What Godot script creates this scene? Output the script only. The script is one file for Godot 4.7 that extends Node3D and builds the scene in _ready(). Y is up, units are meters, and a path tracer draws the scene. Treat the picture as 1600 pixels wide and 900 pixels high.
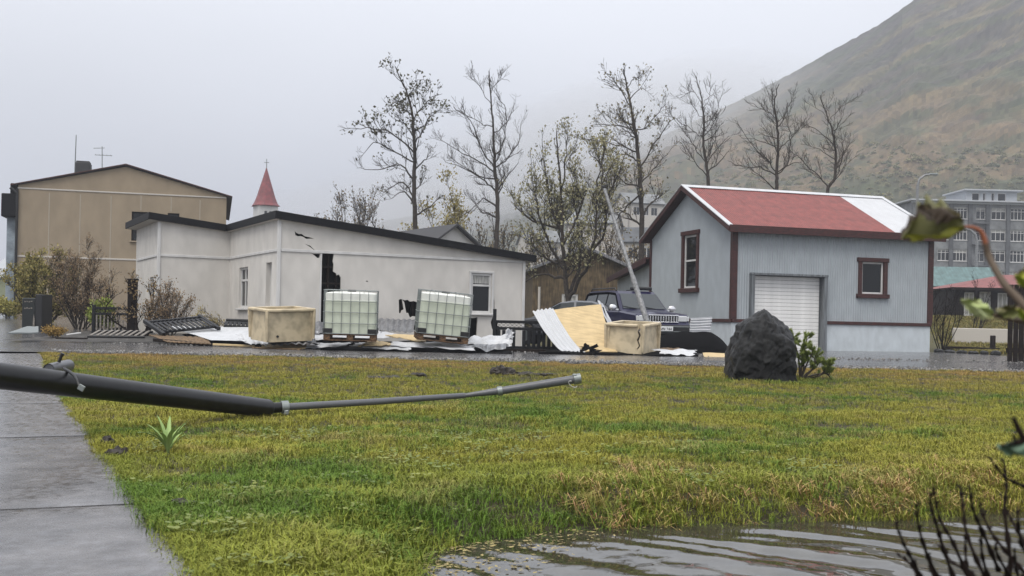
extends Node3D
# A wet street in a small northern town after a storm: white house with torn cladding, grey corrugated shed, debris, a broken lamp post on the lawn.

const FPX := 1700.0          # focal length of the photograph in its pixels (1600 wide)
const ROLL := 0.021
var rng := RandomNumberGenerator.new()
var n1 := FastNoiseLite.new()
var n2 := FastNoiseLite.new()
var M := {}

# ---------------------------------------------------------------- mesh collector
class MB:
	var v := PackedVector3Array()
	var n := PackedVector3Array()
	var c := PackedColorArray()
	var col := Color.WHITE
	func tri(a: Vector3, b: Vector3, d: Vector3) -> void:
		var k := (b - a).cross(d - a).normalized()
		v.append(a); v.append(d); v.append(b)
		n.append(k); n.append(k); n.append(k)
		c.append(col); c.append(col); c.append(col)
	func trin(a: Vector3, b: Vector3, d: Vector3, na: Vector3, nb: Vector3, nd: Vector3) -> void:
		v.append(a); v.append(d); v.append(b)
		n.append(na); n.append(nd); n.append(nb)
		c.append(col); c.append(col); c.append(col)
	func quad(a: Vector3, b: Vector3, d: Vector3, e: Vector3) -> void:
		tri(a, b, d); tri(a, d, e)
	func box(at: Vector3, s: Vector3, bev := 0.0, B := Basis.IDENTITY) -> void:
		var h := s * 0.5
		if bev <= 0.0:
			var p: Array[Vector3] = []
			for k in 8:
				p.append(at + B * Vector3(h.x if k & 1 else -h.x, h.y if k & 2 else -h.y, h.z if k & 4 else -h.z))
			quad(p[4], p[5], p[7], p[6]); quad(p[1], p[0], p[2], p[3]); quad(p[5], p[1], p[3], p[7])
			quad(p[0], p[4], p[6], p[2]); quad(p[6], p[7], p[3], p[2]); quad(p[0], p[1], p[5], p[4])
			return
		bev = minf(bev, minf(h.x, minf(h.y, h.z)) * 0.9)
		# chamfered box: each corner has three points
		var q := {}
		for k in 8:
			var g := Vector3(1 if k & 1 else -1, 1 if k & 2 else -1, 1 if k & 4 else -1)
			for ax in 3:
				var w := h - Vector3.ONE * bev
				w[ax] = h[ax]
				q[k * 3 + ax] = at + B * (g * w)
		for ax in 3:
			var b1 := (ax + 1) % 3
			var b2 := (ax + 2) % 3
			for sg in 2:
				var ks := []
				for o in [[0, 0], [1, 0], [1, 1], [0, 1]]:
					ks.append((sg << ax) | (o[0] << b1) | (o[1] << b2))
				var f := [q[ks[0] * 3 + ax], q[ks[1] * 3 + ax], q[ks[2] * 3 + ax], q[ks[3] * 3 + ax]]
				if sg == 1: quad(f[0], f[1], f[2], f[3])
				else: quad(f[3], f[2], f[1], f[0])
			for s1 in 2:
				for s2 in 2:
					var ka := (s1 << b1) | (s2 << b2)
					var kb := ka | (1 << ax)
					var e := [q[ka * 3 + b1], q[kb * 3 + b1], q[kb * 3 + b2], q[ka * 3 + b2]]
					if (s1 == s2): quad(e[0], e[1], e[2], e[3])
					else: quad(e[3], e[2], e[1], e[0])
		for k in 8:
			var odd: bool = ((k & 1) + ((k >> 1) & 1) + ((k >> 2) & 1)) % 2 == 1
			if odd: tri(q[k * 3], q[k * 3 + 1], q[k * 3 + 2])
			else: tri(q[k * 3], q[k * 3 + 2], q[k * 3 + 1])
	# a board from p to q: w across, h along up
	func beam(p: Vector3, q: Vector3, w: float, h: float, up := Vector3.UP, bev := 0.0) -> void:
		var x := (q - p).normalized()
		if absf(x.dot(up)) > 0.98: up = Vector3(0, 0, 1)
		var z := x.cross(up).normalized()
		var y := z.cross(x)
		box((p + q) * 0.5, Vector3((q - p).length(), h, w), bev, Basis(x, y, z))
	func tube(p: Array, r: Array, sides := 8, cap := true) -> void:
		var m := p.size()
		if m < 2: return
		var side := Vector3.ZERO
		var rings := []
		var dirs := []
		for i in m:
			var t: Vector3 = (p[mini(i + 1, m - 1)] - p[maxi(i - 1, 0)]).normalized()
			if side == Vector3.ZERO:
				side = t.cross(Vector3.UP if absf(t.y) < 0.9 else Vector3.RIGHT).normalized()
			side = (side - t * side.dot(t)).normalized()
			var o := t.cross(side)
			var ring := PackedVector3Array()
			for k in sides:
				var a := TAU * k / sides
				ring.append(side * cos(a) + o * sin(a))
			rings.append(ring)
			dirs.append(t)
		for i in m - 1:
			for k in sides:
				var l := (k + 1) % sides
				var a0: Vector3 = rings[i][k]; var a1: Vector3 = rings[i][l]
				var b0: Vector3 = rings[i + 1][k]; var b1: Vector3 = rings[i + 1][l]
				var A: Vector3 = p[i] + a0 * r[i]; var Bq: Vector3 = p[i] + a1 * r[i]
				var C: Vector3 = p[i + 1] + b1 * r[i + 1]; var D: Vector3 = p[i + 1] + b0 * r[i + 1]
				trin(A, Bq, C, a0, a1, b1); trin(A, C, D, a0, b1, b0)
		if cap:
			for k in sides:
				var l := (k + 1) % sides
				tri(p[0], p[0] + rings[0][l] * r[0], p[0] + rings[0][k] * r[0])
				tri(p[m - 1], p[m - 1] + rings[m - 1][k] * r[m - 1], p[m - 1] + rings[m - 1][l] * r[m - 1])
	# surface f(u,v) -> Vector3 on a grid, smooth; th > 0 makes it a slab
	func grid(nu: int, nv: int, f: Callable, th := 0.0, flat := false) -> void:
		var p := PackedVector3Array()
		for i in nu + 1:
			for j in nv + 1:
				p.append(f.call(float(i) / nu, float(j) / nv))
		var nn := PackedVector3Array()
		for i in nu + 1:
			for j in nv + 1:
				var du := p[mini(i + 1, nu) * (nv + 1) + j] - p[maxi(i - 1, 0) * (nv + 1) + j]
				var dv := p[i * (nv + 1) + mini(j + 1, nv)] - p[i * (nv + 1) + maxi(j - 1, 0)]
				nn.append(du.cross(dv).normalized())
		for i in nu:
			for j in nv:
				var a := i * (nv + 1) + j
				var b := a + nv + 1
				if flat:
					quad(p[a], p[b], p[b + 1], p[a + 1])
				else:
					trin(p[a], p[b], p[b + 1], nn[a], nn[b], nn[b + 1]); trin(p[a], p[b + 1], p[a + 1], nn[a], nn[b + 1], nn[a + 1])
				if th > 0.0:
					trin(p[a] - nn[a] * th, p[b + 1] - nn[b + 1] * th, p[b] - nn[b] * th, -nn[a], -nn[b + 1], -nn[b])
					trin(p[a] - nn[a] * th, p[a + 1] - nn[a + 1] * th, p[b + 1] - nn[b + 1] * th, -nn[a], -nn[a + 1], -nn[b + 1])
		if th > 0.0:
			for i in nu:
				for j in [0, nv]:
					var a: int = i * (nv + 1) + j
					var b: int = a + nv + 1
					quad(p[a], p[b], p[b] - nn[b] * th, p[a] - nn[a] * th)
			for j in nv:
				for i in [0, nu]:
					var a: int = i * (nv + 1) + j
					quad(p[a], p[a + 1], p[a + 1] - nn[a + 1] * th, p[a] - nn[a] * th)
	# polygon in the x,y plane of T, extruded from z=0 back to z=-depth
	func prism(poly: PackedVector2Array, T: Transform3D, depth: float, skip_x: Array = []) -> void:
		if Geometry2D.is_polygon_clockwise(poly): poly.reverse()
		var ix := Geometry2D.triangulate_polygon(poly)
		var back := Vector3(0, 0, -depth)
		for k in range(0, ix.size(), 3):
			var a := poly[ix[k]]; var b := poly[ix[k + 1]]; var d := poly[ix[k + 2]]
			if (b - a).cross(d - a) < 0.0:
				var w := b; b = d; d = w
			tri(T * Vector3(a.x, a.y, 0), T * Vector3(b.x, b.y, 0), T * Vector3(d.x, d.y, 0))
			tri(T * (Vector3(a.x, a.y, 0) + back), T * (Vector3(d.x, d.y, 0) + back), T * (Vector3(b.x, b.y, 0) + back))
		for k in poly.size():
			var a := poly[k]; var b := poly[(k + 1) % poly.size()]
			var inner := false
			for x in skip_x:
				if absf(a.x - x) < 1e-4 and absf(b.x - x) < 1e-4: inner = true
			if not inner:
				quad(T * (Vector3(a.x, a.y, 0) + back), T * (Vector3(b.x, b.y, 0) + back), T * Vector3(b.x, b.y, 0), T * Vector3(a.x, a.y, 0))
	# a wall of any outline with holes of any outline
	func wall(outline: PackedVector2Array, holes: Array, T: Transform3D, th: float) -> void:
		var lo := 1e9; var hi := -1e9
		for p in outline:
			lo = minf(lo, p.x); hi = maxf(hi, p.x)
		var xs := [lo - 1.0]
		for h in holes:
			var a := 1e9; var b := -1e9
			for p in h:
				a = minf(a, p.x); b = maxf(b, p.x)
			xs.append((a + b) * 0.5)
		xs.append(hi + 1.0)
		xs.sort()
		for k in xs.size() - 1:
			if xs[k + 1] - xs[k] < 1e-4: continue
			var strip := PackedVector2Array([Vector2(xs[k], -50), Vector2(xs[k + 1], -50), Vector2(xs[k + 1], 90), Vector2(xs[k], 90)])
			var left: Array = Geometry2D.intersect_polygons(outline, strip)
			for h in holes:
				var next := []
				for q in left:
					next.append_array(Geometry2D.clip_polygons(q, h))
				left = next
			for q in left:
				prism(q, T, th, xs)
	func lump(at: Vector3, s: Vector3, seedv: int, rough := 0.3, seg := 10) -> void:
		var nz := FastNoiseLite.new()
		nz.seed = seedv; nz.frequency = 0.9
		var pt := func(i: int, j: int) -> Vector3:
			var th := PI * j / seg
			var ph := TAU * (i % (seg * 2)) / (seg * 2)
			var d := Vector3(sin(th) * cos(ph), cos(th), sin(th) * sin(ph))
			return at + d * s * (1.0 + rough * nz.get_noise_3dv(d * 1.5 + at))
		for i in seg * 2:
			for j in seg:
				quad(pt.call(i, j), pt.call(i + 1, j), pt.call(i + 1, j + 1), pt.call(i, j + 1))
	func done(m: Material) -> ArrayMesh:
		var a := []
		a.resize(Mesh.ARRAY_MAX)
		a[Mesh.ARRAY_VERTEX] = v
		a[Mesh.ARRAY_NORMAL] = n
		a[Mesh.ARRAY_COLOR] = c
		var am := ArrayMesh.new()
		am.add_surface_from_arrays(Mesh.PRIMITIVE_TRIANGLES, a)
		am.surface_set_material(0, m)
		return am

# ---------------------------------------------------------------- nodes
func obj(called: String, mb: MB, m: Material, parent: Node = null) -> MeshInstance3D:
	var o := MeshInstance3D.new()
	o.name = called
	o.mesh = mb.done(m)
	(parent if parent else self).add_child(o, true)
	return o

func inst(called: String, mesh: Mesh, parent: Node, T := Transform3D.IDENTITY) -> MeshInstance3D:
	var o := MeshInstance3D.new()
	o.name = called
	o.mesh = mesh
	o.transform = T
	parent.add_child(o, true)
	return o

func tag(o: Node, label: String, category: String, group := "") -> Node:
	o.set_meta("label", label)
	o.set_meta("category", category)
	if group: o.set_meta("group", group)
	return o

func kind(o: Node, k: String, label := "") -> Node:
	o.set_meta("kind", k)
	if label: o.set_meta("label", label)
	return o

func thing(called: String, label: String, category: String, at := Vector3.ZERO, turn := 0.0, group := "") -> Node3D:
	var o := Node3D.new()
	o.name = called
	add_child(o, true)
	o.position = at
	o.rotation.y = turn
	tag(o, label, category, group)
	return o

# a pixel of the photograph at a depth in metres -> the place
func at(px: float, py: float, d: float) -> Vector3:
	var u := px - 800.0
	var w := py - 500.0
	return Vector3((u * cos(ROLL) + w * sin(ROLL)) / FPX * d, 1.0 - (-u * sin(ROLL) + w * cos(ROLL)) / FPX * d, -d)

func rnd(a: float, b: float) -> float:
	return rng.randf_range(a, b)

func sm(a: float, b: float, x: float) -> float:
	var t := clampf((x - a) / (b - a), 0.0, 1.0)
	return t * t * (3.0 - 2.0 * t)

func V2(a: Array) -> PackedVector2Array:
	var p := PackedVector2Array()
	for k in range(0, a.size(), 2): p.append(Vector2(a[k], a[k + 1]))
	return p

func rect(x0: float, y0: float, x1: float, y1: float) -> PackedVector2Array:
	return V2([x0, y0, x1, y0, x1, y1, x0, y1])

# ---------------------------------------------------------------- materials
func noise_tex(freq: float, lo: float, hi: float, oct := 4, seedv := 1, stretch := Vector2.ONE, bias := 0.5, normal := false) -> Texture2D:
	# grey noise between lo and hi (sRGB values), seamless
	var nz := FastNoiseLite.new()
	nz.seed = seedv
	nz.frequency = freq
	nz.fractal_octaves = oct
	nz.noise_type = FastNoiseLite.TYPE_SIMPLEX_SMOOTH
	var S := 384
	var src := nz.get_seamless_image(maxi(16, int(S * minf(1.0, stretch.x))), maxi(16, int(S * minf(1.0, stretch.y))), false, false, 0.15, true)
	src.convert(Image.FORMAT_RGB8)
	src.resize(S, S, Image.INTERPOLATE_CUBIC)
	var im := Image.create(S, S, false, Image.FORMAT_RGB8)
	for y in S:
		for x in S:
			var k := (src.get_pixel(x, y).r - 0.5) * 1.25 + bias
			var g := lerpf(lo, hi, clampf(k, 0.0, 1.0))
			im.set_pixel(x, y, Color(g, g, g))
	if normal: im.bump_map_to_normal_map(2.0)
	return ImageTexture.create_from_image(im)

func mat(c: Color, rough: float, tex: Texture2D = null, scale := 1.0, coarse: Texture2D = null, cscale := 0.1, o := {}) -> StandardMaterial3D:
	# c is a real base colour (linear)
	var m := StandardMaterial3D.new()
	m.albedo_color = c.linear_to_srgb()
	m.roughness = rough
	m.metallic_specular = o.get("spec", 0.5)
	m.metallic = o.get("metal", 0.0)
	if o.get("vc", false): m.vertex_color_use_as_albedo = true
	m.uv1_triplanar = true
	m.uv1_scale = Vector3.ONE * scale
	m.uv1_world_triplanar = o.get("world", false)
	if tex: m.albedo_texture = tex
	if coarse:
		m.detail_enabled = true
		m.detail_albedo = coarse
		m.detail_blend_mode = BaseMaterial3D.BLEND_MODE_MUL
		m.detail_uv_layer = BaseMaterial3D.DETAIL_UV_2
		m.uv2_triplanar = true
		m.uv2_world_triplanar = o.get("world", false)
		m.uv2_scale = o.get("cscale3", Vector3.ONE * cscale)
	if o.has("bump"):
		m.heightmap_enabled = true
		m.heightmap_texture = o.get("bumptex", tex)
		m.heightmap_scale = o.bump
	if o.has("rt"):
		m.roughness_texture = o.rt
		m.roughness_texture_channel = BaseMaterial3D.TEXTURE_CHANNEL_RED
	if o.has("back"):
		m.backlight_enabled = true
		m.backlight = o.back
	return m

func materials() -> void:
	var fine := noise_tex(0.16, 0.72, 1.0, 4, 3)
	var speck := noise_tex(0.45, 0.55, 1.0, 3, 5)
	var blot := noise_tex(0.02, 0.72, 1.0, 4, 8)
	var blot2 := noise_tex(0.03, 0.55, 1.0, 5, 18)
	var streak := noise_tex(0.05, 0.8, 1.0, 4, 11, Vector2(2.0, 0.08))
	var streak2 := noise_tex(0.07, 0.62, 1.0, 4, 21, Vector2(2.0, 0.06))
	var wetp := noise_tex(0.012, 0.25, 1.0, 4, 32, Vector2.ONE, 0.6)
	var wetr := noise_tex(0.02, 0.0, 1.0, 4, 31, Vector2.ONE, 0.45)
	var specks := noise_tex(0.45, 0.8, 1.0, 3, 6)
	var blotsoft := noise_tex(0.02, 0.92, 1.0, 4, 9, Vector2(1.5, 0.5))
	var grainsoft := noise_tex(0.1, 0.8, 1.0, 4, 42, Vector2(0.12, 1.6))
	var grainy := noise_tex(0.1, 0.5, 1.0, 4, 41, Vector2(0.12, 1.6))
	M.soil = mat(Color(1, 1, 1), 0.95, fine, 2.0, blot2, 0.4, {"world": true, "bump": 1.5, "vc": true})
	M.grassblade = mat(Color(1, 1, 1), 0.75, null, 1.0, null, 1.0, {"vc": true, "back": Color(0.25, 0.25, 0.08), "spec": 0.35})
	M.asphalt = mat(Color(0.27, 0.265, 0.275), 0.38, speck, 3.0, blot2, 0.17, {"world": true, "bump": 0.2, "rt": wetr})
	M.pave = mat(Color(0.195, 0.189, 0.195), 0.34, specks, 2.2, blot, 0.35, {"world": true, "bump": 0.06, "rt": wetp})
	M.gravel = mat(Color(0.18, 0.17, 0.16), 0.8, speck, 1.2, blot2, 0.3, {"world": true, "bump": 2.5})
	M.pebble = mat(Color(0.78, 0.75, 0.71), 0.85, specks, 2.6, blotsoft, 0.22, {"bump": 0.5})
	M.fascia = mat(Color(0.007, 0.007, 0.009), 0.6, fine, 1.0, null, 1.0, {"spec": 0.3})
	M.rooffelt = mat(Color(0.05, 0.05, 0.055), 0.7, fine, 1.0)
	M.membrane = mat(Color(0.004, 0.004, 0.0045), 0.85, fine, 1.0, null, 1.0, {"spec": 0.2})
	M.white = mat(Color(0.76, 0.755, 0.75), 0.5, specks, 0.7, blotsoft, 0.3)
	M.whitemetal = mat(Color(0.66, 0.675, 0.71), 0.36, specks, 0.3, blotsoft, 0.4)
	M.greymetal = mat(Color(0.4, 0.41, 0.44), 0.4, streak2, 0.5, blot, 0.6, {"metal": 0.35})
	M.brown = mat(Color(0.39, 0.315, 0.225), 0.9, specks, 2.0, blotsoft, 0.16, {"bump": 0.5})
	M.seam = mat(Color(0.46, 0.40, 0.32), 0.85, fine, 1.0)
	M.offwhite = mat(Color(0.66, 0.62, 0.57), 0.8, fine, 1.0)
	M.shed = mat(Color(0.455, 0.50, 0.54), 0.6, specks, 1.0, blotsoft, 0.3)
	M.plinth = mat(Color(0.66, 0.72, 0.77), 0.8, specks, 1.5, blotsoft, 0.4, {"bump": 0.2})
	M.redtrim = mat(Color(0.075, 0.016, 0.013), 0.55, grainy, 0.8)
	M.redroof = mat(Color(0.37, 0.088, 0.075), 0.5, fine, 0.7, blot, 0.35)
	M.door = mat(Color(0.84, 0.835, 0.83), 0.45, null, 0.5, blotsoft, 0.3)
	M.greytrim = mat(Color(0.2, 0.22, 0.24), 0.6, streak2, 0.4)
	M.glass = mat(Color(0.006, 0.007, 0.008), 0.06, null, 1.0, null, 1.0, {"spec": 0.4})
	M.curtain = mat(Color(0.5, 0.5, 0.48), 0.9, streak2, 1.0)
	M.blackwood = mat(Color(0.010, 0.0105, 0.013), 0.4, grainy, 1.2, null, 1.0, {"spec": 0.4})
	M.palewood = mat(Color(0.32, 0.29, 0.26), 0.8, grainy, 1.2)
	M.darkwood = mat(Color(0.035, 0.021, 0.015), 0.65, grainy, 1.0, blot2, 0.5, {"spec": 0.3})
	M.tanwood = mat(Color(0.24, 0.175, 0.095), 0.85, streak2, 0.6, blot, 0.3)
	M.ply = mat(Color(0.66, 0.50, 0.27), 0.7, grainsoft, 0.35, blotsoft, 0.5)
	M.timber = mat(Color(0.4, 0.25, 0.12), 0.75, grainy, 1.0, blot2, 1.0)
	M.pallet = mat(Color(0.3, 0.16, 0.07), 0.8, grainy, 1.2, blot2, 1.5)
	M.tub = mat(Color(0.56, 0.47, 0.32), 0.5, null, 1.0, noise_tex(0.02, 0.72, 1.0, 3, 77, Vector2.ONE, 0.85), 0.35)
	M.bottle = mat(Color(0.86, 0.88, 0.83), 0.3, null, 0.4, blotsoft, 0.5, {"back": Color(0.3, 0.34, 0.26)})
	M.liquid = mat(Color(0.59, 0.64, 0.525), 0.35, null, 0.4, blotsoft, 0.5, {"back": Color(0.2, 0.24, 0.14)})
	M.galv = mat(Color(0.30, 0.33, 0.33), 0.45, fine, 2.0, null, 1.0, {"metal": 0.5})
	M.black = mat(Color(0.012, 0.012, 0.013), 0.45, fine, 1.0)
	M.rubber = mat(Color(0.015, 0.015, 0.015), 0.8, fine, 3.0)
	M.poledark = mat(Color(0.012, 0.0125, 0.014), 0.33, streak, 0.5, blot2, 1.0, {"spec": 0.45})
	M.polegrey = mat(Color(0.12, 0.125, 0.14), 0.38, specks, 0.5, blotsoft, 1.0)
	M.polelight = mat(Color(0.47, 0.48, 0.5), 0.45, streak, 0.5, blot2, 1.0, {"metal": 0.2})
	M.carblue = mat(Color(0.013, 0.012, 0.042), 0.28, null, 1.0, null, 1.0, {"spec": 0.38})
	M.carblue.clearcoat_enabled = true
	M.carblue.clearcoat = 0.35
	M.carblue.clearcoat_roughness = 0.06
	M.cargrey = mat(Color(0.10, 0.105, 0.12), 0.25, null, 1.0, null, 1.0, {"spec": 0.6})
	M.carglass = mat(Color(0.03, 0.036, 0.04), 0.05, null, 1.0, null, 1.0, {"spec": 0.5})
	M.chrome = mat(Color(0.7, 0.7, 0.72), 0.2, null, 1.0, null, 1.0, {"metal": 0.8})
	M.lens = mat(Color(0.72, 0.74, 0.76), 0.12, fine, 3.0)
	M.rock = mat(Color(0.014, 0.0155, 0.019), 0.34, noise_tex(0.2, 0.35, 1.0, 5, 51), 1.3, blot2, 1.1, {"bump": 2.5, "spec": 0.45})
	M.mud = mat(Color(0.028, 0.02, 0.014), 0.6, fine, 2.0, null, 1.0, {"bump": 2.0})
	M.bark = mat(Color(0.105, 0.083, 0.066), 0.95, streak2, 1.0, blot2, 0.5)
	M.barkdark = mat(Color(0.018, 0.011, 0.009), 0.8, streak2, 4.0, null, 1.0, {"spec": 0.25})
	M.leaf = mat(Color(1, 1, 1), 0.6, null, 1.0, null, 1.0, {"vc": true, "back": Color(0.35, 0.35, 0.15)})
	M.hill = mat(Color(1, 1, 1), 0.95, noise_tex(0.2, 0.6, 1.0, 5, 61), 0.03, blot, 0.012, {"vc": true, "world": true})
	M.water = mat(Color(0.06, 0.056, 0.043), 0.03, null, 1.0, blot, 0.5, {"world": true, "spec": 0.8})
	M.apt = mat(Color(0.34, 0.355, 0.37), 0.8, fine, 0.5, blot, 0.08)
	M.aptdark = mat(Color(0.15, 0.16, 0.175), 0.8, fine, 0.5, blot, 0.08)
	M.aptlight = mat(Color(0.5, 0.53, 0.57), 0.7, fine, 0.5)
	M.churchred = mat(Color(0.34, 0.06, 0.065), 0.6, fine, 0.4, blot, 0.2)
	M.teal = mat(Color(0.15, 0.26, 0.26), 0.6, streak, 0.2, blot, 0.2)
	M.palegreen = mat(Color(0.3, 0.33, 0.2), 0.8, fine, 0.4)
	M.cabinet = mat(Color(0.012, 0.018, 0.016), 0.45, fine, 1.5, blot2, 1.0)
	M.plate = mat(Color(0.7, 0.71, 0.72), 0.4)
	M.paleblue = mat(Color(0.42, 0.5, 0.58), 0.7, fine, 0.5, blot, 0.2)
	M.net = mat(Color(0.02, 0.02, 0.022), 0.8, fine, 2.0)

# ---------------------------------------------------------------- the lie of the land (x to the right, d away from the camera)
var pond_edge := V2([-0.18, 2.6, -0.3, 4.0, -0.36, 4.9, -0.45, 5.25, -0.24, 5.56, 0.38, 6.06, 1.0, 6.2, 1.53, 6.38, 2.55, 6.6, 3.4, 7.05, 6.0, 8.2, 7.5, 2.6])

func pond_in(x: float, d: float) -> float:      # metres inside the pond, negative outside
	var p := Vector2(x, d)
	var best := 1e9
	for k in pond_edge.size():
		var q := Geometry2D.get_closest_point_to_segment(p, pond_edge[k], pond_edge[(k + 1) % pond_edge.size()])
		best = minf(best, p.distance_to(q))
	return best if Geometry2D.is_point_in_polygon(p, pond_edge) else -best

func ground_y(x: float, d: float) -> float:
	var y := 0.17 * sm(13.0, 20.5, d) + 0.03 * sm(20.0, 24.0, d)
	y += 0.38 * sm(26.0, 41.0, d) * sm(2.0, -6.0, x)
	y += 1.0 * sm(41.0, 62.0, d) * sm(8.0, 14.0, x)
	y += 0.5 * sm(40.0, 62.0, d)
	if d > 62.0: y += (d - 62.0) * 0.025
	if d < 9.5 and x > -2.0: 
		var s := pond_in(x, d)
		y -= 0.5 * sm(-0.6, 0.75, s) - 0.008
	return y

func pave_v(x: float, d: float) -> float: return 0.905 * x + 0.426 * d    # across the path, right edge at 0.678

func lawn_y(x: float, d: float) -> float:
	return ground_y(x, d) + 0.035 * n1.get_noise_2d(x * 3.0, d * 3.0) + 0.03 * n1.get_noise_2d(x * 11.0, d * 11.0)

func is_lawn(x: float, d: float) -> bool:
	if d > 21.15 + 0.25 * n1.get_noise_2d(x * 4.0, 3.0): return false
	if pave_v(x, d) < -2.68: return true
	return pave_v(x, d) > 0.70 + 0.05 * n1.get_noise_2d(x * 9.0, d * 9.0)

func hill_foot(a: float) -> float:
	return lerpf(lerpf(420.0, 120.0, sm(-350.0, 180.0, a)), 210.0, sm(180.0, 700.0, a))
func hill_ridge(a: float) -> float:
	return lerpf(1400.0, 430.0, pow(clampf((a + 300.0) / 900.0, 0.0, 1.0), 0.8))
func hill_elev(a: float) -> float:
	var t := [[-800.0, 0.02], [-420.0, 0.055], [-300.0, 0.074], [-200.0, 0.089], [0.0, 0.118], [200.0, 0.164], [340.0, 0.204], [480.0, 0.25], [620.0, 0.304], [900.0, 0.40], [1300.0, 0.44], [2200.0, 0.46]]
	for k in t.size() - 1:
		if a <= t[k + 1][0]:
			return cubic_interpolate(t[k][1], t[k + 1][1], t[maxi(k - 1, 0)][1], t[mini(k + 2, t.size() - 1)][1], clampf((a - t[k][0]) / (t[k + 1][0] - t[k][0]), 0.0, 1.0))
	return 0.46
func hill_point(a: float, t: float) -> Vector3:
	var F := hill_foot(a)
	var R := hill_ridge(a)
	var d := lerpf(F, R, t)
	var top := hill_elev(a) * R + 1.0
	var g := ground_y(40.0, F) - 1.5
	var y := lerpf(g, top, pow(t, 1.12))
	var x := a / FPX * d
	y += sin(t * PI) * (9.0 * n1.get_noise_2d(x * 0.06, d * 0.06) + 3.0 * n1.get_noise_2d(x * 0.25, d * 0.25))
	y += (1.2 - 0.7 * t) * n1.get_noise_2d(x * 0.8, d * 0.8) * minf(1.0, t * 8.0)
	return Vector3(x, y, -d)

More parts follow.
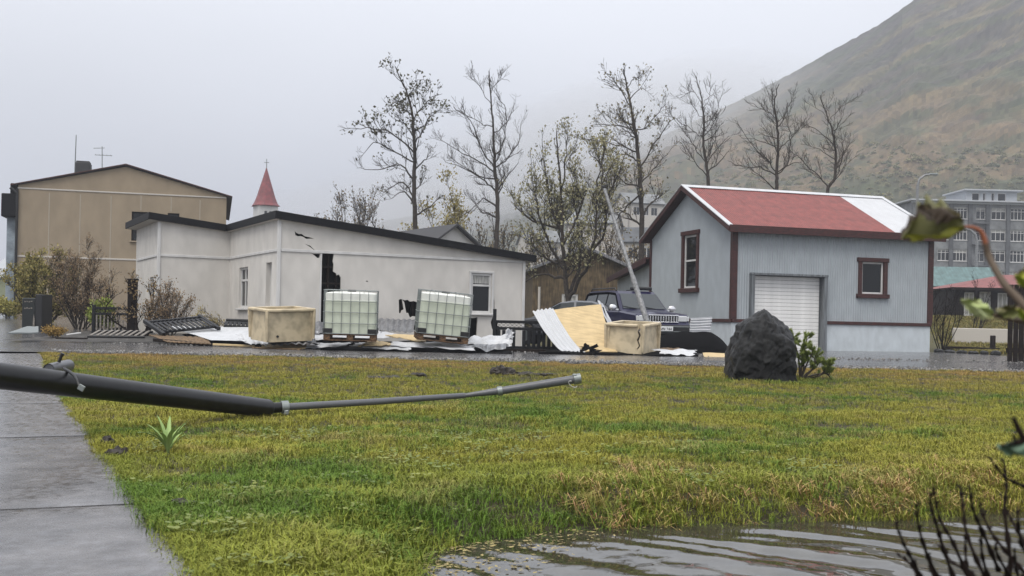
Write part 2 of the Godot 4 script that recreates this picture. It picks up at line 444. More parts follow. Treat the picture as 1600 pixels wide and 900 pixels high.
func build_setting() -> void:
	# ground: one sheet, finer near the camera
	var xs := []
	var ds := []
	var x := -7.0
	while x < 14.0: xs.append(x); x += 0.14
	x = 14.0
	while x < 400.0: xs.append(x); x += 1.0 + (x - 14.0) * 0.12
	x = -7.4
	while x > -300.0: xs.push_front(x); x -= 0.5 + (-7.0 - x) * 0.1
	var d := 1.5
	while d < 10.0: ds.append(d); d += 0.12
	while d < 24.0: ds.append(d); d += 0.22
	while d < 440.0: ds.append(d); d += 1.0 + (d - 24.0) * 0.08
	var g := MB.new()
	var P := []
	for i in xs.size():
		var row := PackedVector3Array()
		for j in ds.size():
			var X: float = xs[i]
			var D: float = ds[j]
			var y := lawn_y(X, D) if D < 24.0 else ground_y(X, D)
			if D > 21.2 and D < 37.5: y -= 0.07
			if pave_v(X, D) < 0.66 and pave_v(X, D) > -2.62 and D < 24.0: y = ground_y(X, D) - 0.07
			if X < -10.5 and D > 20.0: y -= 0.07
			if D > 23.0 and (X < -30.0 or X > 30.0): y -= 0.02
			row.append(Vector3(X, y, -D))
		P.append(row)
	for i in xs.size() - 1:
		for j in ds.size() - 1:
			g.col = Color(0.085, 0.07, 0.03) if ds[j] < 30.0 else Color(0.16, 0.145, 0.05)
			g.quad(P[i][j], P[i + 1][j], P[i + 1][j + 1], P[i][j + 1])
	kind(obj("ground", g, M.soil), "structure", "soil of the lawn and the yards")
	# road across the picture, the street at the left and the yard in front of the shed
	var road_sheet := func(called: String, m: Material, x0: float, x1: float, d0: Callable, d1: Callable, nx: int, nd: int, lift: float) -> void:
		var r := MB.new()
		r.grid(nx, nd, func(u, w):
			var X: float = lerpf(x0, x1, u)
			var D: float = lerpf(d0.call(X), d1.call(X), w)
			return Vector3(X, ground_y(X, D) + lift - 0.02 * absf(n1.get_noise_2d(X * 2.0, D * 5.0)), -D), 0.0, false)
		kind(obj(called, r, m), "structure")
	road_sheet.call("road", M.asphalt, -40.0, 40.0, func(X): return 21.25 + 0.22 * n1.get_noise_2d(X * 4.0, 3.0), func(_X): return 27.6, 200, 24, 0.012)
	road_sheet.call("street", M.asphalt, -34.0, -13.0, func(_X): return 27.6, func(_X): return 110.0, 20, 60, 0.004)
	road_sheet.call("driveway", M.asphalt, 1.6, 15.2, func(_X): return 27.6, func(_X): return 37.0, 50, 24, 0.008)
	road_sheet.call("yard", M.gravel, -13.0, 1.6, func(_X): return 27.6, func(_X): return 34.0, 50, 24, 0.006)
	# gravel shoulder between the lawn and the road: loose stones
	var st := MB.new()
	for k in 5200:
		var X := rnd(-10.0, 13.0)
		var D := 21.35 + absf(rng.randfn(0.0, 0.45)) + 0.2 * n1.get_noise_2d(X * 4.0, 3.0)
		if k % 5 == 0: D = rnd(26.3, 27.9)
		if pave_v(X, D) < 0.9: continue
		var s := rnd(0.008, 0.03)
		var gg := rnd(0.07, 0.26)
		st.col = Color(gg, gg * 0.97, gg * 0.94)
		st.box(Vector3(X, ground_y(X, D) + 0.012 + s * 0.2, -D), Vector3(s * rnd(0.8, 1.8), s, s * rnd(0.8, 1.8)), 0.0, Basis.from_euler(Vector3(rnd(0, 3), rnd(0, 3), rnd(0, 3))))
	kind(obj("road_edge_stones", st, mat(Color(1, 1, 1), 0.7, null, 1.0, null, 1.0, {"vc": true})), "stuff", "loose stones along the edge of the wet road")
	# the concrete path, slab by slab
	var pv := Node3D.new()
	pv.name = "pavement"
	add_child(pv, true)
	kind(pv, "structure", "wet concrete path running from the lower left towards the street")
	var dir := Vector2(-0.426, 0.905)
	var acr := Vector2(0.905, 0.426)
	for k in 7:
		var s0 := 5.93 + 3.35 * (k - 2) + 0.016
		var s1 := s0 + 3.35 - 0.032
		s1 = minf(s1, 22.4)
		var mb := MB.new()
		var tilt := rnd(-0.006, 0.006)
		var f := func(u, w):
			var q: Vector2 = dir * lerpf(s0, s1, w) + acr * lerpf(-2.6, 0.685, u)
			var edge: float = 0.012 * n1.get_noise_2d(w * 60.0, k * 13.0) if u > 0.99 else 0.0
			return Vector3(q.x + edge, ground_y(q.x, q.y) * sm(7.0, 11.0, q.y) + 0.012 + tilt * (w - 0.5) + 0.004 * n1.get_noise_2d(q.x * 6.0, q.y * 6.0) - (0.006 if (w < 0.004 or w > 0.996) else 0.0), -q.y)
		var rows := [0.0, 0.004]
		mb.grid(10, 24, f, 0.09)
		obj("slab", mb, M.pave, pv)
	# pond
	var wt := MB.new()
	wt.grid(300, 190, func(u, w):
		var X: float = lerpf(-0.8, 7.8, u)
		var D: float = lerpf(2.4, 8.4, w)
		var ph: float = D * 11.0 + X * 6.0 + 2.6 * n1.get_noise_2d(X * 4.0, D * 4.0)
		var y: float = 0.0080 * sin(ph) * (0.55 + 0.75 * n2.get_noise_2d(X * 7.0, D * 9.0)) + 0.0030 * sin(ph * 1.9 + 1.7 + X * 3.0) + 0.006 * n2.get_noise_2d(X * 26.0 , D * 60.0) * 0.45
		return Vector3(X, -0.16 + y * sm(0.0, 0.5, pond_in(X, D) + 0.15) * sm(8.4, 7.0, D), -D))
	kind(obj("pond_water", wt, M.water), "structure", "rippled brown pond water in the lower right corner")
	# the mountain
	var h := MB.new()
	var na := 300
	var nt := 130
	var pts := []
	for i in na + 1:
		var row := PackedVector3Array()
		for j in nt + 1: row.append(hill_point(lerpf(-700.0, 1250.0, float(i) / na), float(j) / nt))
		pts.append(row)
	var cl := func(p: Vector3, i: int, j: int) -> Color:
		var t := float(j) / nt
		var a := lerpf(-700.0, 1250.0, float(i) / na)
		var el := (p.y - 1.0) / -p.z            # how high it stands
		var q := n1.get_noise_2d((p.x + p.z * 0.3) * 0.22, p.y * 0.9) * 0.5 + n2.get_noise_2d(p.x * 0.5, p.y * 1.4) * 0.35
		var tan := Color(0.235, 0.17, 0.09)
		var green := Color(0.095, 0.105, 0.045)
		var grey := Color(0.135, 0.12, 0.112)
		var c := green.lerp(tan, sm(-0.15, 0.35, q + 0.62 * exp(-pow((el - 0.158 - (a - 500.0) * 0.00003) / 0.03, 2.0)) - 0.12))
		c = c.lerp(grey, 0.85 * sm(0.17, 0.28, el + q * 0.14))
		var w1 := p.y - 0.42 * p.x          # streaks run down the fall line to the left
		c = c.lerp(Color(0.27, 0.22, 0.11), 0.8 * sm(-0.05, 0.4, n2.get_noise_2d(p.x * 0.07, w1 * 0.55) + 0.5 * n1.get_noise_2d(p.x * 0.5, w1 * 1.6)) * sm(0.14, 0.2, el))
		c = c.lerp(Color(0.265, 0.19, 0.10), 0.7 * sm(0.0, 0.45, n1.get_noise_2d(p.x * 0.09 + 30.0, w1 * 0.4)) * sm(0.12, 0.16, el) * sm(0.27, 0.2, el))
		c = c.lerp(Color(0.10, 0.125, 0.06), 0.7 * sm(0.0, 0.4, n1.get_noise_2d(p.x * 0.3 + 60.0, w1 * 0.9)))
		c = c.lerp(Color(0.045, 0.062, 0.04), 0.6 * sm(0.05, 0.4, q + 0.1) * sm(0.115, 0.07, el))
		c = c.lerp(Color(0.115, 0.118, 0.055), 0.75 * sm(0.135, 0.10, el + q * 0.03))
		return c * rng.randf_range(0.75, 1.3)
	for i in na:
		for j in nt:
			h.col = cl.call(pts[i][j], i, j)
			h.quad(pts[i][j], pts[i + 1][j], pts[i + 1][j + 1], pts[i][j + 1])
	# the far side falls away again
	for i in na:
		h.quad(pts[i][nt], pts[i + 1][nt], pts[i + 1][nt] * Vector3(1.1, 0.4, 1.1), pts[i][nt] * Vector3(1.1, 0.4, 1.1))
	kind(obj("hill", h, M.hill), "structure", "steep brown and green mountainside fading into the mist")
	# scrub on the lower slope
	var cm := MB.new()
	for k in 70:
		var dd := Vector3(rng.randfn(), rng.randfn() * 0.8, rng.randfn()).normalized() * rnd(0.35, 1.0)
		dd.y = absf(dd.y)
		var sz := rnd(0.12, 0.3)
		var t1 := Vector3(rng.randfn(), rng.randfn(), rng.randfn()).normalized()
		var t2 := t1.cross(Vector3(rng.randfn(), rng.randfn(), rng.randfn())).normalized()
		cm.tri(dd - t1 * sz, dd + t1 * sz, dd + t2 * sz * 1.3)
	var mm := MultiMesh.new()
	mm.transform_format = MultiMesh.TRANSFORM_3D
	mm.use_colors = true
	mm.mesh = cm.done(M.leaf)
	var tr := []
	var co := []
	for k in 22000:
		var a := rnd(-250.0, 1100.0)
		var t := pow(rng.randf(), 1.6) * 0.55
		var p := hill_point(a, t)
		var el := (p.y - 1.0) / -p.z
		if el > 0.17: continue
		if n2.get_noise_2d(p.x * 0.8, p.z * 0.8) + rnd(-0.35, 0.35) < 0.02 + 1.2 * (el - 0.08): continue
		var s := rnd(0.4, 1.6) * (1.25 if el < 0.1 else 0.7)
		tr.append(Transform3D(Basis.from_euler(Vector3(0, rnd(0, TAU), 0)).scaled(Vector3(s, s * rnd(0.7, 1.3), s)), p))
		var w := rng.randf()
		co.append(Color(0.10, 0.12, 0.065).lerp(Color(0.25, 0.22, 0.10), w))
	mm.instance_count = tr.size()
	for k in tr.size():
		mm.set_instance_transform(k, tr[k])
		mm.set_instance_color(k, co[k])
	var mi := MultiMeshInstance3D.new()
	mi.name = "hillside_scrub"
	mi.multimesh = mm
	add_child(mi, true)
	kind(mi, "stuff", "low scrub scattered over the foot of the mountain")

# ---------------------------------------------------------------- grass
func blade(mb: MB, p: Vector3, dirn: Vector3, len: float, w: float, bend: float, col: Color) -> void:
	var side := dirn.cross(Vector3.UP).normalized() * w
	var mid := p + Vector3.UP * len * 0.55 + dirn * len * bend * 0.35
	var tip := p + Vector3.UP * len * (1.0 - bend * 0.45) + dirn * len * bend
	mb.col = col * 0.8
	mb.tri(p - side, p + side, mid + side * 0.7)
	mb.tri(p - side, mid + side * 0.7, mid - side * 0.7)
	mb.col = col
	mb.tri(mid - side * 0.7, mid + side * 0.7, tip)

func tuft(blades: int, spread: float, l0: float, l1: float, w: float, lean: Vector3, bend0: float, bend1: float) -> ArrayMesh:
	var mb := MB.new()
	for k in blades:
		var a := rnd(0, TAU)
		var dv := (Vector3(cos(a), 0, sin(a)) + lean).normalized()
		var sh := rnd(0.75, 1.2)
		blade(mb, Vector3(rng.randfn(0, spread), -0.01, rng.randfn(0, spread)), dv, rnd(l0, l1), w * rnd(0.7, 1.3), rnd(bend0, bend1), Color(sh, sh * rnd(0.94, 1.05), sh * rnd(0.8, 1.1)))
	return mb.done(M.grassblade)

func scatter(called: String, label: String, mesh: Mesh, tr: Array, co: Array) -> void:
	var mm := MultiMesh.new()
	mm.transform_format = MultiMesh.TRANSFORM_3D
	mm.use_colors = true
	mm.mesh = mesh
	mm.instance_count = tr.size()
	for k in tr.size():
		mm.set_instance_transform(k, tr[k])
		mm.set_instance_color(k, co[k])
	var mi := MultiMeshInstance3D.new()
	mi.name = called
	mi.multimesh = mm
	add_child(mi, true)
	kind(mi, "stuff", label)

func lawn_colour(x: float, d: float) -> Color:
	var k := n1.get_noise_2d(x * 2.2, d * 2.2) + 0.6 * n2.get_noise_2d(x * 7.0, d * 7.0) + rnd(-0.28, 0.28)
	var yellow := Color(0.31, 0.30, 0.045)
	var green := Color(0.115, 0.20, 0.024)
	var straw := Color(0.46, 0.34, 0.16)
	var c := green.lerp(yellow, sm(-0.45, 0.3, k + 0.12))
	c = c.lerp(straw, 0.5 * sm(0.3, 0.75, n2.get_noise_2d(x * 4.0 + 40.0, d * 5.0) + rnd(-0.3, 0.35)))
	var far := sm(15.5, 20.5, d + 1.5 * n1.get_noise_2d(x * 3.0, d * 3.0))
	c = c.lerp(Color(0.42, 0.25, 0.10), 0.75 * far * (0.4 + 0.6 * sm(-0.3, 0.3, n1.get_noise_2d(x * 2.0 + 90.0, d * 6.0))))
	if d < 7.5 and x < 3.0: c = c.lerp(green * 1.05, 0.35)
	return c

func build_grass() -> void:
	var T := [[], [], []]
	var C := [[], [], []]
	var zones := [[3.0, 6.0, 1500.0], [6.0, 9.0, 900.0], [9.0, 13.0, 560.0], [13.0, 17.0, 380.0], [17.0, 21.6, 330.0]]
	for z in zones:
		var d0: float = z[0]
		var d1: float = z[1]
		var w0 := 0.50 * d1 + 4.2
		var count := int((d1 - d0) * (2.0 * w0) * z[2] * 0.85)
		for k in count:
			var x := rnd(-w0, w0)
			var d := rnd(d0, d1)
			if absf(x) > 0.5 * d + 0.4 and (k % 2 == 0 or absf(x) > 0.5 * d + 4.0): continue
			if not is_lawn(x, d): continue
			if n2.get_noise_2d(x * 13.0, d * 13.0) > 0.47: continue
			var p := 0.0
			if d < 9.0 and x > -1.5:
				p = pond_in(x, d)
				if p > -0.02: continue
			var s := rnd(0.65, 1.25) * (1.0 + 0.35 * n1.get_noise_2d(x * 5.0, d * 5.0)) * (0.82 if d > 12.0 else 0.86)
			if p < 0.0 and p > -0.7: s *= 1.25
			var rb := Vector2(x - 4.12, d - 17.7).length()
			if rb < 0.55: continue
			if rb < 1.0: s *= 1.5
			if d > 10.3 and d < 12.2 and x > -2.6 and x < 1.0: s *= 1.15
			var j := k % 3
			T[j].append(Transform3D(Basis.from_euler(Vector3(0, rnd(0, TAU), 0)).scaled(Vector3(s * 1.1, s, s * 1.1)), Vector3(x, lawn_y(x, d), -d)))
			C[j].append(lawn_colour(x, d))
	# grass creeping over the edge of the path
	for k in 3200:
		var s := pow(rng.randf(), 1.4) * 17.0 + 2.6
		var vv := 0.675 + absf(rng.randfn(0.0, 0.06)) - 0.035 * sm(-0.2, 0.5, n1.get_noise_2d(s * 6.0, 11.0))
		var x := -0.426 * s + 0.905 * vv
		var d := 0.905 * s + 0.426 * vv
		if d > 21.0: continue
		var q := rnd(0.55, 1.0)
		T[k % 3].append(Transform3D(Basis.from_euler(Vector3(0, rnd(0, TAU), 0)).scaled(Vector3(q, q, q)), Vector3(x, maxf(lawn_y(x, d), 0.0), -d)))
		C[k % 3].append(lawn_colour(x, d) * 0.9)
	var kinds := [tuft(14, 0.035, 0.03, 0.075, 0.0022, Vector3.ZERO, 0.3, 1.0), tuft(11, 0.03, 0.045, 0.1, 0.0022, Vector3(-0.4, 0, 0), 0.4, 1.1), tuft(12, 0.04, 0.03, 0.065, 0.003, Vector3.ZERO, 0.5, 1.2)]
	for j in 3:
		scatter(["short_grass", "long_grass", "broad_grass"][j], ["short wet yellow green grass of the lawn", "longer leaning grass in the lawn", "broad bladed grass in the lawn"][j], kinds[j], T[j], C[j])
	# the tall pale grass along the bank, blown over to the left
	var bt := []
	var bc := []
	for k in 7600:
		var x := rnd(-0.6, 6.0)
		var d := rnd(5.0, 9.4)
		var p := pond_in(x, d)
		if p > 0.0 or p < -1.25: continue
		var dens := n1.get_noise_2d(x * 4.0, d * 4.0) + 0.55 - 0.9 * absf(-p - 0.36)
		if x < 0.05: dens -= 0.75
		if x > 2.6: dens -= 0.2
		if dens < rnd(0.05, 1.1): continue
		var s := rnd(0.55, 1.1)
		bt.append(Transform3D(Basis.from_euler(Vector3(0, rnd(-0.7, 0.7), 0)).scaled(Vector3(s, s, s)), Vector3(x, lawn_y(x, d), -d)))
		var w := rng.randf()
		bc.append(Color(0.54, 0.38, 0.16).lerp(Color(0.34, 0.29, 0.08), w) if k % 3 else Color(0.46, 0.27, 0.14))
	scatter("dry_bank_grass", "pale dry grass blown over along the pond bank", tuft(7, 0.045, 0.11, 0.27, 0.0028, Vector3(-1.0, 0, 0.5), 0.8, 1.35), bt, bc)
	# low broad leaves (clover, buttercup) near the bank on the left
	var lm := MB.new()
	for k in 9:
		var a := rnd(0, TAU)
		var c := Vector3(rng.randfn(0, 0.03), rnd(0.02, 0.05), rng.randfn(0, 0.03))
		var r := rnd(0.008, 0.015)
		var tl := Vector3(rnd(-0.3, 0.3), 1, rnd(-0.3, 0.3)).normalized()
		var u := tl.cross(Vector3(cos(a), 0, sin(a))).normalized()
		var w := tl.cross(u)
		lm.col = Color(1, 1, 1) * rnd(0.7, 1.2)
		for q in 5:
			lm.tri(c, c + (u * cos(q * TAU / 5) + w * sin(q * TAU / 5)) * r, c + (u * cos((q + 1) * TAU / 5) + w * sin((q + 1) * TAU / 5)) * r)
	var lt := []
	var lc := []
	for k in 900:
		var x := rnd(-2.6, 2.5)
		var d := rnd(3.6, 9.5)
		if not is_lawn(x, d) or pond_in(x, d) > -0.05: continue
		if n1.get_noise_2d(x * 5.0 + 70.0, d * 5.0) + rnd(-0.3, 0.3) < 0.1: continue
		var s := rnd(0.7, 1.4)
		lt.append(Transform3D(Basis.from_euler(Vector3(0, rnd(0, TAU), 0)).scaled(Vector3(s, s, s)), Vector3(x, lawn_y(x, d), -d)))
		lc.append(Color(0.10, 0.15, 0.028).lerp(Color(0.2, 0.22, 0.04), rng.randf()))
	scatter("clover_leaves", "small round leaves growing low between the grass", lm.done(M.leaf), lt, lc)
	# litter floating at the left end of the pond
	var ft := []
	var fc := []
	var fm := MB.new()
	fm.tri(Vector3(-0.02, 0, 0), Vector3(0.02, 0.002, 0.006), Vector3(0.0, 0.001, -0.008))
	fm.tri(Vector3(-0.02, 0, 0), Vector3(0.0, -0.001, 0.009), Vector3(0.02, 0.002, 0.006))
	for k in 2600:
		var x := rnd(-0.5, 1.1)
		var d := rnd(4.6, 6.4)
		var p := pond_in(x, d)
		if p < 0.0 or rng.randf() < p * 1.4 + sm(0.0, 0.9, x) * 0.8: continue
		var s := rnd(0.4, 1.1)
		ft.append(Transform3D(Basis.from_euler(Vector3(0, rnd(0, TAU), 0)).scaled(Vector3(s, s, s)), Vector3(x, -0.153, -d)))
		fc.append(Color(0.3, 0.24, 0.09) * rnd(0.5, 1.2))
	scatter("floating_litter", "dead leaves and straw floating on the pond edge", fm.done(M.leaf), ft, fc)

	# rough turf right of the shed and behind
	var rt := []
	var rc := []
	for k in 9000:
		var d := rnd(37.2, 62.0)
		var x := rnd(0.36, 0.58) * d
		if x < 15.4 + (d - 37.0) * 0.3: continue
		var s := rnd(1.2, 2.6)
		rt.append(Transform3D(Basis.from_euler(Vector3(0, rnd(0, TAU), 0)).scaled(Vector3(s, s, s)), Vector3(x, ground_y(x, d), -d)))
		rc.append(Color(0.14, 0.15, 0.035).lerp(Color(0.32, 0.25, 0.08), rng.randf()))
	scatter("rough_turf", "rough yellow green turf right of the grey shed", tuft(12, 0.06, 0.04, 0.1, 0.005, Vector3.ZERO, 0.4, 1.1), rt, rc)

# ---------------------------------------------------------------- trees and shrubs
func smooth_path(p: Array, per := 4) -> Array:
	var cv := Curve3D.new()
	for k in p.size():
		var tan: Vector3 = (p[mini(k + 1, p.size() - 1)] - p[maxi(k - 1, 0)]) / 6.0
		cv.add_point(p[k], -tan, tan)
	var out := []
	for k in p.size() - 1:
		for j in per: out.append(cv.sample(k, float(j) / per))
	out.append(p[-1])
	return out

# twigs along a limb; lv levels deep; ends collects where leaves may grow
func grow(mb: MB, p: Array, r0: float, r1: float, lv: int, o: Dictionary, ends: Array) -> void:
	var m := p.size()
	var rad := []
	for k in m: rad.append(lerpf(r0, r1, float(k) / (m - 1)))
	mb.tube(p, rad, 6 if r0 > 0.05 else (4 if r0 > 0.02 else 3), r0 > 0.02)
	if lv <= 0:
		ends.append([p[-1], (p[-1] - p[0]).normalized()])
		ends.append([p[m / 2], (p[-1] - p[0]).normalized()])
		return
	var L := 0.0
	for k in m - 1: L += p[k].distance_to(p[k + 1])
	var count := int(L * o.dens * (1.0 if lv > 1 else o.get("twig", 1.6)) + 0.5)
	for k in count:
		var t := rnd(o.get("from", 0.15), 1.0)
		var f := t * (m - 1)
		var i := mini(int(f), m - 2)
		var q: Vector3 = p[i].lerp(p[i + 1], f - i)
		var tg: Vector3 = (p[i + 1] - p[i]).normalized()
		var side := tg.cross(Vector3(rng.randfn(), rng.randfn(), rng.randfn())).normalized()
		var ang: float = rnd(0.45, 1.0) * o.get("ang", 1.0)
		var dv: Vector3 = (tg * cos(ang) + side * sin(ang) + Vector3.UP * o.get("up", 0.25) + o.get("wind", Vector3.ZERO)).normalized()
		var len: float = o.len * (0.55 if lv == 1 else 1.0) * rnd(0.5, 1.2) * (1.15 - 0.65 * t) * (1.0 if lv > 1 else 0.8)
		var a := q
		var pts := [q]
		for s in 3:
			dv = (dv + Vector3(rng.randfn(), rng.randfn(), rng.randfn()) * 0.16 + Vector3.UP * o.get("curl", 0.12)).normalized()
			a += dv * len / 3.0
			pts.append(a)
		grow(mb, pts, minf(lerpf(r0, r1, t) * 0.62, o.rt * 2.4), o.rt, lv - 1, o, ends)

func leaves(ends: Array, share: float, size: float, c0: Color, c1: Color, per := 3, spread := 0.12, above := -1e9) -> MB:
	var mb := MB.new()
	for e in ends:
		if e[0].y < above and rng.randf() > 0.25: continue
		if rng.randf() > share: continue
		for k in per:
			var p: Vector3 = e[0] + Vector3(rng.randfn(), rng.randfn(), rng.randfn()) * spread
			var s := size * rnd(0.6, 1.3)
			var u: Vector3 = (e[1] + Vector3(rng.randfn(), rng.randfn(), rng.randfn()) * 0.7).normalized()
			var w := u.cross(Vector3(rng.randfn(), rng.randfn(), rng.randfn())).normalized()
			mb.col = c0.lerp(c1, rng.randf())
			var b := u.cross(w) * s * 0.25
			mb.tri(p, p + u * s * 0.5 + w * s * 0.36 + b, p + u * s)
			mb.tri(p, p + u * s, p + u * s * 0.5 - w * s * 0.36 + b)
	return mb

# px: limbs as points measured on a zoomed crop (x, y pairs); k: metres per crop pixel; foot: where the first trunk point stands
func bare_tree(label: String, d: float, crop: Array, trunk: Array, limbs: Array, r: float, o: Dictionary) -> Node3D:
	var to := func(a: Array, zs: float) -> Array:
		var out := []
		for k in range(0, a.size(), 2):
			out.append(at(crop[0] + a[k] / crop[2], crop[1] + a[k + 1] / crop[2], d) + Vector3(0, 0, zs * absf(a[k] - a[0]) / crop[2] * d / FPX))
		return out
	var tp: Array = to.call(trunk, 0.0)
	var foot: Vector3 = tp[0]
	var base := Vector3(foot.x - 0.1, ground_y(foot.x, d) - 0.05, foot.z)
	if foot.y > base.y + 1.5: tp.push_front((foot + base) * 0.5)
	tp.push_front(base)
	var th := thing(o.get("name", "bare_tree"), label, "tree", base, 0.0, o.get("group", ""))
	var loc := func(p: Array) -> Array:
		var out := []
		for q in p: out.append(q - base)
		return out
	var ends := []
	var mb := MB.new()
	var sp := smooth_path(loc.call(tp), 5)
	for k in sp.size(): sp[k] += Vector3(rng.randfn(), 0, rng.randfn()) * r * 0.12
	var oo := o.duplicate()
	oo.from = 0.5
	oo.dens = o.dens * 0.6
	oo.len = o.len * 0.6
	grow(mb, sp, r, r * 0.14, 2, oo, ends)
	obj("trunk", mb, M.bark, th)
	for li in limbs:
		var b := MB.new()
		var p: Array = loc.call(to.call(li, rnd(-0.9, 0.9)))
		# start on the trunk
		var best := 1e9
		var rr := r * 0.4
		for q in sp.size():
			if sp[q].distance_to(p[0]) < best:
				best = sp[q].distance_to(p[0])
				rr = lerpf(r, r * 0.14, float(q) / sp.size())
		if best > 0.0 and best < 1.2:
			for q in sp:
				if q.distance_to(p[0]) <= best + 1e-5: p[0] = q; break
		var sp2 := smooth_path(p, 4)
		for k in range(1, sp2.size()): sp2[k] += Vector3(rng.randfn(), rng.randfn(), rng.randfn()) * 0.035
		grow(b, sp2, rr * o.get("limbr", 0.44), o.rt * 1.3, 2, o, ends)
		obj("limb", b, M.bark, th)
	# limbs that point towards or away from the viewer
	for k in o.get("extra", 4):
		var q: Vector3 = sp[int(rnd(0.4, 0.72) * sp.size())]
		var dz := Vector3(rnd(-0.6, 0.6), rnd(0.2, 0.5), (1.0 if k % 2 else -1.0)).normalized()
		var L: float = o.len * rnd(1.0, 1.7)
		var b := MB.new()
		grow(b, smooth_path([q, q + dz * L * 0.5, q + dz * L + Vector3.UP * L * 0.25]), r * 0.25, o.rt * 1.3, 2, o, ends)
		obj("limb", b, M.bark, th)
	if o.has("leaf"):
		var mbl := leaves(ends, o.leaf[0], o.leaf[1], o.leaf[2], o.leaf[3], o.leaf[4], o.get("spread", 0.1), o.get("above", -1e9))
		if mbl.v.size(): obj("foliage", mbl, M.leaf, th)
	return th

func shrub(called: String, label: String, p: Vector3, h: float, w: float, stems: int, o: Dictionary, cat := "shrub") -> Node3D:
	var th := thing(called, label, cat, p)
	var ends := []
	var mb := MB.new()
	for k in stems:
		var a := rnd(0, TAU)
		var rad := sqrt(rng.randf())
		var tip: Vector3 = Vector3(cos(a) * w * 0.5 * rad, h * rnd(0.65, 1.0) * (1.0 - 0.3 * rad), sin(a) * w * 0.35 * rad) + o.get("lean", Vector3.ZERO) * h
		var st := Vector3(cos(a) * w * 0.08, 0, sin(a) * w * 0.08)
		var mid := st.lerp(tip, 0.5) + Vector3(rng.randfn(), 0.3, rng.randfn()) * 0.1 * h
		grow(mb, smooth_path([st, mid, tip], 3), o.r, o.rt, o.get("lv", 2), o, ends)
	obj("stems", mb, o.get("bark", M.bark), th)
	if o.has("leaf"):
		var l := leaves(ends, o.leaf[0], o.leaf[1], o.leaf[2], o.leaf[3], o.leaf[4], o.get("spread", 0.08))
		if l.v.size(): obj("foliage", l, M.leaf, th)
	return th

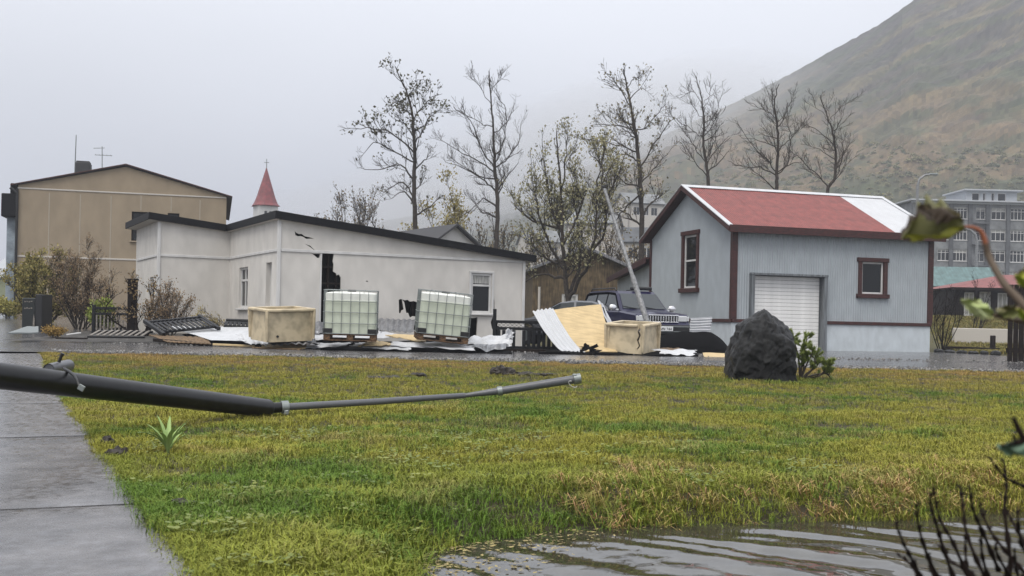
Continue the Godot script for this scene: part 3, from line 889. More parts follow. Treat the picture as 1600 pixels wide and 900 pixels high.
func build_trees() -> void:
	var o := {"dens": 3.2, "len": 1.2, "rt": 0.0075, "up": 0.22, "curl": 0.14, "wind": Vector3(-0.15, 0, 0), "twig": 2.6, "extra": 4, "group": "tall trees stripped by the storm"}
	var Z1 := [480.0, 90.0, 2.903]
	var Z2 := [780.0, 90.0, 2.194]
	var Z3 := [1020.0, 90.0, 3.9125]
	var dark := Color(0.06, 0.055, 0.03)
	var o1 := o.duplicate()
	o1.leaf = [0.3, 0.17, dark, Color(0.10, 0.10, 0.05), 2]
	o1.above = 10.0
	bare_tree("tall tree leaning left with dark leaves left at its top, above the white house roof", 60.0, Z1, [488, 800, 485, 600, 486, 400, 478, 260, 455, 170, 400, 40],
		[[480, 420, 380, 345, 280, 330, 175, 340], [485, 470, 400, 430, 300, 380, 240, 440], [480, 545, 430, 490, 330, 520, 240, 520], [478, 640, 450, 575, 400, 560, 320, 610], [480, 330, 530, 310, 570, 250, 615, 240], [475, 280, 530, 220, 570, 180, 612, 170],
		[470, 220, 420, 190, 345, 245], [460, 190, 500, 100, 540, 95], [470, 670, 440, 610, 370, 640], [490, 400, 520, 340, 560, 290], [488, 720, 540, 690, 610, 640], [488, 500, 530, 470, 560, 440], [440, 130, 400, 80, 370, 60], [480, 360, 440, 300, 400, 260]], 0.20, o1)
	bare_tree("tall bare tree with two upright leaders right of the dark leaved one", 58.0, Z1, [858, 870, 862, 640, 850, 500, 848, 400, 838, 250, 825, 60],
		[[855, 600, 820, 580, 740, 530, 640, 500], [848, 510, 800, 430, 740, 290, 660, 230], [850, 520, 780, 470, 680, 410, 590, 350], [865, 610, 900, 550, 960, 480], [855, 490, 900, 470, 950, 400, 978, 280], [850, 440, 890, 380, 905, 250, 870, 180, 850, 130], [832, 200, 780, 140, 725, 90], [832, 180, 870, 110, 915, 115],
		[840, 320, 780, 300, 680, 260], [855, 560, 780, 540, 640, 450], [860, 680, 800, 640, 720, 730], [860, 650, 890, 570, 900, 540], [845, 350, 900, 300, 940, 200], [862, 720, 800, 700, 740, 640]], 0.19, o)
	var o3 := o.duplicate()
	o3.leaf = [0.25, 0.13, Color(0.12, 0.11, 0.06), Color(0.2, 0.17, 0.08), 2]
	bare_tree("tallest bare tree with thin leaves standing left of the grey shed's gable", 52.0, Z2, [487, 695, 488, 500, 478, 350, 462, 230, 445, 130, 425, 40],
		[[482, 380, 530, 300, 590, 210], [485, 440, 530, 380, 600, 300], [478, 320, 400, 290, 290, 260], [470, 260, 400, 220, 325, 210], [450, 160, 400, 90, 365, 50], [450, 150, 480, 110, 500, 120], [485, 430, 440, 440, 380, 400], [487, 520, 540, 480, 560, 440], [470, 260, 510, 230, 570, 160], [485, 480, 430, 520, 400, 560], [440, 120, 460, 70, 490, 70], [480, 360, 440, 330, 350, 300], [488, 560, 450, 540, 400, 500]], 0.19, o3)
	var o4 := o.duplicate()
	o4.dens = 3.4
	bare_tree("leafless tree behind the left end of the red roof", 60.0, Z3, [340, 790, 330, 680, 312, 540, 312, 400, 300, 260, 260, 110],
		[[328, 650, 270, 540, 200, 430, 120, 290], [330, 620, 360, 560, 390, 470, 395, 380], [335, 700, 410, 640, 470, 560], [312, 410, 380, 350, 430, 190], [310, 380, 270, 330, 210, 170], [330, 720, 260, 660, 180, 560], [305, 300, 340, 240, 345, 150], [312, 480, 240, 450, 100, 370], [300, 280, 250, 200, 180, 240], [335, 680, 360, 600, 470, 480]], 0.14, o4)
	bare_tree("leafless tree with one long limb to the left, behind the middle of the red roof", 60.0, Z3, [757, 820, 758, 700, 765, 560, 760, 400, 745, 280, 770, 160],
		[[750, 710, 700, 640, 600, 570, 470, 440], [755, 720, 690, 670, 600, 650, 500, 600], [765, 715, 810, 660, 835, 520, 820, 420, 805, 360], [765, 560, 830, 510, 910, 420, 960, 340], [760, 550, 700, 520, 560, 480], [765, 400, 820, 330, 880, 190], [755, 380, 680, 310, 580, 250], [770, 700, 830, 660, 900, 640], [755, 810, 680, 740, 600, 660], [755, 330, 720, 260, 730, 200]], 0.14, o4)
	bare_tree("leafless tree with several leaning stems behind the right half of the red roof", 60.0, Z3, [1065, 830, 1110, 740, 1118, 600, 1100, 460, 1070, 370, 1020, 230],
		[[1060, 800, 1000, 690, 920, 590, 850, 500], [1100, 460, 1150, 400, 1195, 290], [1110, 740, 1150, 690, 1180, 560, 1165, 480], [1110, 540, 1040, 440, 960, 390], [1118, 620, 1060, 570, 970, 520], [1080, 390, 1120, 330, 1195, 270], [1115, 650, 1160, 600, 1210, 520], [1060, 360, 1000, 300, 990, 240]], 0.13, o4)
	var o7 := {"name": "leafy_tree", "dens": 3.6, "len": 1.3, "rt": 0.0075, "up": 0.55, "curl": 0.15, "twig": 2.4, "extra": 5, "limbr": 0.75, "leaf": [0.55, 0.11, Color(0.16, 0.16, 0.08), Color(0.36, 0.33, 0.19), 3], "spread": 0.12}
	bare_tree("many stemmed tree with sparse pale green leaves between the white house and the car", 43.0, Z2, [235, 835, 222, 700, 215, 560, 210, 430, 195, 250],
		[[235, 830, 280, 750, 320, 650, 330, 520, 345, 400, 300, 330], [300, 730, 350, 620, 370, 480, 430, 330], [225, 740, 160, 620, 130, 500, 100, 380], [222, 700, 170, 690, 90, 620], [215, 600, 165, 480, 150, 280], [240, 820, 280, 700, 270, 560, 245, 400], [225, 760, 150, 740, 80, 770], [260, 640, 280, 520, 260, 400], [150, 600, 90, 540, 40, 480], [330, 560, 390, 480, 400, 380], [320, 500, 340, 420, 370, 290], [210, 460, 230, 360, 235, 260]], 0.16, o7)
	var gold := [0.9, 0.16, Color(0.22, 0.18, 0.05), Color(0.40, 0.34, 0.12), 4]
	shrub("golden_tree", "round tree with yellowing leaves behind the white house, between the two tall trees", Vector3(-4.1, ground_y(-4, 64), -64), 8.6, 3.6, 8, {"dens": 2.2, "len": 1.3, "r": 0.06, "rt": 0.012, "up": 0.4, "twig": 2.4, "leaf": gold, "spread": 0.2}, "tree")
	shrub("russet_tree", "low russet tree half hidden behind the white house's roof ridge", Vector3(-5.9, ground_y(-6, 62), -62), 5.2, 2.8, 7, {"dens": 2.0, "len": 1.1, "r": 0.05, "rt": 0.012, "up": 0.4, "twig": 2.2, "leaf": [0.6, 0.14, Color(0.2, 0.12, 0.05), Color(0.34, 0.22, 0.09), 3], "spread": 0.2}, "tree")
	var far := {"dens": 2.3, "len": 1.3, "r": 0.05, "rt": 0.013, "up": 0.6, "twig": 2.4, "leaf": [0.35, 0.14, Color(0.12, 0.09, 0.05), Color(0.2, 0.15, 0.07), 2], "spread": 0.15}
	shrub("bare_thicket", "low bare thicket behind the white house, left of the slim bush", Vector3(-11.0, ground_y(-11, 70), -70), 8.2, 4.6, 26, far)
	shrub("bare_thicket", "slim bare bush rising above the white house's roof, left of the tall trees", Vector3(-9.7, ground_y(-9, 70), -70), 10.2, 1.9, 9, far)
	shrub("bare_thicket", "bare bush behind the small white gable, under the tall trees", Vector3(-1.3, ground_y(-1, 62), -62), 6.6, 4.6, 18, far)
	shrub("bare_thicket", "grey leafless bush between the tan house and the mountain", Vector3(2.1, ground_y(2, 66), -66), 6.8, 5.0, 18, far)
	shrub("bare_thicket", "leafless bush right of the tallest tree, next to the shed's gable", Vector3(6.6, ground_y(6, 62), -62), 7.0, 4.0, 16, far)
	shrub("autumn_bush", "yellow green sapling rising behind the shed's white roof end", Vector3(26.0, ground_y(26, 76), -76), 8.9, 3.0, 8, {"dens": 2.0, "len": 1.2, "r": 0.06, "rt": 0.013, "up": 0.4, "twig": 2.2, "leaf": [0.6, 0.2, Color(0.2, 0.2, 0.05), Color(0.4, 0.36, 0.08), 3], "spread": 0.2}, "tree")
	# bushes in the front gardens on the left
	var conif := {"dens": 6.0, "len": 0.5, "r": 0.03, "rt": 0.006, "up": 0.15, "twig": 5.0, "from": 0.1, "leaf": [0.9, 0.07, Color(0.15, 0.15, 0.045), Color(0.36, 0.29, 0.09), 4], "spread": 0.06}
	shrub("conifer_bush", "shaggy yellow green conifer bush in front of the brown house's left corner", at(64, 512, 35.5) * Vector3(1, 0, 1) + Vector3(0, ground_y(-14, 35), 0), 2.75, 2.3, 16, conif)
	var brownb := {"dens": 5.0, "len": 0.55, "r": 0.02, "rt": 0.005, "up": 0.35, "twig": 4.5, "leaf": [0.6, 0.045, Color(0.15, 0.095, 0.05), Color(0.3, 0.21, 0.12), 3], "spread": 0.06}
	shrub("brown_bush", "tall brown twiggy bush in front of the brown house's wall", at(126, 512, 34.5) * Vector3(1, 0, 1) + Vector3(0, ground_y(-13, 34), 0), 2.9, 2.0, 22, brownb)
	shrub("green_bush", "small bright green bush at the foot of the brown twiggy bush", at(160, 505, 32.9) * Vector3(1, 0, 1) + Vector3(0, ground_y(-12, 33), 0), 0.95, 0.9, 12, {"dens": 7.0, "len": 0.3, "r": 0.01, "rt": 0.004, "up": 0.3, "twig": 5.0, "leaf": [1.0, 0.08, Color(0.14, 0.19, 0.03), Color(0.3, 0.33, 0.07), 4], "spread": 0.05})
	shrub("dark_thorn_bush", "dark leafless thorn bush in front of the white house's left wall", at(222, 518, 31.5) * Vector3(1, 0, 1) + Vector3(0, ground_y(-10, 31), 0), 2.15, 1.9, 9, {"dens": 4.5, "len": 0.55, "r": 0.032, "rt": 0.006, "up": 0.2, "twig": 4.0, "bark": M.barkdark, "leaf": [0.25, 0.07, Color(0.2, 0.13, 0.06), Color(0.3, 0.22, 0.1), 2], "spread": 0.05})
	shrub("twiggy_bush", "pale brown twiggy bush right of the dark thorn bush", at(262, 515, 30.8) * Vector3(1, 0, 1) + Vector3(0, ground_y(-9, 30), 0), 1.5, 1.3, 14, brownb)
	shrub("yellow_bush", "yellowish bush blown to the left, between the tilted fence and the beige tub", at(352, 512, 31.0) * Vector3(1, 0, 1) + Vector3(0, ground_y(-8, 31), 0), 0.95, 0.9, 12, {"lean": Vector3(-0.5, 0, 0), "dens": 6.0, "len": 0.3, "r": 0.012, "rt": 0.004, "up": 0.0, "wind": Vector3(-0.5, 0, 0), "twig": 4.0, "leaf": [0.7, 0.04, Color(0.25, 0.19, 0.05), Color(0.45, 0.36, 0.12), 2], "spread": 0.04})
	shrub("low_bush", "low yellow bush at the far left corner of the brown house", at(12, 497, 45.0) * Vector3(1, 0, 1) + Vector3(0, ground_y(-21, 45), 0), 0.75, 0.9, 12, {"dens": 6.0, "len": 0.3, "r": 0.012, "rt": 0.005, "up": 0.3, "twig": 4.0, "leaf": [1.0, 0.11, Color(0.2, 0.19, 0.04), Color(0.36, 0.32, 0.08), 4], "spread": 0.08})
	shrub("rusty_weed", "rusty weed clump by the roadside, beside the green cabinet", at(86, 522, 29.5) * Vector3(1, 0, 1) + Vector3(0, ground_y(-12, 29), 0), 0.32, 0.6, 16, {"dens": 12.0, "len": 0.14, "r": 0.006, "rt": 0.003, "up": 0.3, "twig": 6.0, "leaf": [1.0, 0.05, Color(0.2, 0.12, 0.03), Color(0.38, 0.25, 0.06), 3], "spread": 0.03})
	# right of the shed
	var thorn := {"dens": 3.6, "len": 0.6, "r": 0.022, "rt": 0.006, "up": 0.35, "twig": 3.4, "bark": M.barkdark}
	shrub("bare_shrub", "dark leafless shrub against the shed's right end", at(1470, 545, 41.0) * Vector3(1, 0, 1) + Vector3(0, ground_y(16, 41), 0), 3.0, 1.6, 9, thorn)
	shrub("bare_shrub", "small leafless tree in front of the brown house with a red roof", at(1524, 520, 50.0) * Vector3(1, 0, 1) + Vector3(0, ground_y(21, 50), 0), 3.2, 2.2, 5, thorn)

# ---------------------------------------------------------------- buildings
# a window set in a wall: T has x along the wall, y up, z out of it; its origin is the lower left of the opening
func window(parent: Node, T: Transform3D, w: float, h: float, o := {}) -> Node3D:
	var root := Node3D.new()
	root.name = "window"
	root.transform = T
	parent.add_child(root, true)
	var fw: float = o.get("fw", 0.06)
	var in_: float = o.get("in", 0.08)
	var fr := MB.new()
	var z := -in_
	fr.box(Vector3(fw * 0.5, h * 0.5, z), Vector3(fw, h, 0.06), 0.006); fr.box(Vector3(w - fw * 0.5, h * 0.5, z), Vector3(fw, h, 0.06), 0.006)
	fr.box(Vector3(w * 0.5, fw * 0.5, z), Vector3(w - 2 * fw, fw, 0.06), 0.006); fr.box(Vector3(w * 0.5, h - fw * 0.5, z), Vector3(w - 2 * fw, fw, 0.06), 0.006)
	for x in o.get("v", []): fr.box(Vector3(x * w, h * 0.5, z), Vector3(fw * 0.9, h - 2 * fw, 0.052), 0.005)
	for y in o.get("hz", []): fr.box(Vector3(w * 0.5, y * h, z + 0.003), Vector3(w - 2 * fw, fw * 0.9, 0.05), 0.005)
	obj("frame", fr, o.get("fm", M.white), root)
	var g := MB.new()
	g.box(Vector3(w * 0.5, h * 0.5, z - 0.012), Vector3(w - fw, h - fw, 0.012))
	obj("pane", g, o.get("gm", M.glass), root)
	if o.get("trim", 0.0) > 0.0:
		var t := MB.new()
		var tw: float = o.trim
		t.box(Vector3(-tw * 0.5, h * 0.5, 0.02), Vector3(tw, h, 0.09), 0.006); t.box(Vector3(w + tw * 0.5, h * 0.5, 0.02), Vector3(tw, h, 0.09), 0.006)
		t.box(Vector3(w * 0.5, h + tw * 0.5, 0.025), Vector3(w + tw * 2.6, tw, 0.12), 0.008)
		obj("surround", t, o.tm, root)
		var s := MB.new()
		s.box(Vector3(w * 0.5, -tw * 0.5, 0.045), Vector3(w + tw * 2.8, tw, 0.16), 0.008)
		obj("sill", s, o.tm, root)
	elif o.has("sill"):
		var s := MB.new()
		s.box(Vector3(w * 0.5, -0.035, 0.03 - 0.04), Vector3(w + 0.14, 0.06, 0.2), 0.01)
		obj("sill", s, o.sill, root)
	if o.has("blind"):
		var c := MB.new()
		c.box(Vector3(w * 0.5, h * (1.0 - o.blind * 0.5), z - 0.0), Vector3(w - 2 * fw, h * o.blind - fw, 0.004))
		obj("blind", c, M.curtain, root)
	return root

func face(x: float, y: float, z: float, turn := 0.0) -> Transform3D:
	return Transform3D(Basis(Vector3.UP, turn), Vector3(x, y, z))

func white_house() -> void:
	var th := thing("white_house", "low white pebble-dashed house with black roof edge and torn cladding", "house", Vector3(-6.25, 0.2, -29.0), 0.4847)
	var Y := -0.2
	var top := func(x: float) -> float: return 3.55 - 0.104 * x + Y
	var L := 7.42
	var W := 2.14
	var Rz := -5.53
	# front wall with the holes the storm tore
	var holes := [
		V2([1.2, 2.71, 1.53, 2.71, 1.50, 2.5, 1.53, 2.42, 1.52, 2.22, 1.6, 2.18, 1.62, 2.12, 1.68, 2.15, 1.74, 2.06, 1.745, 1.5, 1.73, 0.5, 1.72, 0.1, 1.13, 0.1]),
		V2([0.42, 3.27, 0.47, 3.22, 0.55, 3.19, 0.62, 3.2, 0.70, 3.14, 0.84, 3.12, 0.97, 3.09, 0.84, 3.085, 0.74, 3.07, 0.66, 3.12, 0.58, 3.14, 0.5, 3.13, 0.46, 3.15, 0.44, 3.15]),
		V2([0.88, 2.70, 0.94, 2.68, 1.14, 2.68, 1.12, 2.58, 1.06, 2.57, 1.0, 2.62]),
		V2([0.70, 2.94, 0.85, 2.86, 0.99, 2.76, 1.10, 2.74, 0.97, 2.79, 0.86, 2.89]),
		V2([3.45, 1.5, 3.52, 1.53, 3.64, 1.49, 3.72, 1.51, 3.80, 1.46, 3.92, 1.48, 4.05, 1.43, 4.12, 1.45, 4.06, 1.2, 4.1, 1.02, 3.9, 1.05, 3.8, 1.0, 3.74, 1.14, 3.66, 1.12, 3.62, 1.24, 3.55, 1.2, 3.52, 1.12, 3.47, 1.13]),
		V2([5.22, 0.72, 5.34, 0.78, 5.42, 0.74, 5.5, 0.82, 5.55, 0.8, 5.58, 1.0, 5.66, 1.05, 5.78, 1.03, 5.93, 1.06, 5.92, 0.7, 5.9, 0.28, 5.5, 0.3, 5.35, 0.45, 5.25, 0.5]),
		V2([6.42, 1.08, 6.46, 1.12, 6.52, 0.98, 6.6, 0.96, 6.66, 0.86, 6.7, 0.3, 6.45, 0.28, 6.48, 0.6, 6.4, 0.75, 6.36, 0.92]),
		V2([6.40, 1.52, 6.46, 1.6, 6.48, 1.2, 6.41, 1.18]),
		V2([2.45, 1.99, 2.5, 2.01, 2.54, 1.985, 2.5, 1.97])]
	for k in holes.size():
		var q := PackedVector2Array()
		for p in holes[k]: q.append(p + Vector2(0, Y))
		holes[k] = q
	holes.append(rect(5.7, 1.18 + Y, 6.36, 2.34 + Y))
	var mb := MB.new()
	mb.wall(V2([0, -0.1, L, -0.1, L, top.call(L), 0, top.call(0)]), holes, Transform3D.IDENTITY, 0.05)
	obj("wall", mb, M.pebble, th)
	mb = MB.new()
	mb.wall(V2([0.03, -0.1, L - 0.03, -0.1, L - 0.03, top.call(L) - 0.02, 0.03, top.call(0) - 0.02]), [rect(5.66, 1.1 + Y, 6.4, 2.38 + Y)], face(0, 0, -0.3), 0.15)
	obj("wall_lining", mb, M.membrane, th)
	for x in [0.52, 0.95, 1.42, 1.66, 3.6, 3.95, 5.35, 5.62, 6.5]:
		mb = MB.new()
		mb.box(Vector3(x, 1.5 + Y, -0.2), Vector3(0.05, 3.0 - 0.12 * x, 0.12), 0.004)
		obj("stud", mb, M.darkwood, th)
	for y in [0.75, 1.9, 2.35]:
		mb = MB.new()
		mb.box(Vector3(1.45, y + Y, -0.2), Vector3(0.75, 0.05, 0.1), 0.004)
		obj("batten", mb, M.darkwood, th)
	# torn flaps of cladding that hang in the holes
	mb = MB.new()
	for q in [[[3.55, 1.32, 3.62, 1.24, 3.7, 0.9, 3.66, 0.82], -0.01], [[5.2, 0.62, 5.28, 0.6, 5.62, 0.1, 5.05, 0.1], 0.06], [[6.62, 0.86, 6.72, 0.75, 6.66, 0.6, 6.58, 0.62], 0.01]]:
		mb = MB.new()
		mb.prism(V2(q[0]), face(0, 0, q[1]), 0.02)
		obj("torn_cladding", mb, M.pebble, th)
	# gable side (towards the lower left) and the recessed wing
	var side := Transform3D(Basis(Vector3(0, 0, 1), Vector3.UP, Vector3(-1, 0, 0)), Vector3(0, 0, Rz))
	mb = MB.new()
	mb.wall(V2([0, -0.1, -Rz - 0.051, -0.1, -Rz - 0.051, top.call(0), 0, top.call(0)]), [rect(1.24, 1.19 + Y, 2.28, 2.4 + Y), rect(4.28, 1.25 + Y, 4.85, 2.44 + Y)], side, 0.25)
	obj("wall", mb, M.pebble, th)
	mb = MB.new()
	mb.wall(V2([0, -0.1, W, -0.1, W, top.call(0), 0, top.call(-W)]), [], face(-W, 0, Rz), 0.25)
	obj("wall", mb, M.pebble, th)
	var wside := Transform3D(Basis(Vector3(0, 0, 1), Vector3.UP, Vector3(-1, 0, 0)), Vector3(-W, 0, -9.6))
	mb = MB.new()
	mb.wall(V2([0, -0.1, 9.6 + Rz - 0.252, -0.1, 9.6 + Rz - 0.252, top.call(-W), 0, top.call(-W)]), [rect(2.6, 1.0 + Y, 3.3, 2.1 + Y)], wside, 0.25)
	obj("wall", mb, M.pebble, th)
	mb = MB.new()   # the walls one cannot see from the road
	mb.box(Vector3(L - 0.1, (top.call(L) - 0.1) * 0.5, -4.9), Vector3(0.2, top.call(L) - 0.1, 9.2))
	mb.wall(V2([-W, -0.1, L, -0.1, L, top.call(L), -W, top.call(-W)]), [], face(0, 0, -9.6), 0.2)
	obj("wall", mb, M.pebble, th)
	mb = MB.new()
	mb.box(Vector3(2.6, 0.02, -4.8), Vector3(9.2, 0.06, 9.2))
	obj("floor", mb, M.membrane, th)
	# white bands and corner strips
	mb = MB.new()
	mb.box(Vector3((L + 0.02) * 0.5 + 0.015, 2.74 + Y, 0.016), Vector3(L - 0.06, 0.075, 0.03), 0.006)
	mb.box(Vector3(-0.016, 2.74 + Y, Rz * 0.5), Vector3(0.03, 0.075, -Rz - 0.05), 0.006)
	mb.box(Vector3(-W * 0.5, 2.74 + Y, Rz + 0.016), Vector3(W - 0.06, 0.075, 0.03), 0.006)
	mb.box(Vector3(-W - 0.016, 2.74 + Y, Rz - 2.0), Vector3(0.03, 0.075, 3.9), 0.006)
	obj("band", mb, M.white, th)
	for c in [[0.0, 0.0, 0.0], [L, 0.0, L], [-W, Rz, -W]]:
		var hh: float = top.call(c[2])
		mb = MB.new()
		mb.box(Vector3(c[0], hh * 0.5, c[1]), Vector3(0.09, hh - 0.02, 0.09), 0.01)
		obj("corner_strip", mb, M.white, th)
	mb = MB.new()
	mb.box(Vector3(1.165, 1.35 + Y, 0.0), Vector3(0.05, 2.7, 0.03), 0.004)
	obj("opening_strip", mb, M.white, th)
	# roof: one sloping slab over both wings
	var out := V2([-W - 0.32, Rz + 0.16, -0.14, Rz + 0.16, -0.14, 0.16, L + 0.32, 0.16, L + 0.32, -10.0, -W - 0.32, -10.0])
	var rf := MB.new()
	var ix := Geometry2D.triangulate_polygon(out)
	var hi := func(p: Vector2) -> Vector3: return Vector3(p.x, top.call(p.x) + 0.2, p.y)
	var lo := func(p: Vector2) -> Vector3: return Vector3(p.x, top.call(p.x) + 0.0, p.y)
	for k in range(0, ix.size(), 3):
		var a := out[ix[k]]; var b := out[ix[k + 1]]; var c := out[ix[k + 2]]
		if (b - a).cross(c - a) > 0.0:
			var w := b; b = c; c = w
		rf.tri(hi.call(a), hi.call(b), hi.call(c))
	obj("roof", rf, M.rooffelt, th)
	var so := MB.new()
	for k in range(0, ix.size(), 3):
		var a := out[ix[k]]; var b := out[ix[k + 1]]; var c := out[ix[k + 2]]
		if (b - a).cross(c - a) < 0.0:
			var w := b; b = c; c = w
		so.tri(lo.call(a), lo.call(b), lo.call(c))
	obj("soffit", so, M.offwhite, th)
	for k in out.size():
		var a := out[k]; var b := out[(k + 1) % out.size()]
		var f := MB.new()
		var dn := (b - a).normalized()
		f.beam((hi.call(a) + lo.call(a)) * 0.5 - Vector3(dn.x, 0, dn.y) * 0.02, (hi.call(b) + lo.call(b)) * 0.5 - Vector3(dn.x, 0, dn.y) * 0.022, 0.04, 0.21, Vector3.UP, 0.006)
		obj("fascia", f, M.fascia, th)
	# windows
	window(th, face(5.7, 1.18 + Y, 0.0), 0.66, 1.16, {"fw": 0.065, "in": 0.05, "hz": [0.70], "sill": M.white, "blind": 0.28})
	var rim := MB.new()
	rim.box(Vector3(5.66, 1.75 + Y, 0.01), Vector3(0.06, 1.2, 0.04), 0.005); rim.box(Vector3(6.4, 1.75 + Y, 0.01), Vector3(0.06, 1.2, 0.04), 0.005); rim.box(Vector3(6.03, 2.38 + Y, 0.01), Vector3(0.8, 0.06, 0.042), 0.005)
	obj("window_trim", rim, M.white, th)
	window(th, side * face(1.24, 1.19 + Y, 0.0), 1.04, 1.21, {"fw": 0.07, "in": 0.09, "v": [0.5], "hz": [0.68], "sill": M.white, "gm": M.glass})
	window(th, side * face(4.28, 1.25 + Y, 0.0), 0.57, 1.19, {"fw": 0.06, "in": 0.16, "hz": [0.7], "gm": M.glass})
	window(th, wside * face(2.6, 1.0 + Y, 0.0), 0.7, 1.1, {"fw": 0.06, "hz": [0.7]})

func brown_house() -> void:
	var p := at(27, 290, 47.0)
	var th := thing("brown_house", "tall brown rendered house with a shallow gable and a white floor line", "house", Vector3(p.x, 0.5, p.z), asin(0.262))
	var Y := -0.5
	var W := 8.75
	var wn := [rect(4.7, 4.16 + Y, 5.46, 5.46 + Y), rect(6.22, 4.5 + Y, 6.72, 5.46 + Y)]
	var mb := MB.new()
	mb.wall(V2([0, -0.3, W, -0.3, W, 6.33 + Y, 4.42, 7.42 + Y, 0, 6.38 + Y]), wn, Transform3D.IDENTITY, 0.3)
	obj("wall", mb, M.brown, th)
	mb = MB.new()
	mb.box(Vector3(0.15, 2.8, -6.3), Vector3(0.3, 6.2, 12.0)); mb.box(Vector3(W - 0.15, 2.8, -6.3), Vector3(0.3, 6.2, 12.0)); mb.box(Vector3(W * 0.5, 2.8, -12.2), Vector3(W - 0.6, 6.2, 0.2))
	obj("wall", mb, M.brown, th)
	mb = MB.new()   # pale bay standing out on the left side
	mb.box(Vector3(-0.22, 2.45, -1.2), Vector3(0.44, 5.5, 1.8), 0.02)
	obj("side_bay", mb, M.paleblue, th)
	mb = MB.new()
	mb.box(Vector3(-0.3, 5.0, -1.0), Vector3(0.62, 1.0, 2.2), 0.03)
	mb.box(Vector3(-0.12, 5.55, -0.6), Vector3(0.3, 0.8, 1.3), 0.03)
	obj("bay_roof", mb, M.fascia, th)
	for q in [[6.26, 0.06], [3.32, 0.07]]:
		mb = MB.new()
		mb.box(Vector3(W * 0.5, q[0] + Y, 0.012), Vector3(W - 0.02, q[1], 0.03), 0.005)
		obj("floor_line", mb, M.offwhite, th)
	for x in [1.3, 2.56, 3.83, 5.08, 6.36, 7.6]:
		mb = MB.new()
		var t: float = 6.2 + Y
		if x > 4.7 and x < 5.46:
			mb.box(Vector3(x, (4.05 + Y - 0.2) * 0.5, 0.002), Vector3(0.05, 4.05 + Y, 0.012), 0.003); mb.box(Vector3(x, (5.5 + 6.2) * 0.5 + Y, 0.002), Vector3(0.05, 0.66, 0.012), 0.003)
		elif x > 6.2 and x < 6.72:
			mb.box(Vector3(x, (4.4 + Y - 0.2) * 0.5, 0.002), Vector3(0.05, 4.4 + Y, 0.012), 0.003); mb.box(Vector3(x, 5.86 + Y, 0.002), Vector3(0.05, 0.66, 0.012), 0.003)
		else:
			mb.box(Vector3(x, t * 0.5 - 0.1, 0.002), Vector3(0.05, t, 0.012), 0.003)
		obj("wall_seam", mb, M.seam, th)
	for s in [[-0.25, 6.33, 4.42, 7.50], [W + 0.25, 6.27, 4.42, 7.50]]:
		mb = MB.new()
		mb.beam(Vector3(s[0], s[1] + 0.02 + Y, -6.1), Vector3(s[2], s[3] + Y, -6.1), 12.4, 0.07, Vector3.UP, 0.01)
		obj("roof", mb, M.rooffelt, th)
		mb = MB.new()
		mb.beam(Vector3(s[0], s[1] + 0.04 + Y, 0.12), Vector3(s[2], s[3] + 0.02 + Y, 0.12), 0.05, 0.05, Vector3.UP, 0.006)
		obj("roof_edge", mb, M.redtrim, th)
	mb = MB.new()
	mb.tube([Vector3(0.02, 6.2 + Y, 0.1), Vector3(0.02, 0.0, 0.1)], [0.055, 0.055], 8)
	mb.tube([Vector3(-0.25, 6.25 + Y, 0.12), Vector3(0.02, 6.0 + Y, 0.1)], [0.07, 0.055], 8)
	obj("drain_pipe", mb, M.black, th)
	mb = MB.new()
	mb.box(Vector3(2.55, 7.22 + Y, -1.0), Vector3(0.62, 0.75, 0.7), 0.02)
	mb.box(Vector3(2.55, 7.62 + Y, -1.0), Vector3(0.56, 0.1, 0.64), 0.02)
	obj("chimney", mb, M.rooffelt, th)
	mb = MB.new()
	mb.tube([Vector3(2.22, 6.75 + Y, -0.7), Vector3(2.25, 8.8 + Y, -0.7)], [0.03, 0.02], 6)
	obj("chimney_pole", mb, M.galv, th)
	mb = MB.new()
	mb.tube([Vector3(3.34, 7.0 + Y, -1.0), Vector3(3.31, 8.4 + Y, -1.0)], [0.022, 0.018], 6)
	mb.tube([Vector3(2.95, 8.3 + Y, -1.0), Vector3(3.42, 8.34 + Y, -1.0)], [0.014, 0.014], 5)
	mb.tube([Vector3(3.0, 8.02 + Y, -1.1), Vector3(3.75, 8.0 + Y, -0.9)], [0.014, 0.014], 5)
	for k in 5: mb.tube([Vector3(3.05 + k * 0.16, 8.02 + Y, -1.25), Vector3(3.05 + k * 0.16, 8.02 + Y, -0.8)], [0.008, 0.008], 4)
	obj("antenna", mb, M.galv, th)
	window(th, face(4.7, 4.16 + Y, 0.0), 0.76, 1.3, {"fw": 0.06, "in": 0.12, "hz": [0.3], "fm": M.darkwood, "sill": M.brown})
	window(th, face(6.22, 4.5 + Y, 0.0), 0.5, 0.96, {"fw": 0.05, "in": 0.12, "fm": M.darkwood})

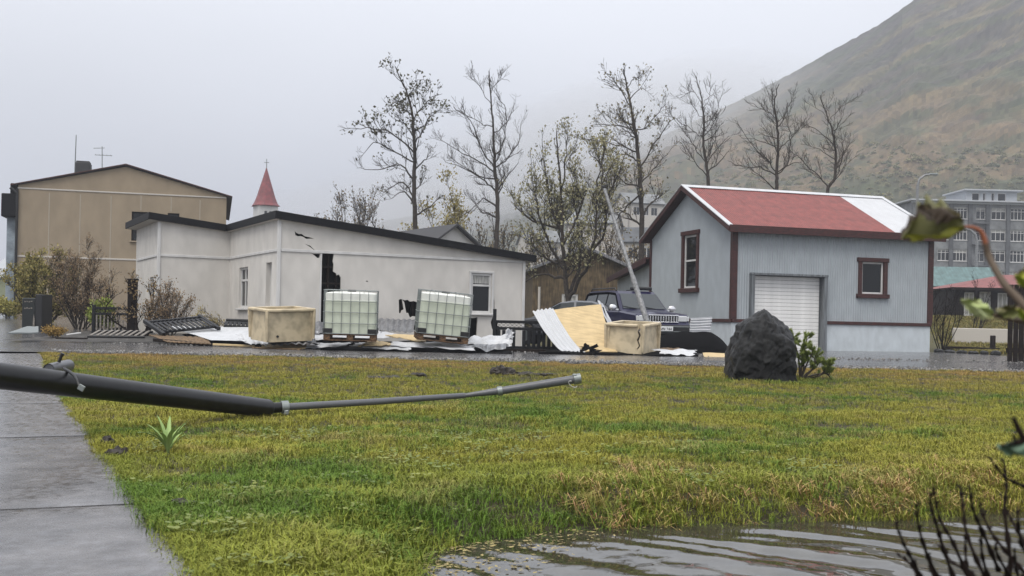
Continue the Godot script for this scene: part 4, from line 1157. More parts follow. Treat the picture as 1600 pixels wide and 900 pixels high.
# corrugated sheet in the x,y plane of T: ribs run along y; y0, y1 are Callables of x; gaps are rectangles left open
func corrugated(mb: MB, T: Transform3D, x0: float, x1: float, y0: Callable, y1: Callable, gaps: Array, pitch := 0.09, amp := 0.009) -> void:
	var xs := []
	var n := int((x1 - x0) / pitch * 6.0)
	for k in n + 1: xs.append(x0 + (x1 - x0) * k / n)
	for g in gaps: xs.append(g.position.x); xs.append(g.end.x)
	xs.sort()
	var zf := func(x: float) -> float: return amp * sin(x / pitch * TAU)
	var nf := func(x: float) -> Vector3: return (T.basis * Vector3(-amp * TAU / pitch * cos(x / pitch * TAU), 0, 1)).normalized()
	for k in xs.size() - 1:
		var a: float = xs[k]
		var b: float = xs[k + 1]
		if b - a < 1e-5: continue
		var spans := [[y0.call(a), y0.call(b), y1.call(a), y1.call(b)]]
		for g in gaps:
			if (a + b) * 0.5 > g.position.x and (a + b) * 0.5 < g.end.x:
				var nx := []
				for s in spans:
					if g.position.y > s[0] and g.position.y < s[2]: nx.append([s[0], s[1], g.position.y, g.position.y])
					if g.end.y > s[0] and g.end.y < s[2]: nx.append([g.end.y, g.end.y, s[2], s[3]])
				spans = nx
		for s in spans:
			var A: Vector3 = T * Vector3(a, s[0], zf.call(a)); var B: Vector3 = T * Vector3(b, s[1], zf.call(b))
			var C: Vector3 = T * Vector3(b, s[3], zf.call(b)); var D: Vector3 = T * Vector3(a, s[2], zf.call(a))
			var na: Vector3 = nf.call(a); var nb: Vector3 = nf.call(b)
			mb.trin(A, B, C, na, nb, nb); mb.trin(A, C, D, na, nb, na)

func grey_shed() -> void:
	var th := thing("grey_shed", "grey corrugated shed with dark red trim and a half white red roof", "shed", Vector3(7.08, 0.16, -35.0), asin(0.28))
	var Y := -0.16
	var L := 7.45
	var D := 6.6
	var e := 4.12 + Y          # eaves
	var rg := 5.66 + Y         # ridge
	var z2 := -D * 0.5
	var b := 1.10 + Y          # top of the plinth
	var gd := Rect2(0.70, -1.0, 2.55, 1.0 + 2.63 + Y)
	var w1 := Rect2(4.74, 2.12 + Y, 0.84, 1.07)
	var mb := MB.new()
	var lo := func(_x): return b + 0.04
	corrugated(mb, face(0, 0, 0.012), 0.06, L - 0.06, lo, func(_x): return e, [Rect2(0.60, -2.0, 2.75, 2.0 + 2.68 + Y), w1.grow(0.02)])
	obj("wall", mb, M.shed, th)
	var side := Transform3D(Basis(Vector3(0, 0, 1), Vector3.UP, Vector3(-1, 0, 0)), Vector3(0, 0, -D))
	var w2 := Rect2(D - 3.66, 2.24 + Y, 1.05, 1.86)
	mb = MB.new()
	corrugated(mb, side * face(0, 0, 0.012), 0.06, D - 0.06, lo, func(x): return e + (rg - e) * (1.0 - absf(x - D * 0.5) / (D * 0.5)), [w2.grow(0.02)])
	obj("wall", mb, M.shed, th)
	mb = MB.new()   # structure behind the sheets and the walls out of sight
	mb.wall(V2([0.02, 0, L - 0.02, 0, L - 0.02, e, 0.02, e]), [rect(gd.position.x, -1, gd.end.x, gd.end.y), rect(w1.position.x, w1.position.y, w1.end.x, w1.end.y)], face(0, 0, -0.012), 0.12)
	mb.wall(V2([0.02, 0, D - 0.15, 0, D - 0.15, e, D * 0.5, rg, 0.02, e]), [rect(w2.position.x, w2.position.y, w2.end.x, w2.end.y)], side * face(0, 0, -0.012), 0.12)
	mb.wall(V2([0, 0, D, 0, D, e, D * 0.5, rg, 0, e]), [], Transform3D(Basis(Vector3(0, 0, -1), Vector3.UP, Vector3(1, 0, 0)), Vector3(L, 0, 0)), 0.12)
	mb.box(Vector3(L * 0.5, e * 0.5, -D + 0.05), Vector3(L - 0.26, e, 0.1))
	obj("wall", mb, M.shed, th)
	mb = MB.new()
	mb.wall(rect(0, -0.25, 0.6, b), [], face(0, 0, 0.03), 0.04)
	obj("plinth", mb, M.plinth, th)
	mb = MB.new()
	mb.wall(rect(3.35, -0.25, L, b), [], face(0, 0, 0.03), 0.04)
	obj("plinth", mb, M.plinth, th)
	mb = MB.new()
	mb.wall(V2([0, -0.25, D, -0.25, D, b, 0, b]), [], side * face(0, 0, 0.03), 0.04)
	obj("plinth", mb, M.plinth, th)
	for q in [[Vector3(-0.03, b + 0.03, 0.045), Vector3(0.6, b + 0.03, 0.045)], [Vector3(3.35, b + 0.03, 0.045), Vector3(L + 0.03, b + 0.03, 0.045)], [Vector3(-0.045, b + 0.03, 0.02), Vector3(-0.045, b + 0.03, -D)]]:
		mb = MB.new()
		mb.beam(q[0], q[1], 0.07, 0.11, Vector3.UP, 0.008)
		obj("base_board", mb, M.redtrim, th)
	for x in [-0.035, L + 0.035]:
		mb = MB.new()
		mb.box(Vector3(x + (0.06 if x < 0 else -0.06), (b + e) * 0.5 + 0.04, 0.04), Vector3(0.2, e - b - 0.1, 0.05), 0.006)
		mb.box(Vector3(x, (b + e) * 0.5 + 0.04, -0.05), Vector3(0.05, e - b - 0.1, 0.13), 0.006)
		obj("corner_board", mb, M.redtrim, th)
	mb = MB.new()
	mb.box(Vector3(-0.04, (b + e) * 0.5, -D + 0.06), Vector3(0.05, e - b, 0.14), 0.006)
	obj("corner_board", mb, M.redtrim, th)
	# roof
	var ov := 0.34
	var sl := (rg - e) / (D * 0.5)
	var ex := Vector3(0, e + 0.16 - sl * ov, ov)
	var up := Vector3(0, rg - e + sl * ov, -(D * 0.5 + ov))
	var len := up.length()
	var TR := Transform3D(Basis(Vector3.RIGHT, up / len, Vector3.RIGHT.cross(up / len)), ex)
	var cuts := [-0.32, 1.35, 3.0, 4.6, 5.86, L + 0.32]
	for k in 5:
		mb = MB.new()
		corrugated(mb, TR * face(0, 0, 0.012 + 0.006 * (k % 2)), cuts[k] - (0.04 if k > 0 else 0.0), cuts[k + 1], func(_x): return 0.0, func(_x): return len, [], 0.09, 0.011)
		obj("roof_sheet", mb, M.redroof if k < 4 else M.whitemetal, th)
	var bx := Vector3(0, e + 0.16 - sl * ov, -D - ov)
	var upb := Vector3(0, up.y, -up.z)
	mb = MB.new()
	corrugated(mb, Transform3D(Basis(Vector3.LEFT, upb / len, Vector3.LEFT.cross(upb / len)), bx) * face(0, 0, 0.012), -(L + 0.32), 0.32, func(_x): return 0.0, func(_x): return len, [])
	obj("roof_sheet", mb, M.redroof, th)
	mb = MB.new()   # boarding under the sheets
	mb.beam(ex + Vector3(-0.28, -0.03, 0), ex + up + Vector3(-0.28, -0.03, 0), 0.001, 0.001)
	for s in [[ex, up], [bx, upb]]:
		var B := Basis(Vector3.RIGHT, (s[1] / len).cross(Vector3.RIGHT) * -1.0, Vector3.ZERO)
		var c: Vector3 = s[0] + s[1] * 0.5 + Vector3(L * 0.5, -0.06, 0)
		mb.box(c, Vector3(L + 0.5, 0.06, len - 0.06), 0.0, Basis(Vector3.RIGHT, Vector3.RIGHT.cross(s[1] / len) * (1.0 if s[1].z < 0 else -1.0), s[1] / len * -1.0))
	obj("roof_boarding", mb, M.redtrim, th)
	mb = MB.new()
	mb.beam(Vector3(-0.33, e - 0.05, ov - 0.01), Vector3(L + 0.33, e - 0.05, ov - 0.01), 0.035, 0.24, Vector3.UP, 0.006)
	obj("eaves_board", mb, M.redtrim, th)
	mb = MB.new()
	mb.beam(Vector3(-0.2, e - 0.0, ov * 0.5), Vector3(L + 0.2, e - 0.0, ov * 0.5), ov - 0.05, 0.02)
	obj("soffit", mb, M.redtrim, th)
	for s in [[ex, up, 1], [bx, upb, 0]]:
		for x in [-0.335, L + 0.335]:
			mb = MB.new()
			mb.beam(s[0] + Vector3(x, -0.075, 0), s[0] + s[1] + Vector3(x, -0.075, 0), 0.035, 0.15, Vector3.UP, 0.006)
			obj("verge_board", mb, M.redtrim, th)
			mb = MB.new()
			mb.beam(s[0] + Vector3(x + (0.06 if x < 0 else -0.06), 0.035, 0), s[0] + s[1] + Vector3(x + (0.06 if x < 0 else -0.06), 0.035, 0), 0.17, 0.03, Vector3.UP, 0.005)
			obj("verge_capping", mb, M.whitemetal, th)
	mb = MB.new()
	for sg in [-1.0, 1.0]:
		var q := ex + up + Vector3(0, 0.045, 0)
		mb.beam(q + Vector3(-0.34, -0.05, sg * 0.11), q + Vector3(L + 0.34, -0.05, sg * 0.11), 0.25, 0.016, Vector3(0, 1, sg * sl).normalized(), 0.004)
	obj("ridge_cap", mb, M.whitemetal, th)
	# garage door
	var dr := Node3D.new()
	dr.name = "garage_door"
	dr.position = Vector3(gd.position.x, 0, -0.16)
	th.add_child(dr, true)
	var hh := gd.end.y
	var ns := 20
	var sm_ := MB.new()
	sm_.box(Vector3(gd.size.x * 0.5, 0, 0), Vector3(gd.size.x, hh / ns - 0.008, 0.03), 0.008)
	var slat := sm_.done(M.door)
	for k in ns: inst("slat", slat, dr, face(0, (k + 0.5) * hh / ns - 0.02, rnd(-0.002, 0.002)))
	mb = MB.new()
	mb.box(Vector3(gd.size.x * 0.5, hh * 0.5, -0.03), Vector3(gd.size.x, hh, 0.02))
	obj("door_back", mb, M.greytrim, dr)
	mb = MB.new()
	mb.box(Vector3(0.65, hh * 0.5, 0.0), Vector3(0.1, hh, 0.36), 0.006); mb.box(Vector3(3.31, hh * 0.5, 0.0), Vector3(0.12, hh, 0.36), 0.006)
	mb.box(Vector3(1.98, hh + 0.03, 0.0), Vector3(2.8, 0.07, 0.38), 0.006)
	obj("door_frame", mb, M.greytrim, th)
	window(th, face(w1.position.x, w1.position.y, 0.0), w1.size.x, w1.size.y, {"fw": 0.06, "in": 0.04, "trim": 0.14, "tm": M.redtrim, "fm": M.white})
	window(th, side * face(w2.position.x, w2.position.y, 0.0), w2.size.x, w2.size.y, {"fw": 0.07, "in": 0.04, "trim": 0.15, "tm": M.redtrim, "fm": M.white, "hz": [0.52]})
	# lean-to behind
	mb = MB.new()
	mb.wall(V2([0, -0.1, 3.6, -0.1, 3.6, 3.30 + Y, 0, 2.72 + Y]), [], Transform3D(Basis(Vector3(0, 0, 1), Vector3.UP, Vector3(-1, 0, 0)), Vector3(0.1, 0, -D - 3.62)), 0.15)
	mb.box(Vector3(2.6, 1.3 + Y, -D - 3.5), Vector3(4.8, 2.6, 0.2))
	obj("annex_wall", mb, M.shed, th)
	mb = MB.new()
	mb.beam(Vector3(2.4, 3.46 + Y, -D - 0.02), Vector3(2.4, 2.80 + Y, -D - 4.0), 5.2, 0.08, Vector3.UP, 0.01)
	mb.beam(Vector3(-0.22, 3.38 + Y, -D - 0.02), Vector3(-0.22, 2.72 + Y, -D - 4.0), 0.04, 0.24, Vector3.UP, 0.01)
	obj("annex_roof", mb, M.redtrim, th)

func simple_gable_house(th: Node3D, w: float, dp: float, e: float, rg: float, wallm: Material, roofm: Material, windows: Array, o := {}) -> void:
	# gable faces the viewer unless o.side: local origin = front left corner
	var mb := MB.new()
	var holes := []
	for q in windows: holes.append(rect(q[0], q[1], q[0] + q[2], q[1] + q[3]))
	if o.get("side", false):
		mb.wall(V2([0, -1.5, w, -1.5, w, e, 0, e]), holes, Transform3D.IDENTITY, 0.2)
		mb.wall(V2([0, -1.5, dp, -1.5, dp, e, dp * 0.5, rg, 0, e]), [], Transform3D(Basis(Vector3(0, 0, 1), Vector3.UP, Vector3(-1, 0, 0)), Vector3(0, 0, -dp)), 0.2)
		mb.wall(V2([0, -1.5, dp, -1.5, dp, e, dp * 0.5, rg, 0, e]), [], Transform3D(Basis(Vector3(0, 0, -1), Vector3.UP, Vector3(1, 0, 0)), Vector3(w, 0, 0)), 0.2)
	else:
		mb.wall(V2([0, -1.5, w, -1.5, w, e, w * 0.5, rg, 0, e]), holes, Transform3D.IDENTITY, 0.2)
		mb.box(Vector3(0.1, e * 0.5 - 0.75, -dp * 0.5), Vector3(0.2, e + 1.4, dp - 0.4)); mb.box(Vector3(w - 0.1, e * 0.5 - 0.75, -dp * 0.5), Vector3(0.2, e + 1.4, dp - 0.4))
	obj("wall", mb, wallm, th)
	var t: float = o.get("t", 0.14)
	for s in [-1, 1]:
		mb = MB.new()
		if o.get("side", false):
			var h: float = (rg - e) / (dp * 0.5)
			mb.beam(Vector3(w * 0.5, e - h * 0.3 + t * 0.5, -dp * 0.5 + s * (dp * 0.5 + 0.3)), Vector3(w * 0.5, rg + t * 0.5, -dp * 0.5), w + 0.6, t, Vector3.UP, 0.01)
		else:
			var h: float = (rg - e) / (w * 0.5)
			mb.beam(Vector3(w * 0.5 + s * (w * 0.5 + 0.3), e - h * 0.3 + t * 0.5, -dp * 0.5), Vector3(w * 0.5, rg + t * 0.5, -dp * 0.5), dp + 0.7, t, Vector3.UP, 0.01)
		obj("roof", mb, roofm, th)
	for q in windows:
		window(th, face(q[0], q[1], 0.0), q[2], q[3], q[4] if q.size() > 4 else {"fw": 0.07, "in": 0.08, "v": [0.5]})

func far_buildings() -> void:
	# church
	var p := at(415, 330, 150.0)
	var th := thing("church", "white church tower with a steep red spire, far behind the white house", "church", Vector3(p.x, 0, p.z), 0.5)
	var mb := MB.new()
	mb.wall(rect(-1.35, 1, 1.35, 16.0), [rect(-0.55, 13.8, -0.15, 15.2), rect(0.15, 13.8, 0.55, 15.2)], face(0, 0, 1.35), 0.3)
	mb.box(Vector3(0, 8.5, -0.15), Vector3(2.7, 15, 2.4))
	obj("tower", mb, M.white, th)
	mb = MB.new()
	for s in [-1, 1]: mb.box(Vector3(s * 0.35, 14.5, 1.12), Vector3(0.4, 1.4, 0.06))
	obj("window", mb, M.glass, th)
	mb = MB.new()
	var rr := [[16.0, 1.75], [16.35, 1.5], [17.2, 1.18], [21.0, 0.12], [21.4, 0.02]]
	for k in rr.size() - 1:
		for i in 8:
			var a := TAU * i / 8 + PI / 8
			var b := TAU * (i + 1) / 8 + PI / 8
			var y0: float = rr[k][0]; var y1: float = rr[k + 1][0]
			var r0: float = rr[k][1] * 1.08; var r1: float = rr[k + 1][1] * 1.08
			mb.quad(Vector3(cos(b) * r0, y0, sin(b) * r0), Vector3(cos(a) * r0, y0, sin(a) * r0), Vector3(cos(a) * r1, y1, sin(a) * r1), Vector3(cos(b) * r1, y1, sin(b) * r1))
	mb.box(Vector3(0, 15.96, 0), Vector3(3.1, 0.1, 3.1))
	obj("spire", mb, M.churchred, th)
	mb = MB.new()
	mb.tube([Vector3(0, 21.2, 0), Vector3(0, 22.5, 0)], [0.06, 0.05], 6)
	mb.tube([Vector3(-0.35, 22.0, 0), Vector3(0.35, 22.0, 0)], [0.05, 0.05], 6)
	obj("cross", mb, M.galv, th)
	# small white gable behind the white house
	p = at(672, 392, 52.0)
	th = thing("small_white_house", "small white gable with black roof edge peeping over the white house's roof", "house", Vector3(p.x, 0, p.z), 0.55)
	simple_gable_house(th, 2.6, 6.0, 4.55, 5.5, M.white, M.rooffelt, [[0.95, 3.3, 0.7, 0.8]], {"t": 0.1})
	# tan house of vertical boards
	p = at(832, 470, 50.0)
	th = thing("tan_house", "tan board clad house with a grey roof edge behind the leafy tree", "house", Vector3(p.x, 0.6, p.z), 0.06)
	simple_gable_house(th, 4.75, 7.0, 2.75, 3.75, M.tanwood, M.greymetal, [[1.35, 0.6, 0.75, 1.05, {"fw": 0.1, "in": 0.06, "v": [0.5], "gm": M.curtain}]], {"t": 0.13})
	for k in 30:
		mb = MB.new()
		var x := 0.09 + k * 0.157
		if x > 1.25 and x < 2.2: continue
		var hh: float = 2.75 + 1.0 * (1.0 - absf(x - 2.375) / 2.375)
		mb.box(Vector3(x, hh * 0.5 - 0.1, 0.012), Vector3(0.04, hh - 0.05, 0.03), 0.006)
		obj("batten", mb, M.tanwood, th)
	mb = MB.new()
	mb.tube([Vector3(0.3, 1.95, 0.08), Vector3(0.3, -0.4, 0.08)], [0.06, 0.06], 8)
	obj("drain_pipe", mb, M.offwhite, th)
	# houses on the slope in the mist
	for q in [[1012, 352, 170.0, 6.0, 5.0, 4.6, M.offwhite, M.apt, "pale house on the misty slope, right of the tallest tree", 0.3], [922, 372, 160.0, 7.0, 3.6, 3.2, M.offwhite, M.apt, "pale house on the misty slope behind the leafy tree's crown", -0.3], [868, 395, 150.0, 8.0, 3.0, 2.6, M.offwhite, M.apt, "low white house on the slope, left of the leafy tree's trunk", 0.2], [1005, 400, 120.0, 5.0, 3.0, 2.4, M.offwhite, M.aptdark, "cream house below the pale one, next to the shed's gable", -0.2]]:
		p = at(q[0], q[1], q[2])
		th = thing("slope_house", q[8], "house", Vector3(p.x - q[3] * 0.5, p.y - 1.5, p.z), q[9], "houses on the misty slope")
		simple_gable_house(th, q[3], 6.0, q[4], q[4] + 1.7, q[6], q[7], [[0.8, q[4] - 1.9, 1.1, 1.3], [q[3] - 2.2, q[4] - 1.9, 1.1, 1.3], [q[3] * 0.5 - 0.4, q[4] - 1.9, 0.8, 1.3]], {"side": true, "t": 0.2})
		mb = MB.new()
		mb.box(Vector3(q[3] * 0.5, -4.5, -3.0), Vector3(q[3] + 2.0, 6.0, 8.0), 0.5)
		obj("foundation", mb, M.gravel, th)
	# block of flats
	p = at(1440, 500, 148.0)
	th = thing("apartment_block", "grey four storey block of flats with white windows and a roof pavilion", "building", Vector3(p.x, 0, p.z), 0.03)
	var wins := []
	var cols := [[2.0, 1.7, [0.33, 0.66]], [4.1, 1.95, [0.28, 0.5, 0.72]], [7.2, 1.3, [0.5]], [9.35, 2.0, [0.33, 0.66]], [12.0, 2.0, [0.25, 0.5, 0.75]], [15.2, 2.0, [0.33, 0.66]]]
	for y in [16.05, 13.15, 10.3, 7.4]:
		for c in cols: wins.append([c[0], y, c[1], 1.6, {"fw": 0.085, "in": 0.14, "v": c[2], "hz": [0.72], "sill": M.white}])
	var holes := []
	for q in wins: holes.append(rect(q[0], q[1], q[0] + q[2], q[1] + q[3]))
	mb = MB.new()
	mb.wall(rect(-1.5, 1.0, 22.0, 18.35), holes, Transform3D.IDENTITY, 0.35)
	mb.box(Vector3(-1.35, 9.6, -7.0), Vector3(0.3, 17.2, 13.2)); mb.box(Vector3(10.2, 9.6, -13.9), Vector3(23.4, 17.2, 0.3))
	obj("wall", mb, M.apt, th)
	for q in wins:
		var o: Dictionary = q[4]
		if rng.randf() < 0.45: o.blind = rnd(0.15, 0.5)
		window(th, face(q[0], q[1], 0.0), q[2], q[3], o)
	for x in [3.78, 6.35, 8.75, 11.6, 14.6]:
		mb = MB.new()
		mb.box(Vector3(x, 9.6, 0.14), Vector3(0.55, 17.2, 0.28), 0.03)
		obj("pilaster", mb, M.aptdark, th)
	for y in [15.4, 12.5, 9.6]:
		mb = MB.new()
		mb.box(Vector3(7.7, y + 0.05, 0.5), Vector3(2.0, 0.18, 1.0), 0.02)
		for k in 9: mb.box(Vector3(6.8 + k * 0.22, y + 0.6, 0.97), Vector3(0.04, 1.0, 0.04))
		mb.box(Vector3(7.7, y + 1.12, 0.97), Vector3(2.0, 0.06, 0.06))
		obj("balcony", mb, M.aptdark, th)
	mb = MB.new()
	mb.beam(Vector3(-2.1, 18.45, -6.0), Vector3(22.0, 18.45, -6.0), 13.6, 0.22, Vector3.UP, 0.03)
	obj("roof", mb, M.aptlight, th)
	mb = MB.new()
	mb.box(Vector3(10.2, 18.2, 0.2), Vector3(24.0, 0.26, 0.5), 0.03)
	obj("cornice", mb, M.aptlight, th)
	mb = MB.new()
	var ph := [rect(7.3, 18.75, 8.4, 19.85), rect(8.8, 18.62, 9.25, 19.9), rect(10.0, 18.62, 10.5, 19.9), rect(10.9, 18.7, 12.1, 19.9)]
	mb.wall(rect(6.5, 18.56, 13.6, 20.1), ph, face(0, 0, -1.6), 0.25)
	mb.box(Vector3(6.63, 19.33, -5.0), Vector3(0.25, 1.54, 6.2)); mb.box(Vector3(13.47, 19.33, -5.0), Vector3(0.25, 1.54, 6.2))
	obj("pavilion_wall", mb, M.aptlight, th)
	for q in [[7.3, 18.75, 1.1, 1.1], [8.8, 18.62, 0.45, 1.28], [10.0, 18.62, 0.5, 1.28], [10.9, 18.7, 1.2, 1.2]]: window(th, face(q[0], q[1], -1.6), q[2], q[3], {"fw": 0.1, "in": 0.12})
	mb = MB.new()
	mb.beam(Vector3(6.0, 20.2, -4.6), Vector3(14.2, 20.2, -4.6), 7.2, 0.2, Vector3.UP, 0.03)
	obj("pavilion_roof", mb, M.aptlight, th)
	# teal roofed house
	p = at(1452, 450, 95.0)
	th = thing("teal_roof_house", "house with a teal metal roof below the block of flats", "house", Vector3(p.x, p.y - 1.8, p.z), -0.12)
	simple_gable_house(th, 6.4, 6.0, 2.0, 3.7, M.aptlight, M.teal, [[0.8, 0.5, 0.9, 1.0], [2.6, 0.5, 1.6, 1.0]], {"side": true, "t": 0.16})
	# red roofed house
	p = at(1497, 514, 62.0)
	th = thing("red_roof_house", "dark brown house with a low red roof and white windows, right of the shed", "house", Vector3(p.x, p.y, p.z), -0.08)
	var rw := [[0.3, 0.75, 0.55, 1.35], [1.15, 0.7, 0.62, 1.45], [2.15, 0.75, 0.55, 1.35], [3.3, 0.7, 0.7, 1.45]]
	for q in rw: q.append({"fw": 0.07, "in": 0.05, "v": [0.5], "hz": [0.3], "gm": M.curtain})
	mb = MB.new()
	holes = []
	for q in rw: holes.append(rect(q[0], q[1], q[0] + q[2], q[1] + q[3]))
	mb.wall(rect(-0.2, -0.1, 8.0, 2.35), holes, Transform3D.IDENTITY, 0.2)
	mb.box(Vector3(-0.1, 1.1, -3.5), Vector3(0.2, 2.4, 6.4))
	obj("wall", mb, M.darkwood, th)
	for q in rw: window(th, face(q[0], q[1], 0.0), q[2], q[3], q[4])
	mb = MB.new()
	var A := Vector3(-0.6, 2.35, 0.6); var B := Vector3(8.6, 2.35, 0.6); var C := Vector3(8.6, 2.35, -7.4); var Dd := Vector3(-0.6, 2.35, -7.4)
	var E := Vector3(3.6, 3.3, -3.4); var F := Vector3(6.0, 3.3, -3.4)
	mb.quad(A, B, F, E); mb.tri(B, C, F); mb.quad(C, Dd, E, F); mb.tri(Dd, A, E); mb.quad(Dd, C, B, A)
	obj("roof", mb, M.redroof, th)
	mb = MB.new()
	mb.beam(A + Vector3(0, -0.07, -0.02), B + Vector3(0, -0.07, -0.02), 0.05, 0.16)
	obj("eaves_board", mb, M.darkwood, th)
	# hut at the far left
	p = at(-12, 492, 120.0)
	th = thing("green_hut", "pale green building with a grey roof at the left edge, far down the street", "building", Vector3(p.x, p.y, p.z), 0.0)
	simple_gable_house(th, 4.0, 6.0, 4.2, 6.2, M.palegreen, M.aptlight, [], {"side": true, "t": 0.2})
	# low wall and turf bank right of the shed
	p = at(1512, 545, 41.0)
	mb = MB.new()
	mb.box(Vector3(0, 0.25, 0), Vector3(3.2, 0.95, 0.25), 0.02)
	var o := obj("garden_wall", mb, M.offwhite)
	o.position = at(1548, 530, 46.0) * Vector3(1, 0, 1) + Vector3(0, ground_y(20, 46) - 0.1, 0)
	tag(o, "low grey garden wall behind the turf strip right of the shed", "wall")

# ---------------------------------------------------------------- vehicles
func profile_slab(mb: MB, poly: PackedVector2Array, hw: Callable, bev: float) -> void:
	# a side profile (x,y) given width hw(y) each side, with softened long edges
	if Geometry2D.is_polygon_clockwise(poly): poly.reverse()
	var n := poly.size()
	var ins := PackedVector2Array()
	for k in n:
		var a := (poly[k] - poly[(k + n - 1) % n]).normalized()
		var b := (poly[(k + 1) % n] - poly[k]).normalized()
		var nn := (Vector2(-a.y, a.x) + Vector2(-b.y, b.x)).normalized()
		ins.append(poly[k] + nn * bev / maxf(0.5, nn.dot(Vector2(-b.y, b.x))))
	var ix := Geometry2D.triangulate_polygon(ins)
	for s in [1.0, -1.0]:
		for k in range(0, ix.size(), 3):
			var t := []
			for j in 3: t.append(ins[ix[k + j]])
			if ((t[1] - t[0]).cross(t[2] - t[0]) < 0.0) == (s > 0.0):
				var w = t[1]; t[1] = t[2]; t[2] = w
			mb.tri(Vector3(t[0].x, t[0].y, s * hw.call(t[0].y)), Vector3(t[1].x, t[1].y, s * hw.call(t[1].y)), Vector3(t[2].x, t[2].y, s * hw.call(t[2].y)))
	for k in n:
		var j := (k + 1) % n
		var a := poly[k]; var b := poly[j]; var c := ins[k]; var d := ins[j]
		var wa: float = hw.call(a.y) - bev; var wb: float = hw.call(b.y) - bev
		mb.quad(Vector3(a.x, a.y, -wa), Vector3(b.x, b.y, -wb), Vector3(b.x, b.y, wb), Vector3(a.x, a.y, wa))
		mb.quad(Vector3(a.x, a.y, wa), Vector3(b.x, b.y, wb), Vector3(d.x, d.y, hw.call(d.y)), Vector3(c.x, c.y, hw.call(c.y)))
		mb.quad(Vector3(b.x, b.y, -wb), Vector3(a.x, a.y, -wa), Vector3(c.x, c.y, -hw.call(c.y)), Vector3(d.x, d.y, -hw.call(d.y)))

func side_panel(mb: MB, poly: PackedVector2Array, s: float, hw: Callable, off: float) -> void:
	var ix := Geometry2D.triangulate_polygon(poly)
	var f := func(p: Vector2, o: float) -> Vector3: return Vector3(p.x, p.y, s * (hw.call(p.y) + o))
	for k in range(0, ix.size(), 3):
		var t := []
		for j in 3: t.append(poly[ix[k + j]])
		if ((t[1] - t[0]).cross(t[2] - t[0]) < 0.0) == (s > 0.0):
			var w = t[1]; t[1] = t[2]; t[2] = w
		mb.tri(f.call(t[0], off), f.call(t[1], off), f.call(t[2], off))
	for k in poly.size():
		var a := poly[k]; var b := poly[(k + 1) % poly.size()]
		mb.quad(f.call(a, off - 0.012), f.call(b, off - 0.012), f.call(b, off), f.call(a, off))

func arch_profile(pts: Array, wheels: Array, r: float, yb: float) -> PackedVector2Array:
	# pts from the front lower corner over the top to the rear lower corner; the underside is cut round the wheels
	var p := V2(pts)
	for wx in wheels:       # rear wheel first, going forward
		for k in 9:
			var a := PI - PI * k / 8.0
			p.append(Vector2(wx + cos(a) * r, maxf(yb, 0.34 + sin(a) * r)))
	return p

func wheel(parent: Node, at_: Vector3, r: float, w: float) -> void:
	var root := Node3D.new()
	root.name = "wheel"
	root.position = at_
	parent.add_child(root, true)
	var s := signf(at_.z)
	var t := MB.new()
	t.tube([Vector3(0, 0, -w * 0.5), Vector3(0, 0, -w * 0.42), Vector3(0, 0, w * 0.42), Vector3(0, 0, w * 0.5)], [r * 0.93, r, r, r * 0.93], 24)
	obj("tyre", t, M.rubber, root)
	t = MB.new()
	t.tube([Vector3(0, 0, s * w * 0.3), Vector3(0, 0, s * w * 0.53)], [r * 0.64, r * 0.6], 20)
	for k in 6:
		var a := TAU * k / 6
		t.beam(Vector3(cos(a), sin(a), 0) * r * 0.1 + Vector3(0, 0, s * w * 0.54), Vector3(cos(a), sin(a), 0) * r * 0.58 + Vector3(0, 0, s * w * 0.54), 0.02, 0.06, Vector3(0, 0, 1))
	obj("rim", t, M.galv, root)

